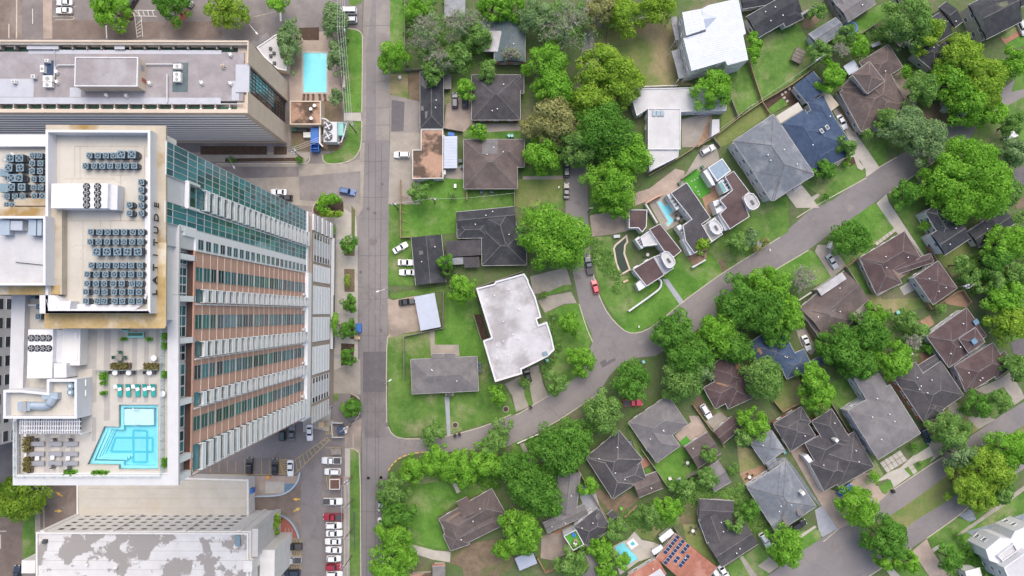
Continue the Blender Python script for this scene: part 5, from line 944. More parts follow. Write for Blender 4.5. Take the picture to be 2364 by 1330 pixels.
def roof_block(par, v, kind, A, B, C, eave=3.0, pitch=.42, roof='roof_dark', wall='brick', inn=.45, wins=True, caps=True, gut=True, vents=2, seam=0, door=False, capm='ridge'):
    ctr, u, n, L, W = frame3(v, A, B, C, eave)
    if kind == 'hip' and W > L: u, n, L, W = n, -u, W, L
    ang = math.atan2(u.y, u.x); T = lambda x, y, z: ctr+u*x+n*y+Vector((0, 0, z-eave)); n = Vector((-u.y, u.x, 0))
    h = pitch*W/2; q = MB(); e = [T(-L/2,-W/2,eave), T(L/2,-W/2,eave), T(L/2,W/2,eave), T(-L/2,W/2,eave)]; eb = [p-Vector((0,0,.22)) for p in e]
    if kind == 'hip': r0, r1 = T(-(L-W)/2,0,eave+h), T((L-W)/2,0,eave+h)
    else: r0, r1 = T(-L/2,0,eave+h), T(L/2,0,eave+h)
    lines = []
    if kind in ('hip','gable'):
        q.v = [tuple(p) for p in e+[r0, r1]+eb]; q.f = [(0,1,5,4), (2,3,4,5), (1,2,5), (3,0,4)]+[(6+i, 6+(i+1) % 4, (i+1) % 4, i) for i in range(4)]+[(9,8,7,6)]
        lines = [(r0,r1)]+([(e[0],r0),(e[3],r0),(e[1],r1),(e[2],r1)] if kind == 'hip' else [])
        if kind == 'gable': q.f[2:4] = []
        up = lambda p: p
    elif kind == 'shed':
        lo, hi = e[:2], [p+Vector((0,0,pitch*W)) for p in e[2:]]; q.v = [tuple(p) for p in lo+hi+[p-Vector((0,0,.18)) for p in lo+hi]]; q.f = [(0,1,2,3),(7,6,5,4)]+[(4+i, 4+(i+1) % 4, (i+1) % 4, i) for i in range(4)]
    rf = q.build('roof', roof, par)
    if kind == 'gable':
        q = MB(); k = inn
        for s_ in (-1, 1):
            x = s_*(L/2-k); pts = [T(x,-W/2+k,eave-.2), T(x,W/2-k,eave-.2), T(x,0,eave+h*(1-2*k/W)-.12)]; q.face(pts if s_ > 0 else pts[::-1])
        q.build('gable_wall', wall, par)
    if seam and kind in ('gable','shed'):
        m_ = int(L/seam)
        for s_ in ((-1, 1) if kind == 'gable' else (0,)):
            for i in range(1, m_):
                x = -L/2+L*i/m_; a = T(x, s_*W/2, eave) if kind == 'gable' else T(x, -W/2, eave); b = T(x, 0, eave+h) if kind == 'gable' else T(x, W/2, eave+pitch*W)
                s2 = MB(); s2.tube([a+Vector((0,0,.03)), b+Vector((0,0,.03))], .05, k=4); s2.build('standing_seam', roof, rf)
    if caps and lines:
        q = MB()
        for a, b in lines:
            if (b-a).length < .3: continue
            d = (b-a).normalized(); s_ = d.cross(Vector((0,0,1))).normalized()*.13
            dn = Vector((0,0,-.05)); uz = Vector((0,0,.07)); q.face([a-s_+dn, b-s_+dn, b+uz, a+uz]); q.face([a+uz, b+uz, b+s_+dn, a+s_+dn])
        if q.f: q.build('ridge_cap', capm, rf)
    if gut and kind in ('hip','gable'):
        q = MB()
        for i in range(4):
            if kind == 'gable' and i in (1, 3): continue
            a, b = eb[i], eb[(i+1) % 4]; d = (b-a).normalized(); o_ = Vector((d.y, -d.x, 0)); q.prism([(a-d*.0)+o_*.0, b, b+o_*.13, a+o_*.13], eave-.16, eave-.03)
        q.build('gutter', 'gutter', rf)
    wl = MB(); k = inn; wl.prism([tuple(T(x*(L/2-k), y*(W/2-k), 0))[:2] for x, y in ((-1,-1),(1,-1),(1,1),(-1,1))], 0, eave-.19); wl.build('wall', wall, par)
    if wins:
        for (nx, ln, hw) in ((n*-1, L, W), (n, L, W), (u, W, L), (u*-1, W, L)):
            if nx.dot(ctr) > 0: continue
            m_ = int((ln-1.6)/3.4)
            for st in range(max(1, int(round((eave-.2)/3.0)))):
                for i in range(m_):
                    tt = Vector((-nx.y, nx.x, 0))*((i+.5)/m_-.5)*(ln-1.6); p = ctr+nx*(hw/2-k+.02)+tt
                    o = link('window', WINM[0], par, rel(par, (p.x, p.y, 1.55+3.0*st)), (0, 0, math.atan2(nx.y, nx.x)+R(90))); link('pane', WINM[1], o)
    for _ in range((vents+1)//2):
        x = random.uniform(-.3, .3)*L; y = random.uniform(.12, .33)*W*random.choice((-1, 1)); z = eave+h*(1-abs(y)/(W/2)) if kind != 'shed' else eave+pitch*(y+W/2)
        if kind == 'hip': z = min(z, eave+pitch*(L/2-abs(x)))
        p = T(x, y, z); link('vent_pipe', VENT, par, rel(par, p))
    return rf
NH = [0]
def house(label, v, blocks, name='house', cat='house', **dk):
    ctr = Q(v, *blocks[0][1]); t_ = thing(name, label, cat, (ctr.x, ctr.y, 0))
    for bl in blocks:
        kw = dict(dk); kw.update(bl[4] if len(bl) > 4 else {}); vv = kw.pop('view', v)
        roof_block(t_, vv, bl[0], bl[1], bl[2], bl[3], **kw)
    return t_
def flat_house(label, v, pts, h=4.0, roof='membrane_white', wall='stucco', par=.45, pw=.3, name='house', cat='house', t_=None, wins=True, capm=None, rname='roof'):
    p3 = QL(v, pts, h); pp = [p[:2] for p in p3]
    if t_ is None: t_ = thing(name, label, cat, (*p3[0][:2], 0))
    q = MB(); q.prism(pp, 0, h-par); q.build('wall', wall, t_); q = MB(); q.ring(pp, inset(pp, pw), h-par, h); q.build('parapet', capm or wall, t_); q = MB(); q.prism(inset(pp, pw-.02), h-par, h-par+.08); q.build(rname, roof, t_)
    if wins:
        if area(pp) < 0: pp = pp[::-1]
        for i in range(len(pp)):
            a, b = Vector(pp[i]), Vector(pp[(i+1) % len(pp)]); d = b-a; L = d.length
            if L < 3.2: continue
            d /= L; nx = Vector((d.y, -d.x)); mid = (a+b)/2
            if nx.dot(mid) > 0: continue
            m_ = int(L/3.2)
            for st in range(max(1, int((h-.4)/3.0))):
                for j in range(m_):
                    p = a+d*L*(j+.5)/m_+nx*.03; o = link('window', WINM[0], t_, rel(t_, (p.x, p.y, 1.6+3.0*st)), (0, 0, math.atan2(nx.y, nx.x)+R(90))); link('pane', WINM[1], o)
    return t_
def ribs(par, v, pts, z, d0, d1, sp, m, r=.05, name='roof_seam'):
    """raised seams across a flat roof outline, parallel to d0-d1"""
    pp = [Vector(p[:2]) for p in QL(v, pts, z)]; a, b = Q(v, *d0, z), Q(v, *d1, z); d = Vector((b.x-a.x, b.y-a.y)).normalized(); n = Vector((-d.y, d.x)); ts = [p.dot(n) for p in pp]; t = min(ts)+sp*.6
    while t < max(ts)-.1:
        xs = []
        for i in range(len(pp)):
            p0, p1 = pp[i], pp[(i+1) % len(pp)]; s0, s1 = p0.dot(n)-t, p1.dot(n)-t
            if (s0 < 0) != (s1 < 0): xs.append((p0.lerp(p1, s0/(s0-s1))).dot(d))
        xs.sort()
        for x0, x1 in zip(xs[::2], xs[1::2]):
            if x1-x0 > .8: c = n*t+d*(x0+x1)/2; cbox(name, (round(x1-x0-.5, 1), 2*r, r), m, par, rel(par, (c.x, c.y, z+.01)), math.atan2(d.y, d.x))
        t += sp
# --- column beside the main road
house('grey sheet-metal carport cut by the top photo edge', 'S2', [('shed',(830,155),(1025,155),(1020,-60),dict(eave=2.6,pitch=.05,roof='metal_grey',wall='wood_grey',inn=.8,wins=False,seam=1.2,vents=0))], 'carport', 'carport')
h_ = house('green-grey gabled house with brick end and a white panel roof', 'S2', [('gable',(1440+0,570),(1440,150),(1585,150),dict(eave=3.4,pitch=.3))], roof='roof_teal', wall='brick') if False else None
h_ = house('green-grey gabled house with peach brick end wall', 'S2', [('gable',(1295,575),(1295,150),(1580,150)), ('shed',(1215,165),(1215,290),(1292,290),dict(eave=2.6,pitch=.1,roof='metal_grey',wall='wood_grey',wins=False,vents=0))], roof='roof_teal', wall='brick_peach', eave=3.6, pitch=.3)
house('white sheet awning over the green-grey house', 'S2', [('shed',(1195,480),(1360,480),(1362,292),dict(eave=3.9,pitch=.06,roof='membrane',wall='wood_grey',inn=.9,wins=False,vents=0))], 'awning', 'awning')
house('grey sheet-metal lean-to beside the white awning', 'S2', [('shed',(1072,345),(1215,345),(1213,195),dict(eave=2.5,pitch=.06,roof='metal_grey',wall='wood_grey',inn=.6,wins=False,seam=1.2,vents=0))], 'lean_to', 'shed')
house('long black hip-roofed carport facing the road', 'S2', [('hip',(605,1195),(605,668),(820,668),dict(vents=4)), ('shed',(895,690),(895,830),(820,830),dict(eave=2.4,pitch=.1,roof='roof_grey',vents=0,wins=False))], roof='roof_black', wall='wood_grey', eave=3.0, pitch=.3)
house('square dark hip-roofed brick house behind two parked dark cars', 'S2', [('hip',(1085,1115),(1085,697),(1535,697),dict(vents=5)), ('hip',(1300,865),(1300,697),(1568,697),dict(eave=2.9,pitch=.36,vents=0,wins=False))], roof='roof_dark', wall='brick', eave=3.2, pitch=.4)
t_ = flat_house('flat brown and tan tar roof building by the road', 'S3', [(287,230),(355,230),(355,66),(535,66),(535,462),(287,465)], 3.6, 'roof_tan', 'stucco', .25, .2, wins=True)
house('white corrugated lean-to beside the tan flat roof', 'S3', [('shed',(650,122),(650,380),(540,380),dict(eave=2.6,pitch=.08,roof='metal_roof',wall='stucco',wins=False,seam=.8,vents=0))], 'lean_to', 'shed')
house('brown-grey hip-roofed house with a blue-grey roof patch', 'S3', [('hip',(702,545),(702,147),(1135,147),dict(vents=6)), ('hip',(950,370),(950,147),(1190,147),dict(eave=3.1,pitch=.36,vents=0,wins=False))], roof='roof_brown', wall='brick', eave=3.2, pitch=.36)
q = MB(); p = QL('S3', [(848,148),(978,148),(978,265),(848,270)], 3.9); b0 = NH
house('black rambling house with hip roof under the big bright tree', 'S3', [('hip',(1085,690),(840,760),(865,1170),dict(vents=2,view='S3')), ('gable',(640,735),(1110,690),(1120,830),dict(eave=3.3,pitch=.32,vents=3)), ('hip',(850,1165),(1210,1160),(1190,860),dict(eave=3.05,pitch=.34,vents=0)), ('hip',(650,945),(900,940),(900,810),dict(eave=3.15,pitch=.3,vents=1))], roof='roof_black', wall='brick_dark', eave=3.2, pitch=.38)
house('black gabled garage beside three parked white cars', 'S3', [('gable',(315,1325),(278,940),(520,912),dict(vents=3))], 'garage', 'garage', roof='roof_black', wall='siding', eave=2.9, pitch=.2)
house('weathered grey lean-to between the black garage and black house', 'S3', [('shed',(565,1100),(850,1080),(840,950),dict(roof='roof_dark',eave=2.4,pitch=.05,seam=1.3)), ('shed',(455,1170),(700,1155),(700,1100),dict(roof='metal_grey',eave=2.7,pitch=.05)), ('shed',(705,1185),(830,1180),(825,1095),dict(roof='roof_dark',eave=2.3,pitch=.08,seam=.8))], 'lean_to', 'shed', wall='wood_grey', wins=False, vents=0)
house('pale ribbed metal carport with a black car beside it', 'S4', [('shed',(380,490),(330,222),(488,192),dict(roof='metal_roof',wall='siding',eave=2.7,pitch=.04,wins=False,seam=.9,vents=0,inn=.3))], 'carport', 'carport')
t_ = flat_house('large white flat-roofed townhouse block with stepped parapet', 'S4', [(815,155),(955,120),(970,100),(1195,38),(1225,85),(1235,120),(1285,225),(1330,385),(1295,400),(1310,445),(1375,420),(1410,530),(1435,640),(1385,690),(1320,725),(1230,770),(1175,795),(1180,830),(965,895),(870,570),(935,545)], 9.0, 'membrane', 'white_wall', .5, .45)
ribs(t_, 'S4', [(830,165),(970,110),(1190,48),(1235,130),(1285,235),(1325,380),(1300,445),(1370,425),(1430,640),(1320,720),(1175,790),(970,885),(880,575),(940,545)], 8.60, (870,570), (1375,420), 4.2, 'membrane', .05)
c = QL('S4', [(1338,660),(1370,650),(1385,680),(1350,692)], 9); q = MB(); q.prism([p[:2] for p in c], 8.55, 9.2); q.build('roof_hatch', 'ac_top', t_)
for x, y in ((1075,165),(960,212),(1155,322),(1030,418),(1105,520),(1148,548),(1030,572),(980,605),(1070,680),(980,710)): c = Q('S4', x, y, 8.8); link('vent_pipe', VENT, t_, rel(t_, (c.x, c.y, 8.6)))
house('wide grey-brown hip-roofed house on the corner lawn', 'S4', [('hip',(313,988),(835,963),(825,692),dict(vents=6)), ('gable',(560,672),(560,800),(655,800),dict(eave=3.05,pitch=.3,vents=0,wins=False)), ('gable',(465,672),(655,670),(655,740),dict(eave=2.9,pitch=.25,vents=0,wins=False)), ('gable',(580,1005),(580,900),(632,900),dict(eave=2.7,pitch=.3,vents=0,wins=False,roof='roof_dark'))], roof='roof_grey', wall='brick', eave=3.1, pitch=.3, caps=False)
house('brown hip-roofed house with red porch on a tree-lined corner', 'S5', [('hip',(640,845),(1090,585),(1210,790),dict(vents=4)), ('hip',(740,1115),(650,850),(800,760),dict(eave=3.05,vents=3,pitch=.4)), ('hip',(740,1115),(1180,900),(1090,780),dict(eave=3.1,pitch=.36,vents=0)), ('gable',(790,700),(880,655),(990,900),dict(eave=3.15,pitch=.4,vents=0,wins=False)), ('shed',(790,705),(885,655),(900,690),dict(roof='copper_red',eave=2.7,pitch=.1,vents=0,wins=False))], roof='roof_brown', wall='brick', eave=3.2, pitch=.42)
house('grey shed with red roof edge at the bottom of the photo', 'S5', [('gable',(585,1250),(695,1245),(695,1400),dict(roof='roof_grey')), ('shed',(390,1310),(580,1300),(580,1400),dict(roof='roof_tan',eave=2.4,pitch=.05)), ('shed',(585,1262),(695,1258),(695,1225),dict(roof='roof_terracotta',eave=2.6,pitch=.05))], 'shed', 'shed', wall='siding', eave=2.8, pitch=.3, vents=0, wins=False)
house('small white metal shed below the bright round tree', 'S5', [('shed',(1330,1285),(1480,1222),(1420,1120),dict(roof='metal_roof',wall='siding',eave=2.4,pitch=.06,seam=.6,wins=False,vents=0))], 'shed', 'shed')
# --- bottom row
house('grey L-shaped gabled house between dense trees', 'T1', [('gable',(160,975),(500,815),(470,730),dict(pitch=.3)), ('gable',(255,450),(215,800),(400,760),dict(pitch=.28,eave=3.1)), ('gable',(120,880),(160,975),(330,890),dict(pitch=.12,eave=3.05,vents=1))], roof='roof_grey', wall='siding', eave=3.2)
t_ = house('dark hip-roofed house with a green roof terrace', 'T1', [('hip',(375,915),(595,780),(695,935),dict(pitch=.5)), ('hip',(370,920),(490,1085),(690,930),dict(pitch=.4,eave=5.9))], roof='roof_dark', wall='white_wall', eave=6.0)
flat_house('', 'T1', [(292,1000),(395,945),(462,1070),(370,1122)], 6.2, 'turf', 'white_wall', .9, .18, t_=t_, wins=False, rname='roof_terrace')
for x, y, m_ in ((375,990,'blue'),(395,1040,'wood'),(390,1065,'offwhite')): c = Q('T1', x, y, 6); cbox('terrace_seat', (.9, 1.2, .5), m_, t_, rel(t_, (c.x, c.y, 5.62)), .5)
house('plain grey gabled roof at the bottom photo edge left of the pool', 'T1', [('gable',(545,1115),(640,1330),(480,1400),dict())], roof='roof_grey', wall='siding', eave=3.4, pitch=.35)
house('large dark hip-roofed house with bright weathered ridges', 'T1', [('hip',(480,345),(750,120),(925,385),dict(vents=3)), ('hip',(480,350),(700,690),(880,570),dict(eave=3.15,pitch=.5,vents=3)), ('hip',(660,470),(930,380),(880,570),dict(eave=3.0,pitch=.3,vents=0,wins=False))], roof='roof_dark', wall='brick', eave=3.2, pitch=.5, capm='ridge_light')
house('brown-grey gabled garage right of the dark hip house', 'T1', [('gable',(915,680),(1115,600),(1020,480),dict())], 'garage', 'garage', roof='roof_brown', wall='siding', eave=2.9, pitch=.35, vents=1)
house('grey hip-roofed house above the fenced back lawn', 'T1', [('hip',(830,55),(1160,-170),(1350,50),dict(vents=3)), ('hip',(830,60),(1065,390),(1265,260),dict(eave=3.1,pitch=.42,vents=4))], roof='roof_grey', wall='brick', eave=3.2, pitch=.42, capm='ridge_light')
house('grey gabled garage right of the fenced back lawn', 'T1', [('gable',(1405,435),(1600,310),(1480,140),dict())], 'garage', 'garage', roof='roof_brown', wall='siding', eave=3.0, pitch=.35, vents=2)
house('small dark gabled garage behind the picket of pots', 'T5', [('gable',(145,755),(260,685),(165,550),dict())], 'garage', 'garage', roof='roof_grey', wall='siding', eave=2.9, pitch=.3, vents=0)
house('tiny dark lean-to shed against the board fence', 'T1', [('gable',(650,820),(700,780),(770,870),dict())], 'shed', 'shed', roof='roof_dark', wall='wood_grey', eave=2.3, pitch=.4, vents=0, wins=False)
t_ = house('terracotta-roofed house with blue solar panels', 'T1', [('gable',(1060,1180),(1225,975),(1500,1340),dict(pitch=.22)), ('gable',(820,1330),(1070,1180),(1160,1300),dict(pitch=.3,eave=3.3)), ('shed',(1080,1015),(1180,935),(1215,970),dict(roof='white',eave=3.0,pitch=.02)), ('shed',(1020,1120),(1100,1068),(1130,1100),dict(roof='white',eave=3.0,pitch=.02)), ('gable',(990,1330),(1090,1260),(1140,1330),dict(roof='membrane',eave=4.0,pitch=.1))], roof='roof_terracotta', wall='stucco', eave=3.5, vents=2, caps=False)
for r_ in range(7):
    for c_ in range(4):
        if (r_, c_) in ((2,2),(6,0),(5,3),(6,3),(0,3)): continue
        x = 1215+c_*24-r_*24; y = 1020+c_*36+r_*16+(-6 if c_ == 0 else 0)
        if not (1040 < x < 1310): continue
# solar modules laid along the slope
ctr, u_, n_, L_, W_ = frame3('T1', (1060,1180), (1225,975), (1500,1340), 3.5)
for i in range(8):
    for j in range(4):
        if (i < 2 and j != 1) or (i == 4 and j == 2) or (i > 5 and j > 2): continue
        lx = -L_/2+.5+i*1.1; ly = W_*.04+j*1.62 if False else -W_/2+1.1+j*1.74
        hz = 3.5+.22*(W_/2-abs(ly)); p = ctr+u_*(lx+.3)+n_*ly; tilt = math.atan(.22)*(1 if ly < 0 else -1)
        o = link('solar_panel', BOXES.setdefault('solar', MB().box((0,0,0), (1.02, 1.64, .05)).mesh('solar_panel', 'solar')), t_, rel(t_, (p.x, p.y, hz+.12))); o.rotation_euler = Euler((tilt, 0, math.atan2(u_.y, u_.x)))
        link('frame', BOXES.setdefault('solarf', MB().ring([(-.55,-.86),(.55,-.86),(.55,.86),(-.55,.86)], [(-.5,-.81),(.5,-.81),(.5,.81),(-.5,.81)], -.03, .035).mesh('frame', 'light_grey')), o)
house('dark grey gabled house with cross wing in the lower middle', 'T5', [('gable',(195,1270),(445,1110),(345,950),dict(vents=4)), ('gable',(100,1115),(35,940),(165,815),dict(eave=3.1,pitch=.3,vents=3)), ('gable',(35,945),(270,960),(170,812),dict(eave=3.3,pitch=.2,vents=0,wins=False))], roof='roof_dark', wall='siding', eave=3.3, pitch=.35)
t_ = house('blue-grey house with two dormers and long driveway', 'T5', [('hip',(368,722),(595,575),(840,850),dict(vents=6)), ('hip',(368,725),(575,1035),(840,855),dict(eave=3.9,pitch=.38,vents=2))], roof='roof_blue', wall='white_wall', eave=4.0, pitch=.36)
for pts in ([(597,905),(640,925),(660,990),(625,985)], [(688,838),(740,865),(755,920),(715,915)]):
    p = QL('T5', pts, 5.0); q = MB(); q.prism([x[:2] for x in p], 3.6, 5.2); q.build('dormer', 'roof_grey', t_)
c = Q('T5', 741, 760, 5.6); cbox('chimney', (1.1, 1.1, 2.2), 'stucco', t_, rel(t_, (c.x, c.y, 5.4)), .6); cbox('chimney_cap', (.8, .8, .3), 'offwhite', t_, rel(t_, (c.x, c.y, 6.6)), .6)
house('blue-grey gabled garage behind the dormer house', 'T5', [('hip',(395,430),(535,335),(630,470),dict(vents=2)), ('gable',(490,545),(545,510),(590,570),dict(eave=2.8,pitch=.2,vents=0)), ('gable',(520,610),(590,570),(545,510),dict(eave=2.7,pitch=.1,vents=0,wins=False))], 'garage', 'garage', roof='roof_blue', wall='white_wall', eave=3.2, pitch=.3)
t_ = house('large dark many-gabled house with curved pink drive', 'T5', [('hip',(550,290),(740,175),(810,275),dict(vents=0,eave=3.8)), ('hip',(550,295),(665,480),(840,380),dict(vents=1,pitch=.42)), ('hip',(810,275),(945,190),(1100,410),dict(vents=2,pitch=.4,eave=3.9)), ('hip',(860,480),(1100,345),(1225,590),dict(vents=3,pitch=.42,eave=3.7)), ('hip',(765,425),(1000,295),(1080,460),dict(vents=0,pitch=.4,eave=3.62,wins=False)), ('hip',(795,560),(895,750),(1100,640),dict(vents=2,pitch=.5,eave=3.6)), ('hip',(1000,560),(1110,640),(1220,585),dict(vents=0,eave=3.75,pitch=.5))], roof='roof_dark', wall='brick', eave=3.8, pitch=.42)
p = QL('T5', [(755,515),(785,500),(815,540),(900,745),(890,748),(800,570)], 3.4); q = MB(); q.prism([x[:2] for x in p], 0, 3.3); q.build('porch_wall', 'white_wall', t_)
c = Q('T5', 970, 400, 6); cbox('chimney', (.9, .9, 2.5), 'offwhite', t_, rel(t_, (c.x, c.y, 5.8)), .6)
# --- middle right
house('large grey shallow-hipped house with white side walls', 'F', [('hip',(1958,949),(2028,1061),(2127,1003),dict(vents=8)), ('hip',(1972,874),(2019,846),(2085,955),dict(vents=2,eave=6.35,pitch=.2))], roof='roof_grey', wall='white_wall', eave=6.4, pitch=.2, caps=False)
house('dark hip-roofed brick house with row of white roof vents', 'T8', [('hip',(860,1235),(1200,1005),(1010,715),dict(vents=7,pitch=.38)), ('hip',(860,1240),(600,850),(800,740),dict(eave=3.3,pitch=.4,vents=2)), ('hip',(860,1238),(1040,1180),(930,1020),dict(eave=3.2,pitch=.5,vents=0)), ('gable',(800,845),(1000,720),(960,660),dict(eave=3.0,pitch=.1,vents=0,wins=False))], roof='roof_dark', wall='brick', eave=3.4, pitch=.38)
t_ = house('sprawling brown house with skylights and white gutters', 'T8', [('hip',(885,505),(1225,262),(1440,470),dict(vents=3,pitch=.32)), ('hip',(885,510),(1075,770),(1280,620),dict(vents=1,eave=4.1)), ('hip',(1120,760),(1450,560),(1640,740),dict(vents=4,pitch=.4)), ('hip',(1130,770),(1215,975),(1400,890),dict(vents=1,eave=4.0,pitch=.4)), ('hip',(1390,760),(1480,870),(1640,745),dict(vents=0,eave=4.05,pitch=.42)), ('hip',(1160,525),(1300,430),(1370,560),dict(eave=5.8,pitch=.3,vents=0))], roof='roof_maroon', wall='white_wall', eave=4.2, pitch=.36)
for x, y, z in ((1290,547,7.0),(1305,382,5.2)): c = Q('T8', x, y, z); cbox('skylight', (1.5, 1.5, .3), 'glass_sky', t_, rel(t_, (c.x, c.y, z)), .6)
house('brown hip-roofed house with a tan roof patch', 'T7', [('hip',(245,1010),(640,775),(800,990),dict(vents=3)), ('hip',(245,1015),(395,1330),(615,1230),dict(vents=2,eave=3.5)), ('hip',(450,1110),(870,970),(940,1030),dict(vents=0,eave=3.4,pitch=.4)), ('hip',(345,1245),(400,1340),(615,1245),dict(vents=0,eave=3.3,pitch=.45))], roof='roof_maroon', wall='siding', eave=3.6, pitch=.4)
house('maroon hip-roofed garage behind the tan-patched house', 'T7', [('hip',(725,1180),(935,1035),(1098,1275),dict(vents=5))], 'garage', 'garage', roof='roof_maroon', wall='white_wall', eave=4.6, pitch=.3)
t_ = house('dark roofed white house under the giant tree', 'T7', [('gable',(990,985),(1210,840),(1090,660),dict(vents=3)), ('hip',(820,605),(930,540),(1090,760),dict(vents=1,eave=5.9,pitch=.5)), ('hip',(860,690),(1000,810),(1200,690),dict(vents=1,eave=5.7,pitch=.4)), ('gable',(910,870),(970,920),(1000,880),dict(eave=3.4,pitch=.1,vents=0,wins=False,roof='roof_navy'))], roof='roof_black', wall='white_wall', eave=6.0, pitch=.4)
house('dark gabled garage right of the white house under the tree', 'T7', [('gable',(1285,920),(1440,820),(1330,690),dict(vents=1)), ('hip',(1220,830),(1285,915),(1350,790),dict(eave=3.4,pitch=.5,vents=0)), ('gable',(1440,820),(1600,710),(1480,610),dict(eave=3.6,pitch=.3,vents=1))], 'garage', 'garage', roof='roof_black', wall='stucco', eave=3.5, pitch=.4)
t_ = house('dark brown gabled house with white flat porch strip', 'T4', [('gable',(910,560),(1290,240),(1450,530),dict(vents=4,pitch=.3)), ('hip',(905,570),(1110,855),(1390,700),dict(vents=2,eave=3.2,pitch=.4)), ('shed',(1095,455),(1310,310),(1270,252),dict(roof='membrane',eave=4.5,pitch=.03,vents=0,wins=False)), ('shed',(1350,600),(1450,530),(1530,630),dict(roof='concrete',eave=2.6,pitch=.03,vents=0,wins=False))], roof='roof_brown', wall='siding', eave=3.3)
house('navy hip-roofed house with a white sedan in its drive', 'T4', [('hip',(465,865),(745,715),(970,965),dict(vents=3,pitch=.4)), ('hip',(730,1000),(800,1165),(975,970),dict(vents=1,eave=3.3,pitch=.3)), ('hip',(465,870),(530,970),(745,900),dict(vents=0,eave=3.35,pitch=.3))], roof='roof_navy', wall='siding', eave=3.4)
house('small navy garage roof beside the white sedan drive', 'T4', [('gable',(905,1085),(1075,975),(1120,1010),dict(vents=0)), ('gable',(905,1090),(940,1145),(1110,1010),dict(vents=0,eave=2.9,pitch=.25))], 'garage', 'garage', roof='roof_navy', wall='white_wall', eave=3.0, pitch=.2)
house('brown hip-roofed house with orange leaf litter in its valleys', 'T4', [('hip',(120,1065),(355,930),(430,1230),dict(vents=0)), ('hip',(90,1240),(190,1420),(470,1270),dict(vents=0,eave=3.2,pitch=.36)), ('hip',(190,1180),(300,1420),(480,1250),dict(vents=0,eave=3.25,pitch=.4))], roof='roof_maroon', wall='siding', eave=3.3, pitch=.36)
house('brown gabled garage below the leaf-littered house', 'T5', [('gable',(140,345),(265,240),(330,320),dict())], 'garage', 'garage', roof='roof_maroon', wall='siding', eave=3.0, pitch=.25, vents=0)
# --- upper right
t_ = house('tall grey-blue hip-roofed house with white window wall', 'U2', [('hip',(135,690),(520,432),(905,1005),dict(vents=8)), ('hip',(330,980),(505,1262),(905,1010),dict(vents=2,eave=7.35,pitch=.4)), ('gable',(690,1130),(760,1085),(850,1090),dict(vents=0,eave=6.8,pitch=.3,wins=False))], roof='roof_blue', wall='white_wall', eave=7.4, pitch=.42)
t_ = house('navy hip-roofed house with two skylights and flat canopies', 'U2', [('hip',(600,525),(820,385),(1000,860),dict(vents=0)), ('hip',(850,320),(1000,250),(1240,640),dict(vents=2,eave=4.0)), ('hip',(800,800),(905,1000),(1225,810),dict(vents=0,eave=3.9)), ('gable',(715,165),(850,330),(1040,185),dict(vents=0,eave=3.8,pitch=.35)), ('hip',(620,560),(900,985),(1235,660),dict(vents=2,eave=3.95,pitch=.36)), ('shed',(545,450),(590,520),(800,385),dict(roof='membrane_cream',eave=3.2,pitch=.02,vents=0,wins=False)), ('shed',(955,245),(1080,400),(1160,355),dict(roof='ledge',eave=3.0,pitch=.02,vents=0,wins=False))], roof='roof_navy', wall='white_wall', eave=4.1, pitch=.38, capm='roof_navy')
for x, y in ((990,588),(1043,553)): c = Q('U2', x, y, 7.4); cbox('skylight', (.9, 1.3, .25), 'offwhite', t_, rel(t_, (c.x, c.y, 7.0)), .6); cbox('skylight_pane', (.6, 1.0, .1), 'glass_dark', t_, rel(t_, (c.x, c.y, 7.15)), .6)
t_ = house('brown pagoda-like hip-roofed house with a raised square top roof', 'T6', [('hip',(160,790),(420,560),(780,960),dict(vents=4)), ('hip',(150,830),(345,1190),(770,960),dict(vents=2,eave=3.7,pitch=.4)), ('hip',(330,560),(590,400),(745,590),dict(vents=1,eave=3.75,pitch=.4)), ('hip',(265,670),(420,555),(545,740),dict(eave=7.2,pitch=.45,vents=0))], roof='roof_pagoda', wall='siding', eave=3.8, pitch=.42, capm='ridge_tan')
house('white box shed by the pagoda-like house', 'T6', [('shed',(235,680),(330,620),(285,535),dict(roof='metal_roof',wall='siding',eave=2.6,pitch=.03,wins=False,vents=0))], 'shed', 'shed')
house('weathered grey shed roof above the white box shed', 'T6', [('shed',(445,430),(515,400),(495,375),dict(roof='metal_grey',wall='wood_grey',eave=2.4,pitch=.05,wins=False,vents=0))], 'shed', 'shed')
house('dark cross-gabled house half hidden by yellow-green trees', 'T6', [('gable',(890,470),(1170,300),(1060,110),dict(vents=3)), ('gable',(1190,250),(1260,195),(1120,10),dict(eave=4.1,vents=1)), ('hip',(820,490),(1000,640),(1200,540),dict(eave=4.3,vents=2)), ('gable',(980,470),(1050,560),(1240,440),dict(eave=4.2,pitch=.4,vents=0))], roof='roof_black', wall='siding', eave=4.4, pitch=.36)
house('black gabled house with pale leafy stain at the top right', 'T6', [('gable',(1475,355),(1800,190),(1640,-120),dict(vents=2)), ('hip',(1440,340),(1600,300),(1560,180),dict(eave=4.2,vents=0))], roof='roof_black', wall='siding', eave=5.4, pitch=.45)
house('grey roof corner cut by the top photo edge beside round trampoline', 'T6', [('gable',(225,200),(480,30),(380,-120),dict(vents=1)), ('gable',(60,-60),(220,200),(300,150),dict(eave=3.4,vents=0))], roof='roof_grey', wall='siding', eave=3.6, pitch=.25)
house('dark corner roof at the top photo edge above the bright lawn', 'T6', [('gable',(690,50),(780,0),(740,-80),dict(vents=0))], roof='roof_dark', wall='siding', eave=3.4, pitch=.3)
house('dark roof corner in the top right photo corner', 'T6', [('gable',(1790,60),(1900,20),(1860,-80),dict(vents=0))], roof='roof_black', wall='siding', eave=4.4, pitch=.3)
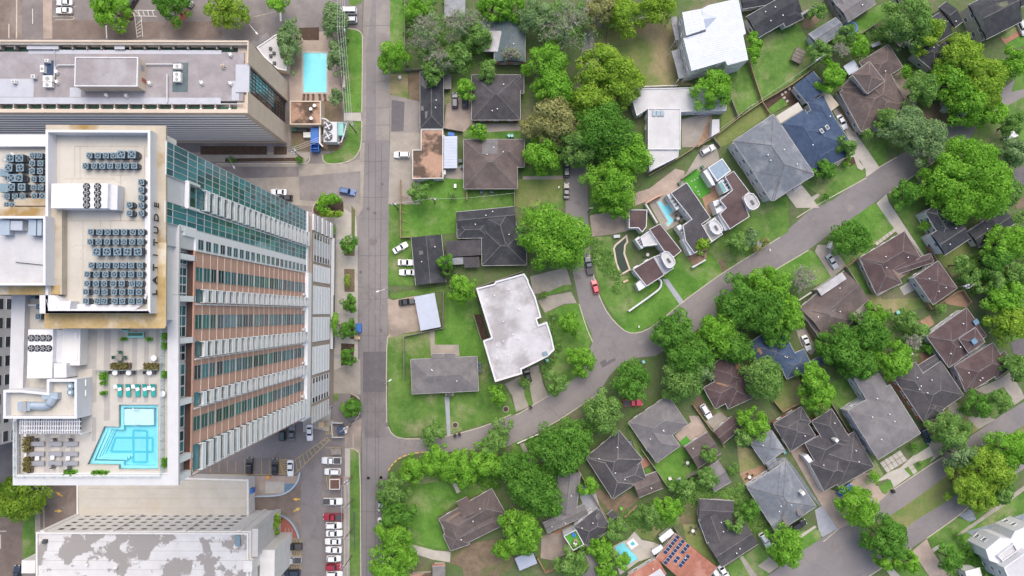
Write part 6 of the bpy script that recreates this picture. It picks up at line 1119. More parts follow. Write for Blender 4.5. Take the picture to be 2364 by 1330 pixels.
house('blue-grey gabled garage with white end beside a trampoline', 'T2', [('gable',(1435,435),(1685,280),(1590,165),dict(vents=0))], 'garage', 'garage', roof='roof_blue', wall='white_wall', eave=3.6, pitch=.35)
house('long black gabled house at the top of the photo', 'T2', [('gable',(900,340),(1300,110),(1180,-70),dict(vents=8)), ('hip',(1150,245),(1310,165),(1240,60),dict(vents=0,eave=3.9,pitch=.5)), ('shed',(1285,120),(1415,45),(1425,62),dict(roof='membrane',eave=3.2,pitch=.02,vents=0,wins=False)), ('gable',(760,80),(1060,30),(1020,-60),dict(eave=3.6,vents=0))], roof='roof_black', wall='white_wall', eave=4.0, pitch=.4, caps=False)
t_ = flat_house('tall modern house with white standing-seam metal roof', 'T2', [(460,45),(720,-15),(790,300),(765,318),(812,540),(625,590),(605,552),(300,640),(225,345),(430,285),(385,80)], 9.4, 'metal_roof', 'stucco', .1, .12, capm='metal_roof'); ribs(t_, 'T2', [(460,45),(720,-15),(790,300),(765,318),(812,540),(625,590),(605,552),(300,640),(225,345),(430,285),(385,80)], 9.42, (228,345), (770,215), .62, 'metal_roof')
flat_house('', 'T2', [(215,112),(383,80),(428,262),(252,322)], 10.3, 'metal_roof', 'stucco', .1, .12, t_=t_, capm='metal_roof'); ribs(t_, 'T2', [(215,112),(383,80),(428,262),(252,322)], 10.32, (215,112), (383,80), .6, 'metal_roof')
p = [Q('T2', *a, z) for a, z in (((392,95),9.4),((430,262),9.4),((525,158),9.45),((405,175),10.3))]; q = MB()
for f_ in ((0,3,2),(1,2,3),(0,1,3)): q.face([p[k] for k in f_])
q.build('dormer_roof', 'metal_roof', t_)
for pts, z in (([(105,155),(165,148),(190,360),(155,365)], 5.5), ([(118,460),(185,445),(245,700),(185,712)], 4.5)):
    p = QL('T2', pts, z); q = MB(); q.prism([x[:2] for x in p], z-.3, z); q.build('balcony_roof', 'metal_grey', t_)
    for x in p: cbox('balcony_post', (.2, .2, z-.3), 'stucco', t_, rel(t_, (x.x*.998, x.y*.998, (z-.3)/2)))
# white flat-roofed house
t_ = flat_house('long white flat-roofed house behind tall green trees', 'F', [(1452,205),(1677,200),(1677,255),(1572,258),(1572,300),(1495,302),(1495,252),(1470,268)], 3.8, 'membrane_white', 'white_wall', .3, .25)
flat_house('', 'F', [(1496,250),(1572,250),(1571,345),(1496,345)], 4.6, 'membrane_white', 'white_wall', .3, .22, t_=t_, wins=False); flat_house('', 'F', [(1496,318),(1568,317),(1566,362),(1500,395),(1494,360)], 4.2, 'membrane_white', 'white_wall', .25, .2, t_=t_, wins=False)
for x, y in ((1510,262),(1520,262),(1529,262)): c = P(x, y, 4.6); cbox('skylight', (1.0, 1.5, .3), 'glass_sky', t_, rel(t_, (c.x, c.y, 4.6)), 0)
flat_house('narrow white sheet canopy beside the white flat-roofed house', 'T2', [(487,1080),(550,1078),(552,1190),(480,1235)], 2.8, 'membrane_white', 'white_wall', .1, .1, 'canopy', 'canopy', wins=False)
# white modern house, lower right corner
t_ = flat_house('white modern house in the lower right corner', 'U1', [(1500,1260),(1700,1120),(1800,1330),(1560,1400)], 10.5, 'membrane_white', 'white_wall', .6, .35)
flat_house('', 'U1', [(1350,1110),(1470,1010),(1560,1020),(1590,960),(1720,900),(1760,1130),(1510,1250),(1380,1200)], 8.0, 'white', 'white_wall', .3, .3, t_=t_); flat_house('', 'U1', [(1450,1165),(1585,1060),(1620,1120),(1495,1210)], 8.8, 'membrane_white', 'white_wall', .7, .25, t_=t_, wins=False)
t_ = house('cream house with a curved bay at the lower right photo edge', 'U1', [('hip',(1180,1290),(1300,1260),(1380,1400),dict())], roof='stucco', wall='stucco', eave=4.5, pitch=.2, vents=0, caps=False)
# --- three stucco townhouses with rounded stair turrets
def turret(par, v, pts, z, roofm='membrane_white'):
    p = smooth(QL(v, pts, z), 1); pp = [x[:2] for x in p]; q = MB(); q.prism(pp, 0, z-.6); q.build('turret', 'white_wall', par); q = MB(); q.ring(pp, inset(pp, .22), z-.6, z-.1); o = q.build('turret_parapet', 'white_wall', par); q = MB(); q.prism(inset(pp, .21), z-.6, z-.38); q.build('turret_roof', roofm, par)
    c = sum((Vector(x) for x in pp), Vector((0,0)))/len(pp); cbox('skylight', (.7, 1.5, .3), 'glass_dark', par, rel(par, (c.x, c.y, z-.3)), R(33))
def sk(par, v, pts, z0, z1, m='white', name='light_well'):
    q = MB(); q.prism([p[:2] for p in QL(v, pts, z1)], z0, z1); return q.build(name, m, par)
ZT3 = 5.6
A = thing('stucco_townhouse', 'white stucco townhouse with brown roofs and dark green pond, leftmost of three', 'house', (*Q('T3', 430, 800)[:2], 0))
flat_house('', 'T3', [(245,525),(390,525),(385,660),(350,705),(320,670),(245,670)], 4.5, 'roof_maroon', 'white_wall', .25, .2, t_=A); flat_house('', 'T3', [(405,680),(490,635),(660,850),(600,900),(520,850)], ZT3, 'roof_maroon', 'white_wall', .2, .15, t_=A); flat_house('', 'T3', [(275,995),(440,895),(525,1040),(385,1130)], ZT3-1, 'roof_maroon', 'white_wall', .2, .18, t_=A)
flat_house('', 'T3', [(335,740),(405,690),(480,800),(360,815)], 5.0, 'membrane_white', 'white_wall', .4, .25, t_=A, wins=False); flat_house('', 'T3', [(440,895),(490,880),(600,985),(530,1035)], 4.8, 'roof_pale_strip', 'white_wall', .8, .2, t_=A, wins=False); turret(A, 'T3', [(490,880),(545,840),(610,910),(612,960),(570,990),(535,975)], 7.0)
sk(A, 'T3', [(292,760),(325,735),(365,820),(345,835)], 0, 4.2, 'white_wall'); sk(A, 'T3', [(300,1110),(340,1075),(385,1130),(325,1165)], 0, 4, 'white_wall')
for k in range(3): c = Q('T3', 322+k*10, 765+k*16, 4.3); cbox('skylight', (.5, .8, .15), 'glass_dark', A, rel(A, (c.x, c.y, 4.25)), R(-55))
B_ = thing('stucco_townhouse', 'white stucco townhouse with grey roof beside the small turquoise pool, middle of three', 'house', (*Q('T3', 760, 600)[:2], 0))
flat_house('', 'T3', [(575,395),(700,310),(890,590),(820,640),(900,780),(760,870),(690,770),(670,650),(740,600)], ZT3, 'roof_dark', 'white_wall', .2, .15, t_=B_); flat_house('', 'T3', [(820,655),(925,585),(985,720),(900,780)], 5.2, 'membrane_cream', 'white_wall', .8, .2, t_=B_, wins=False); turret(B_, 'T3', [(870,630),(925,590),(985,660),(985,700),(945,725),(900,705)], 7.0)
for pts in ([(545,410),(570,398),(645,510),(620,530)], [(655,485),(680,470),(745,575),(715,590)], [(620,660),(650,640),(710,720),(680,740)], [(665,760),(690,740),(755,875),(725,885)]): sk(B_, 'T3', pts, 0, 4.3, 'white_wall')
for x, y in ((590,440),(605,465),(622,490),(678,510),(690,535),(715,560),(660,690),(680,710)): c = Q('T3', x, y, 4.4); cbox('skylight', (.7, 1.1, .2), 'glass_dark', B_, rel(B_, (c.x, c.y, 4.35)), R(-55))
C_ = thing('stucco_townhouse', 'white stucco townhouse with maroon roof and glassy blue roof, rightmost of three', 'house', (*Q('T3', 1090, 460)[:2], 0))
flat_house('', 'T3', [(1000,265),(1070,220),(1195,385),(1140,430),(1195,580),(1040,680),(960,560),(1010,510),(960,450),(1060,370)], ZT3, 'roof_maroon', 'white_wall', .2, .15, t_=C_); flat_house('', 'T3', [(865,195),(980,120),(1050,220),(940,305)], 5.0, 'glass_sky', 'white_wall', .25, .3, t_=C_, wins=False); turret(C_, 'T3', [(1140,420),(1215,380),(1275,460),(1275,500),(1230,530),(1185,515)], 7.0, 'membrane')
for pts in ([(830,225),(865,200),(925,330),(900,335)], [(945,310),(985,280),(1055,360),(990,400)], [(905,460),(950,445),(1000,520),(940,560)], [(945,570),(975,555),(1040,680),(1000,690)]): sk(C_, 'T3', pts, 0, 4.3, 'white_wall')
for x, y in ((1005,305),(1020,330),(1035,350),(940,500),(965,485)): c = Q('T3', x, y, 4.4); cbox('skylight', (.7, 1.1, .2), 'glass_dark', C_, rel(C_, (c.x, c.y, 4.35)), R(-55))
sk(C_, 'T3', [(950,320),(975,305),(1015,375),(990,395)], 4.25, 4.38, 'glass_teal', 'glass_roof')
def walls(label, v, pts, h, m='white_wall', wd=.35, sm=0):
    p = QL(v, pts, h)
    if sm: p = smooth(p, sm, False)
    t_ = thing('garden_wall', label, 'wall', (p[0].x, p[0].y, 0)); q = MB(); q.prism(ribbon(p, wd), 0, h-.1); q.build('wall', m, t_); q = MB(); q.prism(ribbon(p, wd+.1), h-.1, h); q.build('cap', m, t_)
walls('white curved garden wall in front of the leftmost stucco townhouse', 'T3', [(480,1068),(505,1090),(495,1140),(450,1180),(245,1325)], 1.8, sm=1); walls('short white garden wall before the middle stucco townhouse', 'T3', [(745,980),(850,920)], 1.8); walls('white wall stub by the rightmost stucco townhouse', 'T3', [(1030,790),(1070,765)], 1.6); walls('pink wall along the small turquoise pool', 'T3', [(375,475),(500,405)], 2.2, 'brick_peach'); walls('white wall between garage and small turquoise pool', 'T3', [(375,475),(470,630)], 2.2, 'stucco_grey')
def pool(label, v, pts, m='pool_tile', wm='pool_water', cm='concrete_light', ed=.4):
    pp = [p[:2] for p in QL(v, pts, .2)]; t_ = thing('garden_pool', label, 'swimming pool', (*pp[0], 0)); lo = -.0
    q = MB(); q.ring(pp, inset(pp, ed), .0, .24); q.build('coping', cm, t_); q = MB(); q.prism(inset(pp, ed-.02), .02, .14); q.build('basin_floor', m, t_); w_ = inset(pp, ed-.03); w_ = w_ if area(w_) > 0 else w_[::-1]; q = MB(); q.face([(p[0], p[1], .2) for p in w_]); q.build('water', wm, t_)
pool('small turquoise garden pool beside the middle stucco townhouse', 'T3', [(455,465),(495,440),(530,485),(550,468),(605,545),(575,565),(615,610),(550,670),(525,635),(545,620)]); pool('dark green curved pond beside the leftmost stucco townhouse', 'T3', [(120,830),(135,800),(230,720),(240,780),(220,810),(215,870),(260,1000),(180,1045),(140,950)], 'pond_bed', 'pond_water', 'stucco_tan', .5)
pool('turquoise garden pool beside the terracotta-roofed house', 'T1', [(705,1080),(800,1035),(820,1075),(930,1185),(770,1290),(735,1170)]); pool('small square spa above the turquoise garden pool', 'T1', [(815,1055),(870,1015),(915,1070),(855,1110)], 'pool_line', 'pool_water', 'offwhite', .7)
# stepping slabs and pavers, each its own piece
def slabs(parent_name, v, cells, m='concrete_light'):
    for pts in cells:
        p = QL(v, pts, .14); pp = [x[:2] for x in p]; q = MB(); q.prism(inset(pp, .06) if area(pp) > 0 else inset(pp[::-1], .06), .0, .17); tag(q.build('paving_slab', m), kind='structure')
def grid(a, b, c, nx, ny):
    A, B, C = (Vector(q) for q in (a, b, c)); u = (B-A)/nx; w_ = (C-B)/ny
    return [[tuple(A+u*i+w_*j), tuple(A+u*(i+1)+w_*j), tuple(A+u*(i+1)+w_*(j+1)), tuple(A+u*i+w_*(j+1))] for i in range(nx) for j in range(ny)]
slabs('p', 'U1', grid((470,390),(640,285),(700,370),5,2)); slabs('p', 'U1', grid((705,420),(740,395),(785,465),1,2)); slabs('p', 'T7', grid((375,880),(550,745),(572,770),6,1))
slabs('p', 'T2', [[(x,y),(x+22,y-14),(x+36,y+6),(x+14,y+20)] for x, y in ((1100,850),(1130,830),(1165,800),(1120,880),(1145,910),(1210,790))])
slabs('p', 'T3', [[(x,y),(x+14,y-8),(x+20,y+2),(x+6,y+10)] for x, y in ((730,300),(752,290),(775,275),(760,345),(780,380),(790,405))])
# leaf litter drifts in roof valleys and loose roof patches
bpy.context.view_layer.update(); DG = bpy.context.evaluated_depsgraph_get()
def roof_patch(v, pts, m, name='roof_patch'):
    hits = []; ob = None; aa = VIEWS[v]
    for x, y in pts:
        ok, loc, nr, ix, o, mx = scene.ray_cast(DG, Vector((0,0,HC)), ray(aa[0]+aa[2]*x, aa[1]+aa[2]*y).normalized())
        if not ok: return
        if ob is None: ob = bpy.data.objects[o.name]
        hits.append(loc+nr*.035)
    while ob.parent and ob.parent.parent: ob = ob.parent
    q = MB(); c = sum(hits, Vector())/len(hits)
    for i in range(len(hits)): q.face([hits[i], hits[(i+1) % len(hits)], c+Vector((0,0,.02))][::1])
    q.build(name, m, ob)
for v, pts, m, nm in (('S3',[(850,152),(976,152),(976,262),(850,266)],'roof_weathered','roof_patch'),('T7',[(525,1110),(650,1040),(700,1130),(590,1200)],'roof_patch_tan','roof_patch'),('S2',[(618,700),(650,690),(670,760),(660,830),(615,790)],'roof_weathered','roof_patch'),('S2',[(650,1040),(675,1035),(665,1105),(652,1100)],'roof_weathered','roof_patch'),('S2',[(612,990),(635,985),(640,1030),(612,1030)],'roof_weathered','roof_patch'),
 ('T4',[(345,985),(380,1000),(405,1040),(400,1090),(365,1060)],'leaf_litter','leaf_drift'),('T4',[(365,1062),(400,1092),(415,1180),(395,1190),(380,1130)],'leaf_litter','leaf_drift'),('T4',[(200,1190),(290,1213),(285,1228),(200,1205)],'leaf_litter','leaf_drift'),('T4',[(292,1214),(380,1234),(375,1246),(287,1229)],'leaf_litter','leaf_drift'),('T4',[(537,900),(570,903),(595,940),(578,958),(555,925)],'leaf_litter','leaf_drift'),
 ('S5',[(695,850),(820,775),(832,795),(715,868)],'roof_patch_tan','roof_patch'),('T6',[(1390,150),(1500,60),(1560,40),(1600,60),(1500,190),(1450,205)],'roof_moss','moss_patch'),('T6',[(1560,30),(1660,10),(1680,40),(1610,80)],'roof_moss','moss_patch'),('T1',[(555,830),(590,805),(600,840),(570,860)],'roof_weathered','roof_patch'),('S3',[(340,1050),(372,1045),(375,1075),(342,1080)],'roof_weathered','roof_patch'),('S3',[(420,950),(470,945),(475,1010),(440,1020)],'roof_dark','roof_patch'),('T4',[(1180,580),(1215,565),(1220,575),(1185,592)],'roof_weathered','roof_patch')):
    roof_patch(v, pts, m, nm)
def drift(label, v, pts, z, m='wood_orange', nm='leaf_drift'):
    p = smooth(QL(v, pts, z), 1); q = MB(); q.face([(x.x, x.y, z) for x in p]); return q
# ================================================================ TREES AND SHRUBS
def leaf_mesh(name, cen, nrm, size, tone, m, seed):
    r_ = np.random.default_rng(seed); n = len(cen)
    a = r_.normal(size=(n,3)); t = np.cross(nrm, a); t /= np.linalg.norm(t, axis=1, keepdims=True)+1e-9; b = np.cross(nrm, t)
    s = size[:,None]; asp = r_.uniform(.55, .85, n)[:,None]
    v = np.stack([cen-t*s, cen-b*s*asp, cen+t*s, cen+b*s*asp], 1).reshape(-1,3)
    me = bpy.data.meshes.new(name); me.vertices.add(4*n); me.vertices.foreach_set('co', v.astype(np.float32).ravel())
    me.loops.add(4*n); me.loops.foreach_set('vertex_index', np.arange(4*n, dtype=np.int32)); me.polygons.add(n); me.polygons.foreach_set('loop_start', np.arange(0, 4*n, 4, dtype=np.int32))
    at_ = me.attributes.new('tone', 'FLOAT', 'FACE'); at_.data.foreach_set('value', tone.astype(np.float32)); me.update(calc_edges=True); me.materials.append(MATS[m]); return me
def crown(Rx, Ry, zc, hz, kind, seed, dens=52.0, leaf=.30, lob=1.0):
    r_ = np.random.default_rng(seed); Rm = (Rx+Ry)/2; nl = int(np.clip(10+Rm*Rm*1.15*lob, 7, 130))
    th = r_.uniform(0, 2*np.pi, nl); rho = np.sqrt(r_.uniform(0, 1, nl)); ph = r_.uniform(0, 6.28, 3)
    edge = 1+.12*np.sin(2*th+ph[0])+.10*np.sin(3*th+ph[1])+.07*np.sin(5*th+ph[2])
    lr = (Rm*.5+1.6)*r_.uniform(.20, .40, nl)*(1.2-.4*rho); lr = np.maximum(lr, min(.8, Rm*.5))
    rad = rho*edge*.84
    c = np.stack([rad*np.cos(th)*Rx, rad*np.sin(th)*Ry, zc+hz*np.sqrt(np.clip(1-(rho*.93)**2, 0, 1))*r_.uniform(.35, 1.0, nl)-.25*hz*(rho > .75)], 1)
    w_ = lr**2; w_ = w_/w_.sum(); N = int(np.pi*Rx*Ry*dens); li = r_.choice(nl, N, p=w_)
    d = r_.normal(size=(N,3)); d[:,2] = np.abs(d[:,2])*1.0-.25*np.abs(r_.normal(size=N)); d /= np.linalg.norm(d, axis=1, keepdims=True)
    bumps = 1+.13*np.sin(d[:,0]*7+li*1.7)*np.sin(d[:,1]*7+li*2.3)
    cen = c[li]+d*(lr[li]*r_.uniform(.74, 1.06, N)*bumps)[:,None]*np.array([1,1,.85])
    nrm = d+r_.normal(size=(N,3))*.38; nrm /= np.linalg.norm(nrm, axis=1, keepdims=True)
    ltone = r_.uniform(.15, .85, nl); tone = np.clip(ltone[li]*.6+r_.uniform(0, 1, N)*.4, 0, 1)
    size = r_.uniform(.6, 1.25, N)*leaf
    return leaf_mesh('crown', cen, nrm, size, tone, 'leaf_'+kind, seed+1), c, lr
NT = [100]
def tree(x, y, r, kind, label, ry=None, h=None, rot=0.0, group='street and garden trees', bare=False, name='tree', cat='tree', dens=54.0, view='F'):
    NT[0] += 13; seed = NT[0]; random.seed(seed)
    s_ = VIEWS[view][2]; Rm = r*s_/7.8*1.06; Ryy = (ry*s_/7.8*1.06) if ry else Rm; Rb = (Rm+Ryy)/2
    Ht = h or (4.2+Rb*1.15 if Rb > 2.2 else .8+Rb*1.9)
    hz = min(Ht*.5, Rb*.95); zc = Ht-hz; p = Q(view, x, y, zc+hz*.35)
    t_ = thing(name, label, cat, (p.x, p.y, 0), rot, group)
    me, c, lr = crown(Rm, Ryy, zc-.1*hz, hz, kind, seed, dens*(.15 if bare else 1), .30 if Rb > 2.2 else .2)
    bk = 'bark_pale' if bare else 'bark'; q = MB(); tr = max(.08, Rb*.055); lean = Vector((random.uniform(-.3,.3), random.uniform(-.3,.3), 0)); top = Vector((0,0,zc*.75))+lean
    q.tube([Vector((0,0,-.1)), top*.5+Vector((0,0,0)), top], tr*1.25, tr*.8, 8)
    link('trunk', q.mesh('trunk', bk), t_); q = MB(); idx = list(range(len(c))); random.shuffle(idx)
    for i in idx[:(26 if bare else 9)]:
        e = Vector(c[i])+Vector((0,0,.2*lr[i] if not bare else lr[i]*.7)); mid = top.lerp(e, .5)+Vector((0,0,Rb*.08)); q.tube([top, mid, e], tr*.55, tr*.12, 5)
        if bare:
            for _ in range(7):
                d = Vector((random.uniform(-1,1), random.uniform(-1,1), random.uniform(.0,.9)))*lr[i]*1.3; st = mid.lerp(e, random.uniform(.2,1)); md = st+d*.5+Vector((random.uniform(-.3,.3),)*3); q.tube([st, md, st+d], .10, .045, 4)
                for _ in range(2): d2 = Vector((random.uniform(-1,1), random.uniform(-1,1), random.uniform(0,.6)))*lr[i]*.7; q.tube([md, md+d2], .06, .03, 3)
    link('limbs', q.mesh('limbs', bk), t_); cr = link('crown', me, t_); return t_
B = True
for a in [
 (250,18,46,'b','bright green tree in the top left car park, left of three'), (392,8,42,'d','dark green round tree in the top left car park, middle of three'), (515,20,45,'y','yellow-green tree in the top left car park, right of three'), (640,4,26,'b','small bright tree at the top edge left of the white van'),
 (905,128,38,'b','bright green tree overhanging the right side of the main road'), (965,22,32,'b','bright green bushy tree at the top edge beside the main road'),
 (1135,10,34,'b','bright green tree at the top edge above the green-grey house'), (1180,12,36,'b','bright green tree at the top edge right of the green-grey house'), (1235,30,46,'g','pale grey-green tree at the top edge left of the lane'),
 (1267,145,50,'b','bright green tree top left in the big clump over the lane'), (1280,205,52,'b','bright green tree beside the square dark house, in the lane clump'), (1385,150,55,'y','yellow-green tree at the top of the big lane clump'), (1435,185,58,'y','yellow-green tree bulging right from the big lane clump'),
 (1280,275,58,'t','brownish olive tree in the big lane clump'), (1235,300,35,'t','small olive tree left of the brownish olive tree'), (1365,235,50,'y','olive tree in the middle of the big lane clump'), (1395,300,72,'d','darkest tree in the middle of the big lane clump'), (1340,335,50,'m','dark green tree over the lane in the big clump'), (1250,355,46,'b','bright green tree below the brownish olive tree'),
 (1450,355,55,'b','bright green tree against the white flat-roofed house'), (1415,425,60,'b','bright green tree at the lower end of the big lane clump'), (1425,470,38,'b','lowest bright tree of the big lane clump'),
 (1390,22,42,'t','olive tan tree at the top edge right of the lane'), (1440,30,46,'y','yellow-green tree at the top edge above the dry yard'), (1515,15,48,'y','yellow-green tree at the top edge left of the metal-roofed house'),
 (1280,548,82,'b','huge bright green tree standing over the bend of the lane'), (1645,205,47,'b','bright green tree below the metal-roofed house'), (1918,172,36,'b','bright green round tree behind the navy house'), (1985,105,26,'b','bright green small tree above the pagoda-like house'), (1955,80,24,'m','small shrubby tree beside the trampoline'),
 (2105,45,58,'m','pale yellow-green loose tree at the top right'), (2140,80,42,'y','olive tree right of the loose pale tree'), (2225,135,58,'y','yellow-green tree, top one of the large right clump'), (2275,190,62,'y','yellow-green tree, right one of the large right clump'), (2195,185,45,'b','green tree, left one of the large right clump'), (2245,230,55,'b','green tree, lowest of the large right clump'), (2345,140,36,'b','bright green tree at the right photo edge near the top'), (2130,205,42,'m','mid-green tree beside the pagoda-like house driveway'), (2090,165,14,'b','small bright shrub at the corner of the pagoda-like house'),
 (2090,285,48,'g','pale green tree overhanging the street, left of a pair'), (2145,325,50,'g','pale green tree overhanging the street, right of a pair'), (2005,310,14,'m','small bush below the pagoda-like house'),
 (2185,410,60,'b','bright green tree, left part of the giant tree group'), (2245,380,70,'b','bright green tree, top of the giant tree group'), (2280,430,68,'b','bright green tree, right part of the giant tree group'), (2225,465,56,'b','bright green tree, lowest of the giant tree group'), (2335,350,40,'g','grey-green tree at the right photo edge above the dark road'), (2325,440,36,'m','green tree right of the giant tree group'), (2340,285,30,'m','mid-green tree at the right edge by the street end'),
 (1968,550,43,'d','dark green round tree on the lawn before the brown house'), (2095,447,32,'d','dark green small tree on the lawn beside a narrow path'), (2136,520,14,'b','small bright bush at the corner of the white house'),
 (2335,560,46,'b','bright green tree at the right edge, upper of a column'), (2300,600,40,'d','dark green tree right of the maroon garage, upper one'), (2345,630,36,'m','mid-green tree at the right edge beside the yellow board'), (2295,650,34,'m','green tree above the utility pole at the right'), (2245,640,22,'m','small green tree behind the maroon garage'), (2320,690,46,'b','bright green tree at the right edge, middle of a column'), (2335,745,50,'y','yellow-green tree at the right edge, lowest of a column'), (2220,610,24,'m','small bushy tree behind the white house under the giant trees'),
 (1705,690,58,'d','dark green tree, upper left of the clump across the street'), (1760,715,60,'d','dark green tree, middle of the clump across the street'), (1780,660,48,'b','yellowish bright tree, top of the clump across the street'), (1815,725,46,'b','bright green tree, right end of the clump across the street'), (1655,770,50,'b','bright green tree, left end of the clump across the street'), (1700,800,42,'d','dark tree, lower left of the clump across the street'), (1800,770,34,'d','small dark tree hanging over the navy roof'),
 (1555,770,48,'d','dark green tree at the road junction, upper one'), (1590,815,60,'d','dark green tree at the road junction, right one'), (1575,870,52,'m','green tree at the road junction, lower one'), (1615,850,36,'g','grey-green tree in the junction clump'),
 (1460,880,46,'d','dark green round tree above the red pickup'), (1395,955,48,'m','rounded mid-green tree left of the red pickup'), (1342,835,34,'b','bright green tree at the lane corner of the white townhouses'), (1283,882,28,'m','small tree beside the white townhouse driveway'), (1315,748,28,'b','small bright tree on the white townhouse lawn'),
 (1765,875,50,'m','rounded mid-green tree below the navy roof'), (1875,875,40,'b','bright green tree right of the navy roof, upper one'), (1895,915,36,'b','bright green tree right of the navy roof, lower one'), (1745,978,35,'b','bright green tree behind the blue-grey garage'), (1715,1010,22,'m','small tree touching the blue-grey garage'),
 (1945,800,52,'d','dark green tree behind the brown gabled house, left one'), (2010,775,48,'d','dark green tree behind the brown gabled house, upper one'), (2065,830,48,'b','bright green tree behind the dark vented-roof house'), (1985,840,42,'d','dark green tree behind the brown gabled house, lower one'), (2100,740,22,'m','small pale tree left of the sprawling brown house'), (2130,765,20,'m','small green tree at the corner of the sprawling brown house'), (2025,725,24,'b','small bright tree below the white porch strip house'),
 (1295,1035,68,'d','large dark green tree below the bend of the street'), (1340,1010,36,'d','dark green tree right of the large one below the bend'), (1215,1110,58,'d','large dark tree right of the red-porch house, upper one'), (1250,1150,52,'d','large dark tree right of the red-porch house, lower one'), (1205,1232,50,'b','bright green round tree below the red-porch house'), (1165,1270,26,'b','bright small tree beside the white metal shed'),
 (1120,1065,40,'b','bright green tree in the corner hedge row, right end'), (1060,1085,42,'b','bright green tree in the corner hedge row, second from right'), (1005,1065,38,'b','bright green tree in the corner hedge row, middle'), (955,1085,34,'b','bright green tree in the corner hedge row, left end'), (1140,1025,32,'m','green tree poking over the street from the hedge row'), (1180,1075,34,'d','dark tree between the hedge row and large dark tree'),
 (905,1130,36,'m','green tree on the main road edge, topmost of four'), (915,1185,38,'d','dark green tree on the main road edge, second of four'), (915,1240,42,'b','bright green tree on the main road edge, third of four'), (908,1300,50,'b','bright green tree on the main road edge, lowest of four'),
 (1358,1122,22,'b','small bright round tree between two dark houses'), (1388,1268,32,'b','green tree left of the turquoise garden pool'), (1420,1225,28,'m','dark green tree above the turquoise garden pool'), (1322,1300,38,'m','green tree at the bottom edge below the roof terrace'), (1400,1310,26,'b','bright tree at the bottom edge left of the garden pool'), (1545,1175,30,'b','bright green tree in the lawn strip above the terracotta house'), (1500,1190,26,'m','green tree left of the lawn-strip bright tree'), (1580,1130,26,'m','green tree behind the brown-grey garage'), (1635,1105,24,'m','green tree between the two grey garages'),
 (1985,1172,48,'b','yellow-green tree in the curved pink drive'), (2045,1242,54,'d','dark green tree on the median of the boulevard'), (1815,1262,46,'b','bright green tree before the dormer house'), (2200,995,44,'m','pale green tree beside the boulevard, upper one'), (2215,1050,36,'g','grey-green tree overhanging the boulevard'), (2235,1125,46,'y','yellow-green tree on the median, left one'), (2285,1085,56,'y','yellow-green tree on the median, middle one'), (2335,1040,48,'b','bright green tree on the median, upper right one'), (2270,1150,36,'y','yellow-green tree on the median, lowest one'), (2310,1130,36,'m','green tree on the median, right lower one'), (2262,938,30,'d','dark rounded tree before the sprawling brown house'), (2310,925,28,'m','small green tree by the sprawling brown house drive'), (2350,850,34,'m','green tree at the right edge beside the sprawling brown house'),
 (1068,668,34,'b','green tree between the black garage and white townhouses'), (968,445,25,'m','round shrub-like tree in the fenced lawn'), (1105,302,19,'b','small bright tree between two hip-roofed houses'), (1075,205,24,'b','bright tree above two parked dark cars'), (1150,912,22,'b','small bright tree right of the wide corner house walk'),
 (40,1150,56,'y','yellow-green tree at the left photo edge'), (757,472,27,'b','bright green tree in the round forecourt bed'), (805,565,19,'d','small street tree by the tower, topmost of five'), (805,700,18,'d','small street tree by the tower, second of five'), (803,760,20,'d','small street tree by the tower, third of five'), (803,825,18,'d','small street tree by the tower, fourth of five'), (815,942,22,'d','small street tree by the tower, lowest of five'),
 (1955,335,23,'m','small round tree at the navy house entrance'), (1906,392,24,'d','dark round tree before the navy house'), (2052,275,28,'m','small pale tree by the pagoda-like house corner'), (1745,95,20,'b','small bright tree beside the metal-roofed house, upper one'), (1740,125,18,'b','small bright tree beside the metal-roofed house, lower one'), (1895,120,26,'m','shrubby tree by the blue-grey garage'), (1705,560,26,'m','small tree before the rightmost stucco townhouse'), (1730,550,24,'g','pale small tree by the stucco townhouse path'), (1620,565,18,'y','yellowish small tree before the middle stucco townhouse'),
 (1435,1295,20,'b','small bright tree at the lower edge of the garden pool'), (2050,1290,28,'b','bright tree at the bottom edge beside the boulevard drive'), (2100,1300,24,'b','small bright tree at the bottom edge right of the boulevard drive'), (2195,1290,28,'d','dark shrubby tree before the lower right white house'), (1700,1210,20,'m','small tree between the dark and blue-grey houses'), (1735,1180,22,'d','dark small tree beside the dormer house wall'),
 (1640,1050,20,'m','small tree behind the grey gabled garage'), (1890,25,20,'m','small shrub tree behind the black house'), (1160,985,20,'m','shrubby tree on the corner lawn edge'), (1000,1000,26,'m','leafy tree overhanging the street beside the corner walk'), (1030,605,18,'d','dark small tree by the weathered lean-to'), (2015,1105,14,'b','small bright shrub beside the slab drive'),(2080,1010,14,'b','small bright shrub by the parked dark car'), (1100,80,36,'m','green tree below the sheet-metal carport'), (1125,160,24,'m','green tree left of the brick gable end'), (1000,160,30,'m','green tree above the black carport'), (1060,130,36,'m','green tree among the bare branches'),
 (2290,255,40,'b','bright tree over the street end at the right'), (1215,165,16,'b','small bright bush beside the brick gable end')]:
    tree(*a)
for a in [(985,70,50,'g','grey bare-branched tree beside the main road, upper left one',60), (1065,55,52,'g','grey bare-branched tree beside the sheet-metal carport',50), (1015,140,44,'g','grey bare-branched tree beside the main road, lower one',30), (1310,55,70,'g','pale half-bare tree over the top end of the lane',60), (1855,645,36,'g','pale silvery bare tree before the brown gabled house',34), (2085,75,40,'g','half-bare pale tree at the top right',40), (1180,125,24,'g','thin bare tree on the green-grey roof end',18), (1940,118,26,'g','thin bare tree behind the navy house',16), (2110,790,24,'g','grey bare shrub behind the sprawling brown house',20)]:
    tree(*a[:5], ry=a[5], bare=True, group='bare trees')
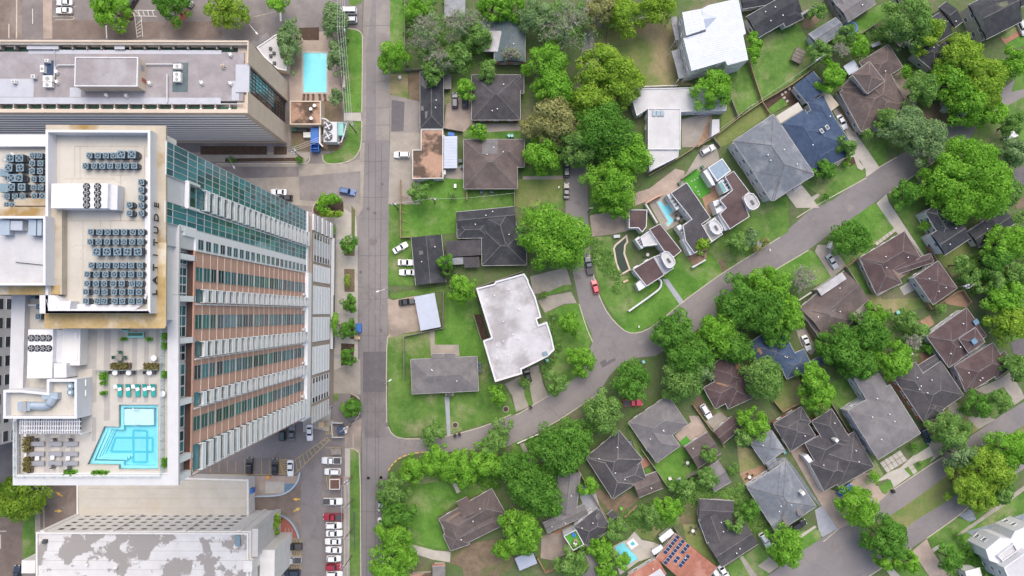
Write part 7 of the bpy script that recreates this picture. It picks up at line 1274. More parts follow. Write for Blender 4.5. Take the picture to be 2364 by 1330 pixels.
tree(668,100,25,'g','tall narrow grey-green oak left of the hotel pool',62,h=9); tree(772,55,28,'g','tall grey-green oak right of the hotel pool, upper one',60,h=10); tree(776,135,22,'g','grey-green oak right of the hotel pool, middle one',42,h=9); tree(776,222,17,'g','small grey-green oak below the hotel pool',18)
# palm-like plant
pm = thing('palm', 'dark fan palm between the black garage and weathered lean-to', 'palm', (*Q('S3', 570, 1205, 4)[:2], 0)); q = MB(); q.tube([(0,0,0),(0,0,3.6)], .2, .16, 8); link('trunk', q.mesh('trunk', 'bark'), pm)
for k in range(26):
    a = k*2.4; L_ = random.uniform(1.8,3.0); d = Vector((math.cos(a), math.sin(a), 0)); n = Vector((-d.y, d.x, 0)); q = MB(); z = 3.6+.3*(k % 3)
    for s_ in range(7):
        b_ = (s_-3)*.16; e = d*math.cos(b_)+n*math.sin(b_); q.face([Vector((0,0,z))+e*L_*.35-n*.05, Vector((0,0,z+.2))+e*L_*.7, Vector((0,0,z-.5))+e*L_, Vector((0,0,z))+e*L_*.35+n*.05])
    link('frond', q.mesh('frond', 'leaf_m'), pm)
# shrubs and hedges
def shrub(v, x, y, r, kind, label, ry=None, group='garden shrubs'): tree(x, y, r, kind, label, ry, view=v, group=group, name='shrub', cat='shrub', dens=90)
for a in [('S3',770-440,560,60,'y','round olive shrub in the fenced lawn')][:0]+[
 ('U2',1240,857,22,'b','upper clipped ball in the round bed by the curved path'), ('U2',1230,902,24,'b','lower clipped ball in the round bed by the curved path'), ('U2',1070,1030,30,'d','dark round shrub on the navy house lawn'), ('U2',1030,1220,26,'d','dark round shrub near the street, navy house lawn'),
 ('U1',755,250,26,'d','dark round shrub above the boulevard pavement'), ('U1',805,395,22,'m','small round shrub in the verge strip'), ('U1',1143,1003,26,'d','dark shrub, first of four along the gravel drive'), ('U1',1172,1050,24,'d','dark shrub, second of four along the gravel drive'), ('U1',1200,1092,24,'d','dark shrub, third of four along the gravel drive'), ('U1',1228,1135,22,'d','dark shrub, fourth of four along the gravel drive'), ('U1',725,1163,26,'d','dark round shrub on the lower boulevard verge'), ('U1',430,500,30,'b','bright shrub right of the many-gabled house'),
 ('S3',440,495,24,'d','small dark shrub below the tan roof'), ('S3',610,600,30,'m','loose shrub in the middle of the fenced lawn'), ('S8',295,300,30,'m','dark bush behind the white townhouses'), ('S8',215,110,22,'d','dark bush between the two white townhouse driveways'), ('S4',1350,215,24,'m','bush by the upper townhouse driveway'), ('S4',1200,900,40,'m','bushes between the two townhouse drives'), ('R2',445,1225,24,'d','dark ball shrub on the side street bed, left'), ('R2',965,1228,28,'d','dark ball shrub on the side street bed, right'),
 ('R4',1335,625,100,'y','clipped yellow hedge strip below the forecourt tree'), ('T4',720,640,50,'d','dark bush in the gap of the street-side clump'), ('T8',1010,265,45,'m','shrub bed above the sprawling brown house'), ('T8',850,460,50,'m','bush left of the sprawling brown house'), ('T8',910,610,40,'d','dark bush at the sprawling brown house wall'), ('T8',1180,1130,24,'d','dark hedge by the vented-roof house walk'),
 ('T1',1280,590,60,'d','dark bush below the fenced back lawn'), ('T1',1370,560,50,'m','bush right of the fenced back lawn'), ('T5',270,600,40,'m','bush beside the small dark garage'), ('T5',390,890,36,'m','bush between dark gabled and dormer house'), ('T5',870,210,40,'m','bush behind the many-gabled house'), ('T7',820,720,30,'y','yellowish bush by the white house wall'), ('T7',1240,1080,50,'m','loose bush behind the white house'), ('S7',1250,1230,0.1,'m','x')][:-1]:
    shrub(a[0], a[1], a[2], a[3], a[4], a[5], 14 if 'strip' in a[5] else None)
for v, x, y, w_, l_, nm in (('R6',1221,215,12,92,'clipped green hedge left of the third street tree'),('R6',1273,800,10,50,'clipped hedge left of the lowest street tree'),('R4',1360,745,14,44,'clipped hedge at the tower corner'),('R4',1475,1145,14,60,'yellow hedge in the tower pavement bed'),('S1',275,905,24,95,'brown-green hedge beside the red brick ramp bed')):
    shrub(v, x, y, w_, 'y' if 'yellow' in nm or 'brown' in nm else 'b', nm, l_, 'clipped hedges')
# ================================================================ VEHICLES
CARCOL = dict(white=(.74,.75,.76), silver=(.46,.48,.50), black=(.02,.021,.024), red=(.30,.02,.035), blue=(.05,.12,.30), navy=(.03,.045,.075), grey=(.13,.135,.145), green=(.03,.06,.06), brightred=(.58,.05,.08), cobalt=(.03,.11,.42))
for k, c in CARCOL.items():
    m = bpy.data.materials.new('car_'+k); m.use_nodes = True; b_ = m.node_tree.nodes['Principled BSDF']; b_.inputs['Base Color'].default_value = (*c, 1); b_.inputs['Roughness'].default_value = .28; b_.inputs['Coat Weight'].default_value = .5; b_.inputs['Coat Roughness'].default_value = .06; MATS['car_'+k] = m
plain('tail_red', (.35,.01,.01), .3); plain('head_lamp', (.75,.77,.78), .15)
SPEC = dict(sedan=(4.8,1.84,.90,.98,.85,-1.75,.10,-1.10,1.45), suv=(4.75,1.92,1.02,1.08,.95,-2.22,.30,-1.95,1.74), pickup=(5.75,2.0,1.10,1.12,1.15,-.70,.55,-.50,1.86), van=(5.4,2.02,1.15,1.2,1.75,-2.6,1.15,-2.5,2.15), hatch=(4.2,1.76,.92,.98,.85,-1.95,.15,-1.55,1.5))
CM = {}
def car_meshes(kind, col):
    if (kind, col) in CM: return CM[(kind, col)]
    L, W, zh, zt, cf, cr, tf, trr, zr_ = SPEC[kind]; h = L/2; w_ = W/2; q = MB(); sec = []
    xs = [(-h,.80,zt-.18),(-h+.12,.93,zt-.03),(-h+.5,.99,zt),(cr,1,zt),(cf,1,zh+.03),(h-.75,.99,zh-.03),(h-.25,.90,zh-.12),(h-.04,.74,zh-.28)]
    for x, f, z in xs:
        a = w_*f; r = [(-a,.30),(-a*1.0,z-.22),(-a*.93,z-.04),(-a*.80,z),(a*.80,z),(a*.93,z-.04),(a,z-.22),(a,.30)]; sec.append(len(q.v)); q.v += [(x, y, zz) for y, zz in r]
    for i in range(len(sec)-1):
        for k in range(8): j = (k+1) % 8; q.f.append((sec[i]+k, sec[i]+j, sec[i+1]+j, sec[i+1]+k))
    q.f.append(tuple(sec[0]+k for k in range(8))); q.f.append(tuple(sec[-1]+7-k for k in range(8)))
    bw, tw_ = w_*.93, w_*.74; zb = min(zh, zt)-.02
    bot = [(cr,-bw,zb),(cf,-bw,zb),(cf,bw,zb),(cr,bw,zb)]; mid = [(trr,-tw_,zr_-.06),(tf,-tw_,zr_-.06),(tf,tw_,zr_-.06),(trr,tw_,zr_-.06)]; top = [(trr-.0+.08,-tw_*.9,zr_),(tf-.12,-tw_*.9,zr_),(tf-.12,tw_*.9,zr_),(trr+.08,tw_*.9,zr_)]
    n = len(q.v); q.v += bot+mid+top
    for k in range(4): j = (k+1) % 4; q.f += [(n+k, n+j, n+4+j, n+4+k), (n+4+k, n+4+j, n+8+j, n+8+k)]
    q.f.append((n+8, n+9, n+10, n+11))
    body = q.mesh('body', 'car_'+col)
    for p in body.polygons: p.use_smooth = False
    def win(ia, ib, u0, u1, v0, v1, off):
        A, B, C, D = (Vector(p) for p in (bot[ia], bot[ib], mid[ib], mid[ia])); P_ = lambda u, v: A.lerp(B, u).lerp(D.lerp(C, u), v)
        nn = (B-A).cross(D-A).normalized(); g = MB(); g.face([P_(u0,v0)+nn*off, P_(u1,v0)+nn*off, P_(u1,v1)+nn*off, P_(u0,v1)+nn*off]); return g.mesh('glass', 'glass_car')
    parts = [('body', body), ('windshield', win(1,2,.06,.94,.12,.96,.015)), ('rear_window', win(3,0,.08,.92,.2,.94,.015))]
    parts += [('side_window', win(0,1,.06,.50,.2,.93,.012)), ('side_window', win(0,1,.53,.95,.2,.93,.012)), ('side_window', win(2,3,.05,.47,.2,.93,.012)), ('side_window', win(2,3,.50,.94,.2,.93,.012))]
    for s_ in (-1, 1):
        parts.append(('headlight', MB().box((h-.16, s_*w_*.62, zh-.26), (.26,.34,.13)).mesh('headlight', 'head_lamp'))); parts.append(('taillight', MB().box((-h+.06, s_*w_*.66, zt-.25), (.16,.30,.16)).mesh('taillight', 'tail_red'))); parts.append(('mirror', MB().box((cf-.35, s_*(w_+.08), zh+.08), (.16,.2,.14)).mesh('mirror', 'car_'+col)))
    if kind == 'pickup':
        o_ = [(-h+.12,-w_*.86),(cr-.08,-w_*.86),(cr-.08,w_*.86),(-h+.12,w_*.86)]; q = MB(); q.prism(o_, zt-.3, zt+.012); parts.append(('bed', q.mesh('bed', 'dark_grey')))
        q = MB(); q.ring([(x*1.0, y*1.08) for x, y in o_], o_, zt-.1, zt+.09); parts.append(('bed_rail', q.mesh('bed_rail', 'car_'+col)))
    if kind in ('suv','van'):
        for s_ in (-1, 1): parts.append(('roof_rail', MB().box(((tf+trr)/2-.1, s_*tw_*.8, zr_+.03), ((tf-trr)*.8,.05,.05)).mesh('roof_rail', 'dark_grey')))
    q = MB(); q.tube([(0,-.11,0),(0,.11,0)], .34, k=14); ty = q.mesh('tyre', 'tyre'); q = MB(); q.tube([(0,-.12,0),(0,.12,0)], .21, k=10); rim = q.mesh('rim', 'hub')
    CM[(kind, col)] = (parts, ty, rim, L, W); return CM[(kind, col)]
def car(v, x, y, ang, kind, col, label, grp='parked cars', z=.06):
    parts, ty, rim, L, W = car_meshes(kind, col); p = Q(v, x, y, .9); t_ = thing('car' if kind != 'pickup' and kind != 'van' else {'pickup':'pickup_truck','van':'van'}[kind], label, {'pickup':'pickup','van':'van'}.get(kind, 'car'), (p.x, p.y, z), R(ang+random.uniform(-1.5,1.5)), grp)
    for n, me in parts: link(n, me, t_)
    for sx in (-1, 1):
        for sy in (-1, 1): o = link('wheel', ty, t_, (sx*L*.31, sy*(W/2-.13), .34)); link('rim', rim, o)
for a in [
 ('F',148,5,180,'sedan','white','white sedan in the top left corner, upper of two'), ('F',147,24,180,'sedan','white','white sedan in the top left corner, lower of two'), ('F',305,4,60,'suv','black','black car under the top left car park tree'), ('F',428,2,150,'sedan','silver','silver car cut by the top edge between car park trees'),
 ('F',803,25,180,'van','white','white van at the top beside the main road'), ('F',806,46,180,'suv','silver','silver car just below the white van'),
 ('R4',930,455,180,'sedan','white','white sedan on the side street beside the tower glass'), ('R4',983,500,180,'hatch','black','black car half hidden by the tower glass'), ('R4',1473,450,-12,'suv','blue','blue car turning into the side street'),
 ('S1',331,142,90,'suv','green','dark green car under the tower edge'), ('S1',407,143,90,'sedan','grey','grey sedan beside the dark green car'), ('S1',556,142,-90,'sedan','white','white sedan at the white tower base corner'), ('S1',57,415,90,'suv','black','black car, leftmost in the yellow-lined row'), ('S1',267,424,90,'sedan','black','black sedan beside the yellow hatched bay'), ('S1',395,436,-90,'sedan','white','white sedan beside the yellow hatched bay'),
 ('S1',737,372,180,'pickup','white','white pickup at the top of the right parking column'), ('S1',745,465,180,'suv','white','white car below the top white pickup'), ('S1',748,711,0,'pickup','white','white pickup with dark bed, alone above the red pickup'), ('S1',752,840,180,'pickup','red','dark red pickup in the right parking column'), ('S1',757,911,0,'suv','white','white car directly below the dark red pickup'), ('S1',760,977,0,'sedan','white','white car second below the dark red pickup'), ('S1',750,1044,180,'sedan','white','white car third below the dark red pickup'), ('S1',755,1113,180,'sedan','white','white car fourth below the dark red pickup'), ('S1',757,1187,0,'hatch','white','white car directly above the red car at the bottom'), ('S1',757,1255,0,'suv','red','red car near the bottom of the right parking column'), ('S1',762,1317,0,'suv','white','white car cut by the bottom edge below the red car'),
 ('S1',412,1086,180,'pickup','black','black pickup in the left row of yellow hatched bays'), ('S1',408,1199,180,'pickup','silver','silver pickup in the left row of yellow hatched bays'), ('S1',408,1306,180,'suv','navy','navy car at the bottom of the left hatched row'),
 ('F',879,1162,90,'sedan','silver','silver car half under a roadside tree, upper one'), ('F',879,1214,-90,'sedan','white','white car half under a roadside tree, lower one'),
 ('S2',928,936,90,'suv','navy','dark teal car in the yard, left of two'), ('S2',1022,938,90,'suv','navy','dark teal car in the yard, right of two'), ('S3',200,271,180,'suv','white','white car parked before the tan flat roof'), ('S3',190,1022,30,'sedan','white','white sedan parked askew on the verge'), ('S3',234,1141,0,'sedan','white','white sedan nose-in at the black garage, upper one'), ('S3',243,1221,180,'sedan','white','white sedan nose-in at the black garage, lower one'),
 ('S4',270,262,8,'sedan','black','black sedan beside the pale metal carport'), ('S4',1222,840,105,'hatch','black','small black car in the white townhouse driveway'), ('S7',473,225,90,'suv','navy','dark blue car on the lane, half under trees'), ('S7',473,408,90,'sedan','grey','grey sedan on the lane below the dark blue car'), ('S7',664,1045,100,'pickup','navy','dark pickup on the lane above the red car'), ('S7',718,1228,105,'hatch','brightred','bright red car at the bend of the lane'), ('S8',990,1064,2,'pickup','brightred','red pickup under the round dark tree'),
 ('U2',1182,505,-62,'sedan','silver','silver coupe beside the navy house canopy'), ('T3',866,55,28,'suv','silver','silver car on the concrete yard behind the townhouses'), ('T4',1190,162,-58,'sedan','silver','silver sedan in the driveway before the brown gabled house'), ('T4',970,858,-72,'sedan','white','white sedan beside the navy roof'),
 ('T5',90,208,-58,'suv','white','white car in the drive of the leaf-littered house'), ('T5',722,982,28,'suv','black','black car under the dormer house eave'), ('T5',1040,742,32,'sedan','cobalt','blue sedan in the curved pink drive'), ('T5',492,1085,-58,'suv','white','white car half under the bright tree by the dormer house'), ('T5',160,1318,-60,'suv','white','white car at the bottom edge, left of two by the dark gabled house'), ('T5',212,1305,-60,'sedan','white','white car at the bottom edge, right of two by the dark gabled house'),
 ('T7',1380,590,-62,'suv','navy','dark car beside the garage under the giant trees'), ('T6',1700,1228,28,'suv','white','white car at the right edge under street trees'), ('T6',1800,250,-70,'suv','silver','silver car at the right edge near the top'), ('T6',1275,1030,30,'hatch','white','white car peeking out at the end of the street'), ('U1',855,165,-62,'suv','navy','dark car in the drive right of the big grey house'), ('R8',140,905,90,'sedan','navy','dark car in the bottom left corner'),
 ('T4',490,335,30,'sedan','black','dark car half hidden under the street-side clump')]: car(*a)
# ================================================================ FENCES
FP = {}
def fence(label, v, pts, h=1.8, m='wood', step=2.4):
    p = QL(v, pts, h*.7); t_ = thing('fence', label, 'fence', (p[0].x, p[0].y, 0), 0, 'garden fences')
    for a, b_ in zip(p[:-1], p[1:]):
        d = b_-a; d.z = 0; L = d.length; n = max(1, round(L/step)); s_ = L/n; an = math.atan2(d.y, d.x); key = (round(s_, 1), h, m)
        if key not in FP:
            q = MB(); k = max(2, int(s_/.3))
            for i in range(k): q.box((-s_/2+s_*(i+.5)/k, (.02 if i % 2 else -.02), h/2), (s_/k*.92, .035, h+(.03 if i % 3 == 0 else 0)))
            q.box((0, .07, h*.82), (s_, .08, .1)); q.box((0, .07, h*.25), (s_, .08, .1)); q.box((0, 0, h+.04), (s_, .16, .05)); FP[key] = (q.mesh('panel', m), MB().box((0,0,h/2+.05), (.14,.14,h+.1)).mesh('post', m))
        for i in range(n): c = a+d*((i+.5)/n); link('panel', FP[key][0], t_, rel(t_, (c.x, c.y, 0)), (0,0,an)); c = a+d*(i/n); link('post', FP[key][1], t_, rel(t_, (c.x, c.y, 0)), (0,0,an))
for a in [
 ('wooden fence round the bright fenced lawn beside the road','S3',[(190,475),(192,940),(280,938)],1.8,'wood'), ('low fence behind the brown-grey hip house','S3',[(728,560),(728,640)],1.6,'wood'), ('brown fence between lawn and lane-side yard','S3',[(1113,555),(1113,690)],1.6,'wood_grey'),
 ('dark fence above the black carport','S2',[(460,650),(860,640)],1.8,'wood_grey'), ('tall fence along the scrub lot by the road','S2',[(462,-20),(462,640)],1.8,'wood_grey'), ('fence between carport yard and tan roof','S2',[(820,1195),(1000,1225)],1.6,'wood_grey'),
 ('fence round the wide corner house back lawn','S4',[(250,868),(248,535),(555,470),(560,180)],1.5,'wood_grey'), ('white-topped fence beside the white townhouses','S4',[(795,365),(855,560)],1.5,'wood_grey'), ('dark fence behind the white townhouses','S4',[(820,150),(960,100),(1180,25)],1.8,'wood_grey'),
 ('white fence behind the long white flat-roofed house','S6',[(900,795),(1500,775)],1.6,'offwhite'), ('wire and post fence across the dry yard','S6',[(872,270),(870,470)],1.4,'wood_grey'), ('pale board fence at the top of the dry yard','S6',[(905,230),(1060,200),(1200,160)],1.8,'offwhite'),
 ('fence from metal-roofed house to the yard corner','T2',[(820,555),(860,690),(935,920)],1.7,'wood'), ('long fence behind the navy house','T2',[(350,1330),(500,1240),(730,1060),(935,920),(1210,760),(1420,605)],1.7,'wood'), ('fence right of the long white flat-roofed house','T2',[(650,885),(720,1060)],1.7,'wood_grey'), ('fence beside the grey-blue house yard','T2',[(935,920),(1005,1030)],1.5,'wood'), ('fence by the townhouse court','T2',[(490,1240),(560,1330)],1.5,'wood_grey'), ('double rail fence behind the top edge house','T2',[(1510,-20),(1640,210)],1.6,'wood_grey'),
 ('orange board fence along the courtyard behind the white flat-roofed house','T3',[(400,260),(580,155),(735,55),(800,0)],1.6,'wood'), ('white fence beside the small green court','T3',[(660,285),(785,195)],1.8,'wood_grey'), ('brown fence between brown and white porch houses','T4',[(1310,215),(1555,590)],1.7,'wood_grey'), ('short fence across the driveway lawn','T7',[(120,1090),(240,1005)],1.5,'wood'), ('fence beside the navy roof drive','T4',[(935,640),(1120,930)],1.7,'wood'), ('white gate fence left of the brown gabled house','T4',[(900,495),(1010,425)],1.4,'offwhite'), ('orange fence beside the white house under the trees','T7',[(840,910),(920,1035)],1.8,'wood_orange'),
 ('picket fence behind the maroon garage','T8',[(880,215),(920,275),(1130,130),(1190,110)],1.8,'wood'), ('fence right of the sprawling brown house yard','T8',[(1190,110),(1260,215)],1.7,'wood'), ('yellow board fence at the right edge','T7',[(1515,1060),(1645,1260)],1.8,'tan_box'), ('fence along the grey house side','T5',[(935,140),(1100,410)],1.6,'wood_grey'), ('fence between navy and leaf-littered yards','T5',[(545,130),(610,210),(720,150)],1.7,'wood'),
 ('fence round the fenced back lawn','T1',[(935,275),(1170,610),(1420,440)],1.8,'wood_grey'), ('fence right of the L-shaped grey house','T1',[(410,445),(545,680),(700,925)],1.8,'wood'), ('fence left of the terracotta house yard','T1',[(1210,930),(1450,1260)],1.6,'wood_grey'), ('board fence round the pink yard at the bottom','T1',[(75,1180),(140,1300),(215,1270)],1.7,'wood_orange'), ('fence beside the leaf-littered house drive','T5',[(0,165),(130,340),(215,450)],1.6,'wood'), ('fence by the small dark garage','T5',[(0,640),(190,520)],1.6,'wood_grey'), ('fence below the lawn strip','T1',[(800,840),(900,745)],1.4,'wood'),
 ('white rail at the street below the bend','S5',[(1310,200),(1490,120)],.9,'offwhite'), ('fence at the top edge beside the bright lawn','T6',[(600,120),(780,0)],1.6,'wood'), ('wall-like fence beside the pagoda-like house','T6',[(115,850),(345,1210)],1.9,'stucco_grey'), ('fence by the white car coupe','T6',[(335,310),(480,215)],1.6,'wood_grey')]: fence(*a)
for od_, (v, x, y) in zip(ORD, (('S3',218,605),('S3',218,668),('S3',218,735),('S3',220,803),('S3',220,878))):
    a, b_ = Q(v, x-25, y-3, .9), Q(v, x+28, y+8, .9); bb = MB(); bb.tube([a-Vector((0,0,.9)), a], .07, k=5); bb.tube([b_-Vector((0,0,.9)), b_], .07, k=5); bb.tube([a, b_], .08, k=5); tag(bb.build('fence_brace', 'wood'), 'timber brace behind the wooden road fence, %s from the top' % od_, 'fence brace', 'braces of the road fence')
# ================================================================ POLES, LAMPS, WIRES
TOPS = {}
def pole(key, label, v, x, y, base=None, h=11.0, arm=2.4, ang=0.0, cans=0, double=False):
    """(x, y) is where the head of the pole shows"""
    p = Q(v, x, y, h); t_ = thing('utility_pole', label, 'utility pole', (p.x, p.y, 0), ang, 'utility poles'); q = MB(); q.tube([(0,0,-.2),(0,0,h)], .19, .13, 8); link('shaft', q.mesh('shaft', 'pole_wood'), t_)
    for k, z in enumerate((h-.3, h-1.4) if double else (h-.3,)):
        o = link('crossarm', MB().box((0,.16,z), (arm,.14,.16)).mesh('crossarm', 'wood_grey'), t_)
        for s_ in (-1,-.4,.4,1): q = MB(); q.cyl((s_*arm*.46,.16), .07, z+.08, z+.35, 6); link('insulator', q.mesh('insulator', 'white'), o)
    for k in range(cans):
        a = k*2.1+.4; q = MB(); q.cyl((.5*math.cos(a), .5*math.sin(a)), .28, h-3.2, h-2.2, 12); q.cyl((.5*math.cos(a), .5*math.sin(a)), .2, h-2.2, h-2.0, 12, .1); link('transformer', q.mesh('transformer', 'light_grey'), t_)
    TOPS[key] = Vector((p.x, p.y, h-.1)); return t_
pole('a','wooden utility pole with transformers at the hotel pool oak','R2',1285,208,h=10,cans=2); pole('b','wooden utility pole at the cooling tower','R2',1345,945,h=10,cans=1,double=True); pole('c','wooden utility pole with three white transformers at the hotel corner','R2',905,1150,h=10,cans=3,ang=.4)
pole('d','utility pole with white transformers above the brick hut','S1',845,570,h=10,cans=3,ang=.8,double=True); pole('e','utility pole beside the alone white pickup','S1',850,765,h=10,ang=.1,double=True); pole('f','utility pole beside the third white car','S1',845,1025,h=10,ang=.1,double=True); pole('g','utility pole beside the lower red car','S1',840,1260,h=10,ang=.1,double=True); pole('h','leaning-looking pole with dark box at the car park corner','S1',840,120,h=9,cans=2,ang=.5)
pole('i','utility pole with grey transformers on the road verge','S3',125,665,h=9.5,cans=2); pole('j','utility pole on the metal-roofed house back fence','T2',1480,515,h=9.5,cans=2,ang=.6); pole('k','utility pole at the long fence behind the navy house','T2',838,960,h=9,ang=.6); pole('l','utility pole with transformers at the right behind the maroon garage','T7',1240,1255,h=10,cans=3,ang=.6); pole('m','utility pole beside the fenced lawn clothesline','S3',450,625,h=7,cans=1); pole('n','thin pole at the lane corner with white arm','S7',680,560,h=7,arm=1.2)
q = None
def wire(label, pts, r=.035, sag=.5):
    q = MB()
    for a, b_ in zip(pts[:-1], pts[1:]): q.tube([a.lerp(b_, t)-Vector((0,0,sag*4*t*(1-t))) for t in [i/10 for i in range(11)]], r, k=4)
    tag(q.build('power_line', 'light_grey'), label, 'power line', 'overhead wires')
off = Vector((0, 60, 0))
for k, dx in enumerate((-1,-.3,.4,1)): wire('overhead wire beside the hotel pool, %s from left' % ORD[k], [TOPS['a']+Vector((dx, 45, 0)), TOPS['a']+Vector((dx,0,0)), TOPS['b']+Vector((dx,0,0))])
for k, dx in enumerate((-.6,0,.6)): wire('overhead wire from hotel corner pole to cooling tower, %s' % ('lower','middle','upper')[k], [TOPS['c']+Vector((0,dx,0)), TOPS['b']+Vector((0,dx-1,0))])
for k, dx in enumerate((-1,0,1)): wire('overhead wire along the parking column, %s from left' % ORD[k], [TOPS['d']+Vector((dx,0,0)), TOPS['e']+Vector((dx,0,0)), TOPS['f']+Vector((dx,0,0)), TOPS['g']+Vector((dx,0,0)), TOPS['g']+Vector((dx-1,-30,0))])
wire('thin wire over the fenced lawn', [TOPS['i'], TOPS['m'], Q('S3', 730, 620, 5), Q('S3', 1110, 580, 5)], .025, .3); wire('wire along the fence behind the navy house', [TOPS['j'], TOPS['k'], Q('T2', 360, 1310, 7)], .025, .4)
def lamp(label, v, x, y, dx, dy, h=8.0):
    p = Q(v, x, y, 0); e = Q(v, x+dx, y+dy, h); t_ = thing('street_lamp', label, 'street lamp', (p.x, p.y, 0)); q = MB(); q.tube([(p.x,p.y,0),(p.x,p.y,h-.5)], .1, .07, 8); q.build('post', 'steel', t_); q = MB(); q.tube([(p.x,p.y,h-.5),((p.x+e.x)/2,(p.y+e.y)/2,h),(e.x,e.y,h)], .06, .05, 6); q.build('arm', 'steel', t_); q = MB(); q.box((e.x,e.y,h), (.9,.35,.16), math.atan2(e.y-p.y, e.x-p.x)); q.build('lamp_head', 'white', t_)
lamp('street lamp with long arm over the main road','S4',135,170,-95,10); lamp('street lamp on the lane corner','S8',1100,150,-10,0,.8) if False else None
lamp('short lamp at the side street bed','R4',590,200,-10,60,6); lamp('lamp at the corner lawn kerb','S4',118,895,20,-15,5); lamp('car park lamp right of the hotel corner','R2',600,205,40,50,5)
# ================================================================ SMALL THINGS
def bx(label, cat, v, x, y, w_, l_, h, m, ang=0.0, name=None, lid=None, z=.08, grp=None):
    p = Q(v, x, y, h); t_ = thing(name or cat.replace(' ','_'), label, cat, (p.x, p.y, z), R(ang), grp); link('body', MB().box((0,0,h*.5), (w_*.92,l_*.92,h), 0, (1.06,1.06)).mesh('body', m), t_); link('lid', MB().box((0,0,h+.04), (w_,l_,.08)).mesh('lid', lid or m), t_); return t_
bx('blue recycling bin pair at the roadside by the tower','recycling bin','R6',1381,232,1.8,2.6,1.3,'blue'); bx('tan box on the pavement below the blue bin','box','R6',1376,303,1.5,.9,.8,'tan_box')
for i, (v, x, y, nm) in enumerate((('S4',648,1318,'at the corner lawn walk, left of two'),('S4',684,1308,'at the corner lawn walk, right of two'),('S8',97,1103,'at the foot of the white townhouse drives'),('U1',588,630,'at the kerb by the slab drive'),('S8',530,822,'at the kerb under the bright lane tree'))): bx('black wheelie bin '+nm, 'wheelie bin', v, x, y, .75, .85, 1.1, 'black', 20, grp='wheelie bins')
for v, x, y, nm in (('S3',1068,117,'left of two above the brown-grey hip house'),('S3',1092,117,'right of two above the brown-grey hip house'),('T3',645,318,'at the green court of the townhouses'),('T3',825,190,'behind the rightmost stucco townhouse'),('T5',625,485,'beside the blue-grey garage'),('S8',1085,705,'under the round dark tree by the street'),('T1',770,770,'in the soil yard below the dark hip house'),('S8',295,322,'behind the white townhouses, upper one'),('S8',240,690,'behind the white townhouses, lower one')): bx('green wheelie bin '+nm, 'wheelie bin', v, x, y, .8, .9, 1.1, 'green_dark' if 'T1' != v else 'green_plastic', 30, lid='teal_metal' if v in ('S3','T5','S8') else None, grp='wheelie bins')
for i, (v, x, y, nm) in enumerate((('S3',847,571,'below the brown-grey hip house, left of two'),('S3',928,571,'below the brown-grey hip house, right of two'),('S4',840,748,'right of the wide corner house, top of three'),('S4',841,778,'right of the wide corner house, middle of three'),('S4',843,808,'right of the wide corner house, lowest of three'),('T1',843,222,'beside the dark hip house'),('T7',327,1188,'left of the tan-patched house'),('T5',48,997,'beside the dark gabled house'),('T5',1115,380,'beside the big grey house, upper one'),('T5',1133,412,'beside the big grey house, lower one'),('S3',673,322,'beside the brown-grey hip house, upper one'),('S3',687,368,'beside the brown-grey hip house, lower one'))): 
    p = Q(v, x, y, .9); condenser((p.x, p.y, .08), False, 'air conditioner unit '+nm, 'garden air conditioners')
# yard furniture and odds
t_ = thing('trampoline', 'round blue-rimmed trampoline beside the grey garage', 'trampoline', (*Q('T6', 252, 250, .9)[:2], 0)); q = MB(); q.cyl((0,0), 1.75, .85, .88, 24); link('mat', q.mesh('mat', 'green_dark'), t_); q = MB(); a_ = [(2.05*math.cos(i*.2618), 2.05*math.sin(i*.2618)) for i in range(24)]; q.ring(a_, [(x*.84, y*.84) for x, y in a_], .86, .93); link('pad', q.mesh('pad', 'blue'), t_)
for k in range(4): q = MB(); q.cyl((1.9*math.cos(k*1.57), 1.9*math.sin(k*1.57)), .04, 0, .88, 6); link('leg', q.mesh('leg', 'steel'), t_)
t_ = thing('play_frame', 'weathered grey timber frame standing on the lawn', 'play frame', (*Q('T2', 1265, 500, 1.5)[:2], 0), R(-25)); link('deck', MB().box((0,0,1.4), (3.0,4.4,.12)).mesh('deck', 'wood_grey'), t_)
for i in range(9): link('plank', MB().box((0,-2.1+i*.52,1.55), (3.2,.22,.06), random.uniform(-.1,.1)).mesh('plank', 'wood_grey' if i % 2 else 'pole_wood'), t_)
for x, y in ((-1.4,-2),(1.4,-2),(1.4,2),(-1.4,2)): link('post', MB().box((x,y,.8), (.16,.16,1.9)).mesh('post', 'pole_wood'), t_)
t_ = thing('brick_hut', 'small brown-roofed brick hut in the car park', 'hut', (*Q('S1', 765, 570, 2.4)[:2], 0)); a, b_, c, d = rect('S1', 722, 525, 808, 612, 2.6); wbox('walls', a+.1, b_-.1, c+.1, d-.1, 0, 2.3, 'brick', t_); q = MB(); o_ = [(a,c),(b_,c),(b_,d),(a,d)]; q.ring(o_, inset(o_, .2), 2.3, 2.75); q.build('parapet', 'stucco', t_); wbox('roof', a+.2, b_-.2, c+.2, d-.2, 2.3, 2.55, 'brick_dark', t_)
bx('brown skip in the lower car park','skip','S1',775,298,2.9,1.7,1.2,'wood_grey',4); bx('tan utility cabinet by the tower base','cabinet','S1',652,75,1.6,1.8,1.6,'tan_box'); bx('orange crate at the cream roof corner','crate','S1',210,512,1.1,.9,.7,'orange'); bx('pale concrete plinth beside the tower corner','plinth','S1',725,60,2.0,1.6,.5,'concrete')
t_ = thing('gate_frame', 'white fenced bin enclosure at the car park corner', 'enclosure', (*Q('S1', 790, 110)[:2], 0))
for p0, p1 in (((738,60),(830,62)),((738,60),(745,180)),((745,180),(835,180))): q = MB(); q.prism(ribbon(QL('S1', [p0, p1], 1.5), .2), 0, 1.6); q.build('wall', 'stucco_grey', t_)
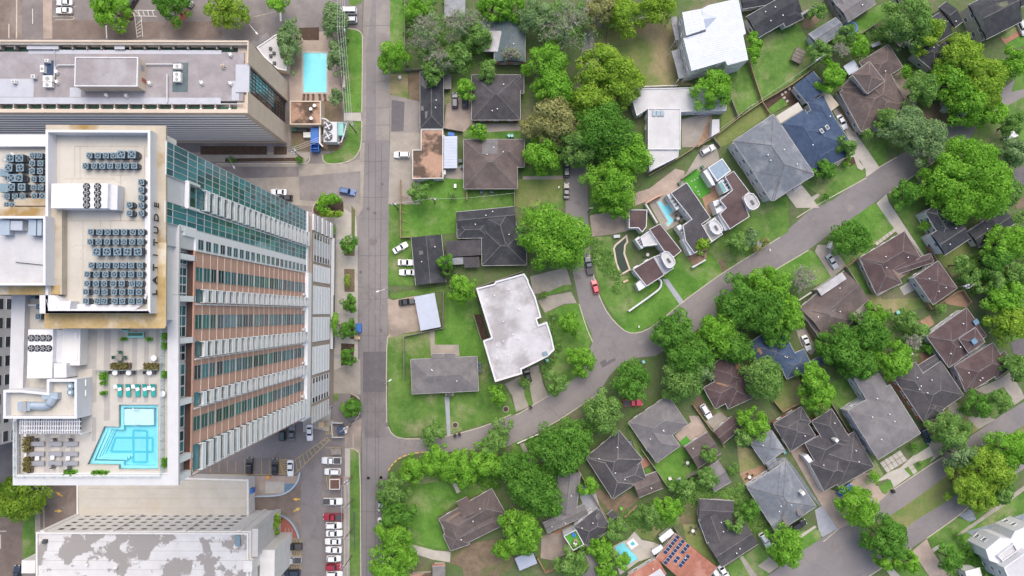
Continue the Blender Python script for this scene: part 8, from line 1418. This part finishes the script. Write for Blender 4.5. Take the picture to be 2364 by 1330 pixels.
bx('dark generator in the bin enclosure','generator','S1',815,118,2.0,2.2,1.6,'roof_navy',12); bx('white box van body beside the generator','box','S1',850,125,1.0,1.4,1.3,'offwhite',10)
for i in range(6): c = Q('S1', 355+(i % 3)*28, 945+(i//3)*30, .6); t2 = thing('bike_rack', 'steel bike hoop in the red brick bed, '+['upper left','upper middle','upper right','lower left','lower middle','lower right'][i], 'bike rack', (c.x, c.y, .1), R(90), 'bike hoops'); q = MB(); q.tube([(-.4,0,0),(-.4,0,.6),(-.2,0,.8),(.2,0,.8),(.4,0,.6),(.4,0,0)], .04, k=6); link('hoop', q.mesh('hoop', 'steel'), t2); link('foot', MB().box((0,0,.01), (1.0,.12,.02)).mesh('foot', 'grey'), t2)
for i, (v, x, y, r_, nm) in enumerate((('T5',1008,905,.1,'x'),)): pass
for v, x, y, nm in (('S4',1018,1012,'upper right of three on the corner lawn'),('S4',1050,1108,'lower right of three on the corner lawn'),('S4',652,1233,'beside the corner house walk')):
    p = Q(v, x, y); t_ = thing('tree_ring', 'round mulch ring with a sapling stake, '+nm, 'tree ring', (p.x, p.y, .07), 0, 'mulch rings'); q = MB(); a_ = [(1.0*math.cos(i*.5236), 1.0*math.sin(i*.5236)) for i in range(12)]; q.ring(a_, [(x_*.72, y_*.72) for x_, y_ in a_], 0, .15); link('edging', q.mesh('edging', 'concrete'), t_); q = MB(); q.cyl((0,0), .72, 0, .06, 12); link('mulch', q.mesh('mulch', 'mulch'), t_); q = MB(); q.cyl((0,0), .05, 0, 1.4, 6); link('stake', q.mesh('stake', 'bark'), t_)
def patio(label, v, x, y, r=.5, n=4, m='dark_grey'):
    c = Q(v, x, y, .7); c.z = .1; table('round garden table, '+label, c, r, .7, m='offwhite', grp='garden tables')
    for k in range(n): chair('garden chair %s of four, %s' % (ORD[k], label), c+Vector((1.0*math.cos(k*1.57+.5), 1.0*math.sin(k*1.57+.5), 0)), k*1.57+.5-R(90), m, 'garden chairs')
patio('on the fenced back lawn','T1',1320,390); patio('in the stucco townhouse trellis court','T3',393,880); patio('on the wooden patio of the dormer house','T5',385,655); patio('behind the dark vented-roof house','T8',825,770); patio('behind the dark gabled house at left','T1',1365,955); patio('beside the small turquoise pool','T3',632,595); patio('before the middle stucco townhouse','T3',820,870)
for v, x, y, w_, l_, h, m, ang, nm, cat in (('T1',1175,522,.9,.8,.6,'offwhite',20,'white box on the fenced back lawn','box'),('T1',1253,535,1.6,1.2,.8,'light_grey',30,'grey chest at the fenced back lawn corner','chest'),('S3',633,523,.7,1.2,.8,'offwhite',0,'white box in the fenced lawn below the tan roof','box'),('S3',548,412,.6,1.4,1.6,'offwhite',0,'white water heater at the tan roof wall','heater'),('T3',835,275,.9,1.0,.7,'offwhite',30,'white planter box on the green court','planter'),('T3',220,1088,1.6,.6,.5,'tan_box',25,'cream bench by the leftmost stucco townhouse','bench'),('T3',150,735,1.9,.9,.8,'light_grey',5,'silver grill at the pond corner','grill'),('S2',415,720,.9,.9,.8,'offwhite',20,'white junk pile on the dry verge','junk'),('T5',858,158,1.3,.8,.7,'orange',25,'orange toy on the lawn behind the many-gabled house','toy'),('T8',745,655,1.6,.7,.6,'offwhite',20,'white bench behind the vented-roof house','bench'),('T7',590,1225,1.4,1.2,.7,'tan_box',30,'tan table on the deck of the tan-patched house','table'),('T8',640,300,1.0,.9,.6,'teal_metal',20,'green playhouse on the dry lawn','playhouse'),('T5',865,215,1.2,.6,.5,'offwhite',40,'white chair set behind the many-gabled house','chair'),('S3',600,105,2.0,1.0,.9,'blue',-10,'blue tarp bundle behind the white lean-to','tarp'),('T7',1410,1165,.8,2.6,.5,'concrete',30,'grey slab lying in the right-hand trees','slab'),('T6',490,400,2.0,1.2,.6,'metal_grey',28,'grey crate behind the pagoda-like house','crate'),('T6',1110,970,1.6,3.0,1.3,'light_grey',-28,'grey covered trailer at the street end','trailer'),('T4',1170,20,1.0,2.2,.9,'offwhite',-20,'white rubbish heap at the driveway mouth','rubbish'),('T3',1270,800,1.4,1.9,.6,'light_grey',-30,'grey bench slab between two dark red shrubs','bench')):
    bx(nm, cat, v, x, y, w_, l_, h, m, ang)
for i, (x, y) in enumerate(((1250,825),(1315,775))): shrub('T3', x, y, 34, 't', 'dark red shrub beside the grey bench slab, '+('left','right')[i])
for v, x, y, nm in (('S7',405,385,'on the lane verge beside the grey sedan'),('S8',1038,395,'on the bright corner lawn'),('S8',835,878,'beside the round dark tree'),('T4',643,67,'on the street edge by the townhouses')):
    p = Q(v, x, y); t_ = thing('mailbox', 'white mailbox on a post '+nm, 'mailbox', (p.x, p.y, .05), 0, 'mailboxes'); link('post', MB().box((0,0,.5), (.1,.1,1.0)).mesh('post', 'wood'), t_); link('box', MB().box((0,0,1.15), (.28,.6,.3)).mesh('box', 'white'), t_)

# ================================================================ GROUND COVER
def cover(v, pts, m, n, hmax=1.1, sz=.24):
    r_ = np.random.default_rng(len(pts)*77+n); p = QL(v, pts); xs = [q.x for q in p]; ys = [q.y for q in p]; k = max(3, n//60); cx = []
    def inside(x, y):
        c = False; j = len(p)-1
        for i in range(len(p)):
            if (p[i].y > y) != (p[j].y > y) and x < (p[j].x-p[i].x)*(y-p[i].y)/(p[j].y-p[i].y)+p[i].x: c = not c
            j = i
        return c
    while len(cx) < k:
        x, y = r_.uniform(min(xs), max(xs)), r_.uniform(min(ys), max(ys))
        if inside(x, y): cx.append((x, y, r_.uniform(.4, 1.5)))
    cx = np.array(cx); li = r_.integers(0, k, n); rr = cx[li, 2]; th = r_.uniform(0, 6.283, n); rho = np.sqrt(r_.uniform(0, 1, n))
    cen = np.stack([cx[li, 0]+rr*rho*np.cos(th), cx[li, 1]+rr*rho*np.sin(th), .08+hmax*rr*.7*np.sqrt(1-rho**2*.9)*r_.uniform(.3, 1, n)], 1)
    nr = np.stack([rho*np.cos(th), rho*np.sin(th), np.ones(n)], 1)+r_.normal(size=(n, 3))*.4; nr /= np.linalg.norm(nr, axis=1, keepdims=True)
    o = link('ground_cover', leaf_mesh('ground_cover', cen, nr, r_.uniform(.6, 1.3, n)*sz, np.clip(r_.uniform(0, 1, k)[li]*.6+r_.uniform(0, .4, n), 0, 1), m, n)); return o
for i, a in enumerate((('S2',[(465,0),(820,0),(1080,200),(1190,480),(1290,600),(870,640),(465,640)],'leaf_m',9000,'leafy scrub filling the lot beside the main road'),('T7',[(1320,870),(1690,560),(1690,1330),(1130,1330),(1090,1180)],'leaf_m',9000,'leafy scrub behind the maroon garage at the right edge'),
 ('T8',[(430,320),(700,280),(900,420),(880,640),(640,660),(430,620)],'leaf_m',6000,'leafy scrub behind the sprawling brown house'),('T1',[(780,800),(1110,700),(1480,520),(1582,640),(1280,760),(1200,920),(900,960)],'leaf_m',5500,'leafy scrub strip above the terracotta house'),
 ('T6',[(120,400),(330,300),(560,230),(760,330),(500,400),(330,520)],'leaf_m',4500,'leafy scrub behind the pagoda-like house'),('S7',[(690,830),(850,830),(900,1020),(960,1200),(900,1330),(800,1300),(720,1080)],'leaf_m',2600,'low plants on the lane lawn beside the pond'),
 ('T5',[(170,760),(330,700),(530,1000),(440,1090),(350,960)],'leaf_m',3000,'leafy scrub between the dark gabled and dormer houses'),('U1',[(1000,1250),(1110,1150),(1300,1100),(1380,1260),(1440,1330),(1060,1330)],'leaf_d',3000,'low dark planting before the lower right white house'),
 ('S4',[(1330,440),(1400,420),(1470,620),(1400,780),(1310,800),(1440,640)],'leaf_m',1500,'low planting behind the white townhouses'),('S6',[(250,60),(620,0),(720,180),(650,320),(450,420),(250,330)],'leaf_m',5000,'leafy scrub left of the lane top'),
 ('T4',[(1100,880),(1400,700),(1600,760),(1600,1000),(1300,1090),(1130,1040)],'leaf_d',5000,'dark scrub behind the brown gabled house'),('S5',[(930,430),(1130,330),(1250,420),(1130,560),(980,560)],'leaf_d',3000,'dark scrub under the trees by the red-porch house'),('T6',[(700,550),(900,560),(1030,640),(1000,920),(840,930)],'leaf_m',3000,'leafy scrub beside the pagoda-like house drive'))):
    tag(cover(*a[:4]), a[4], 'ground cover', None, 'stuff')
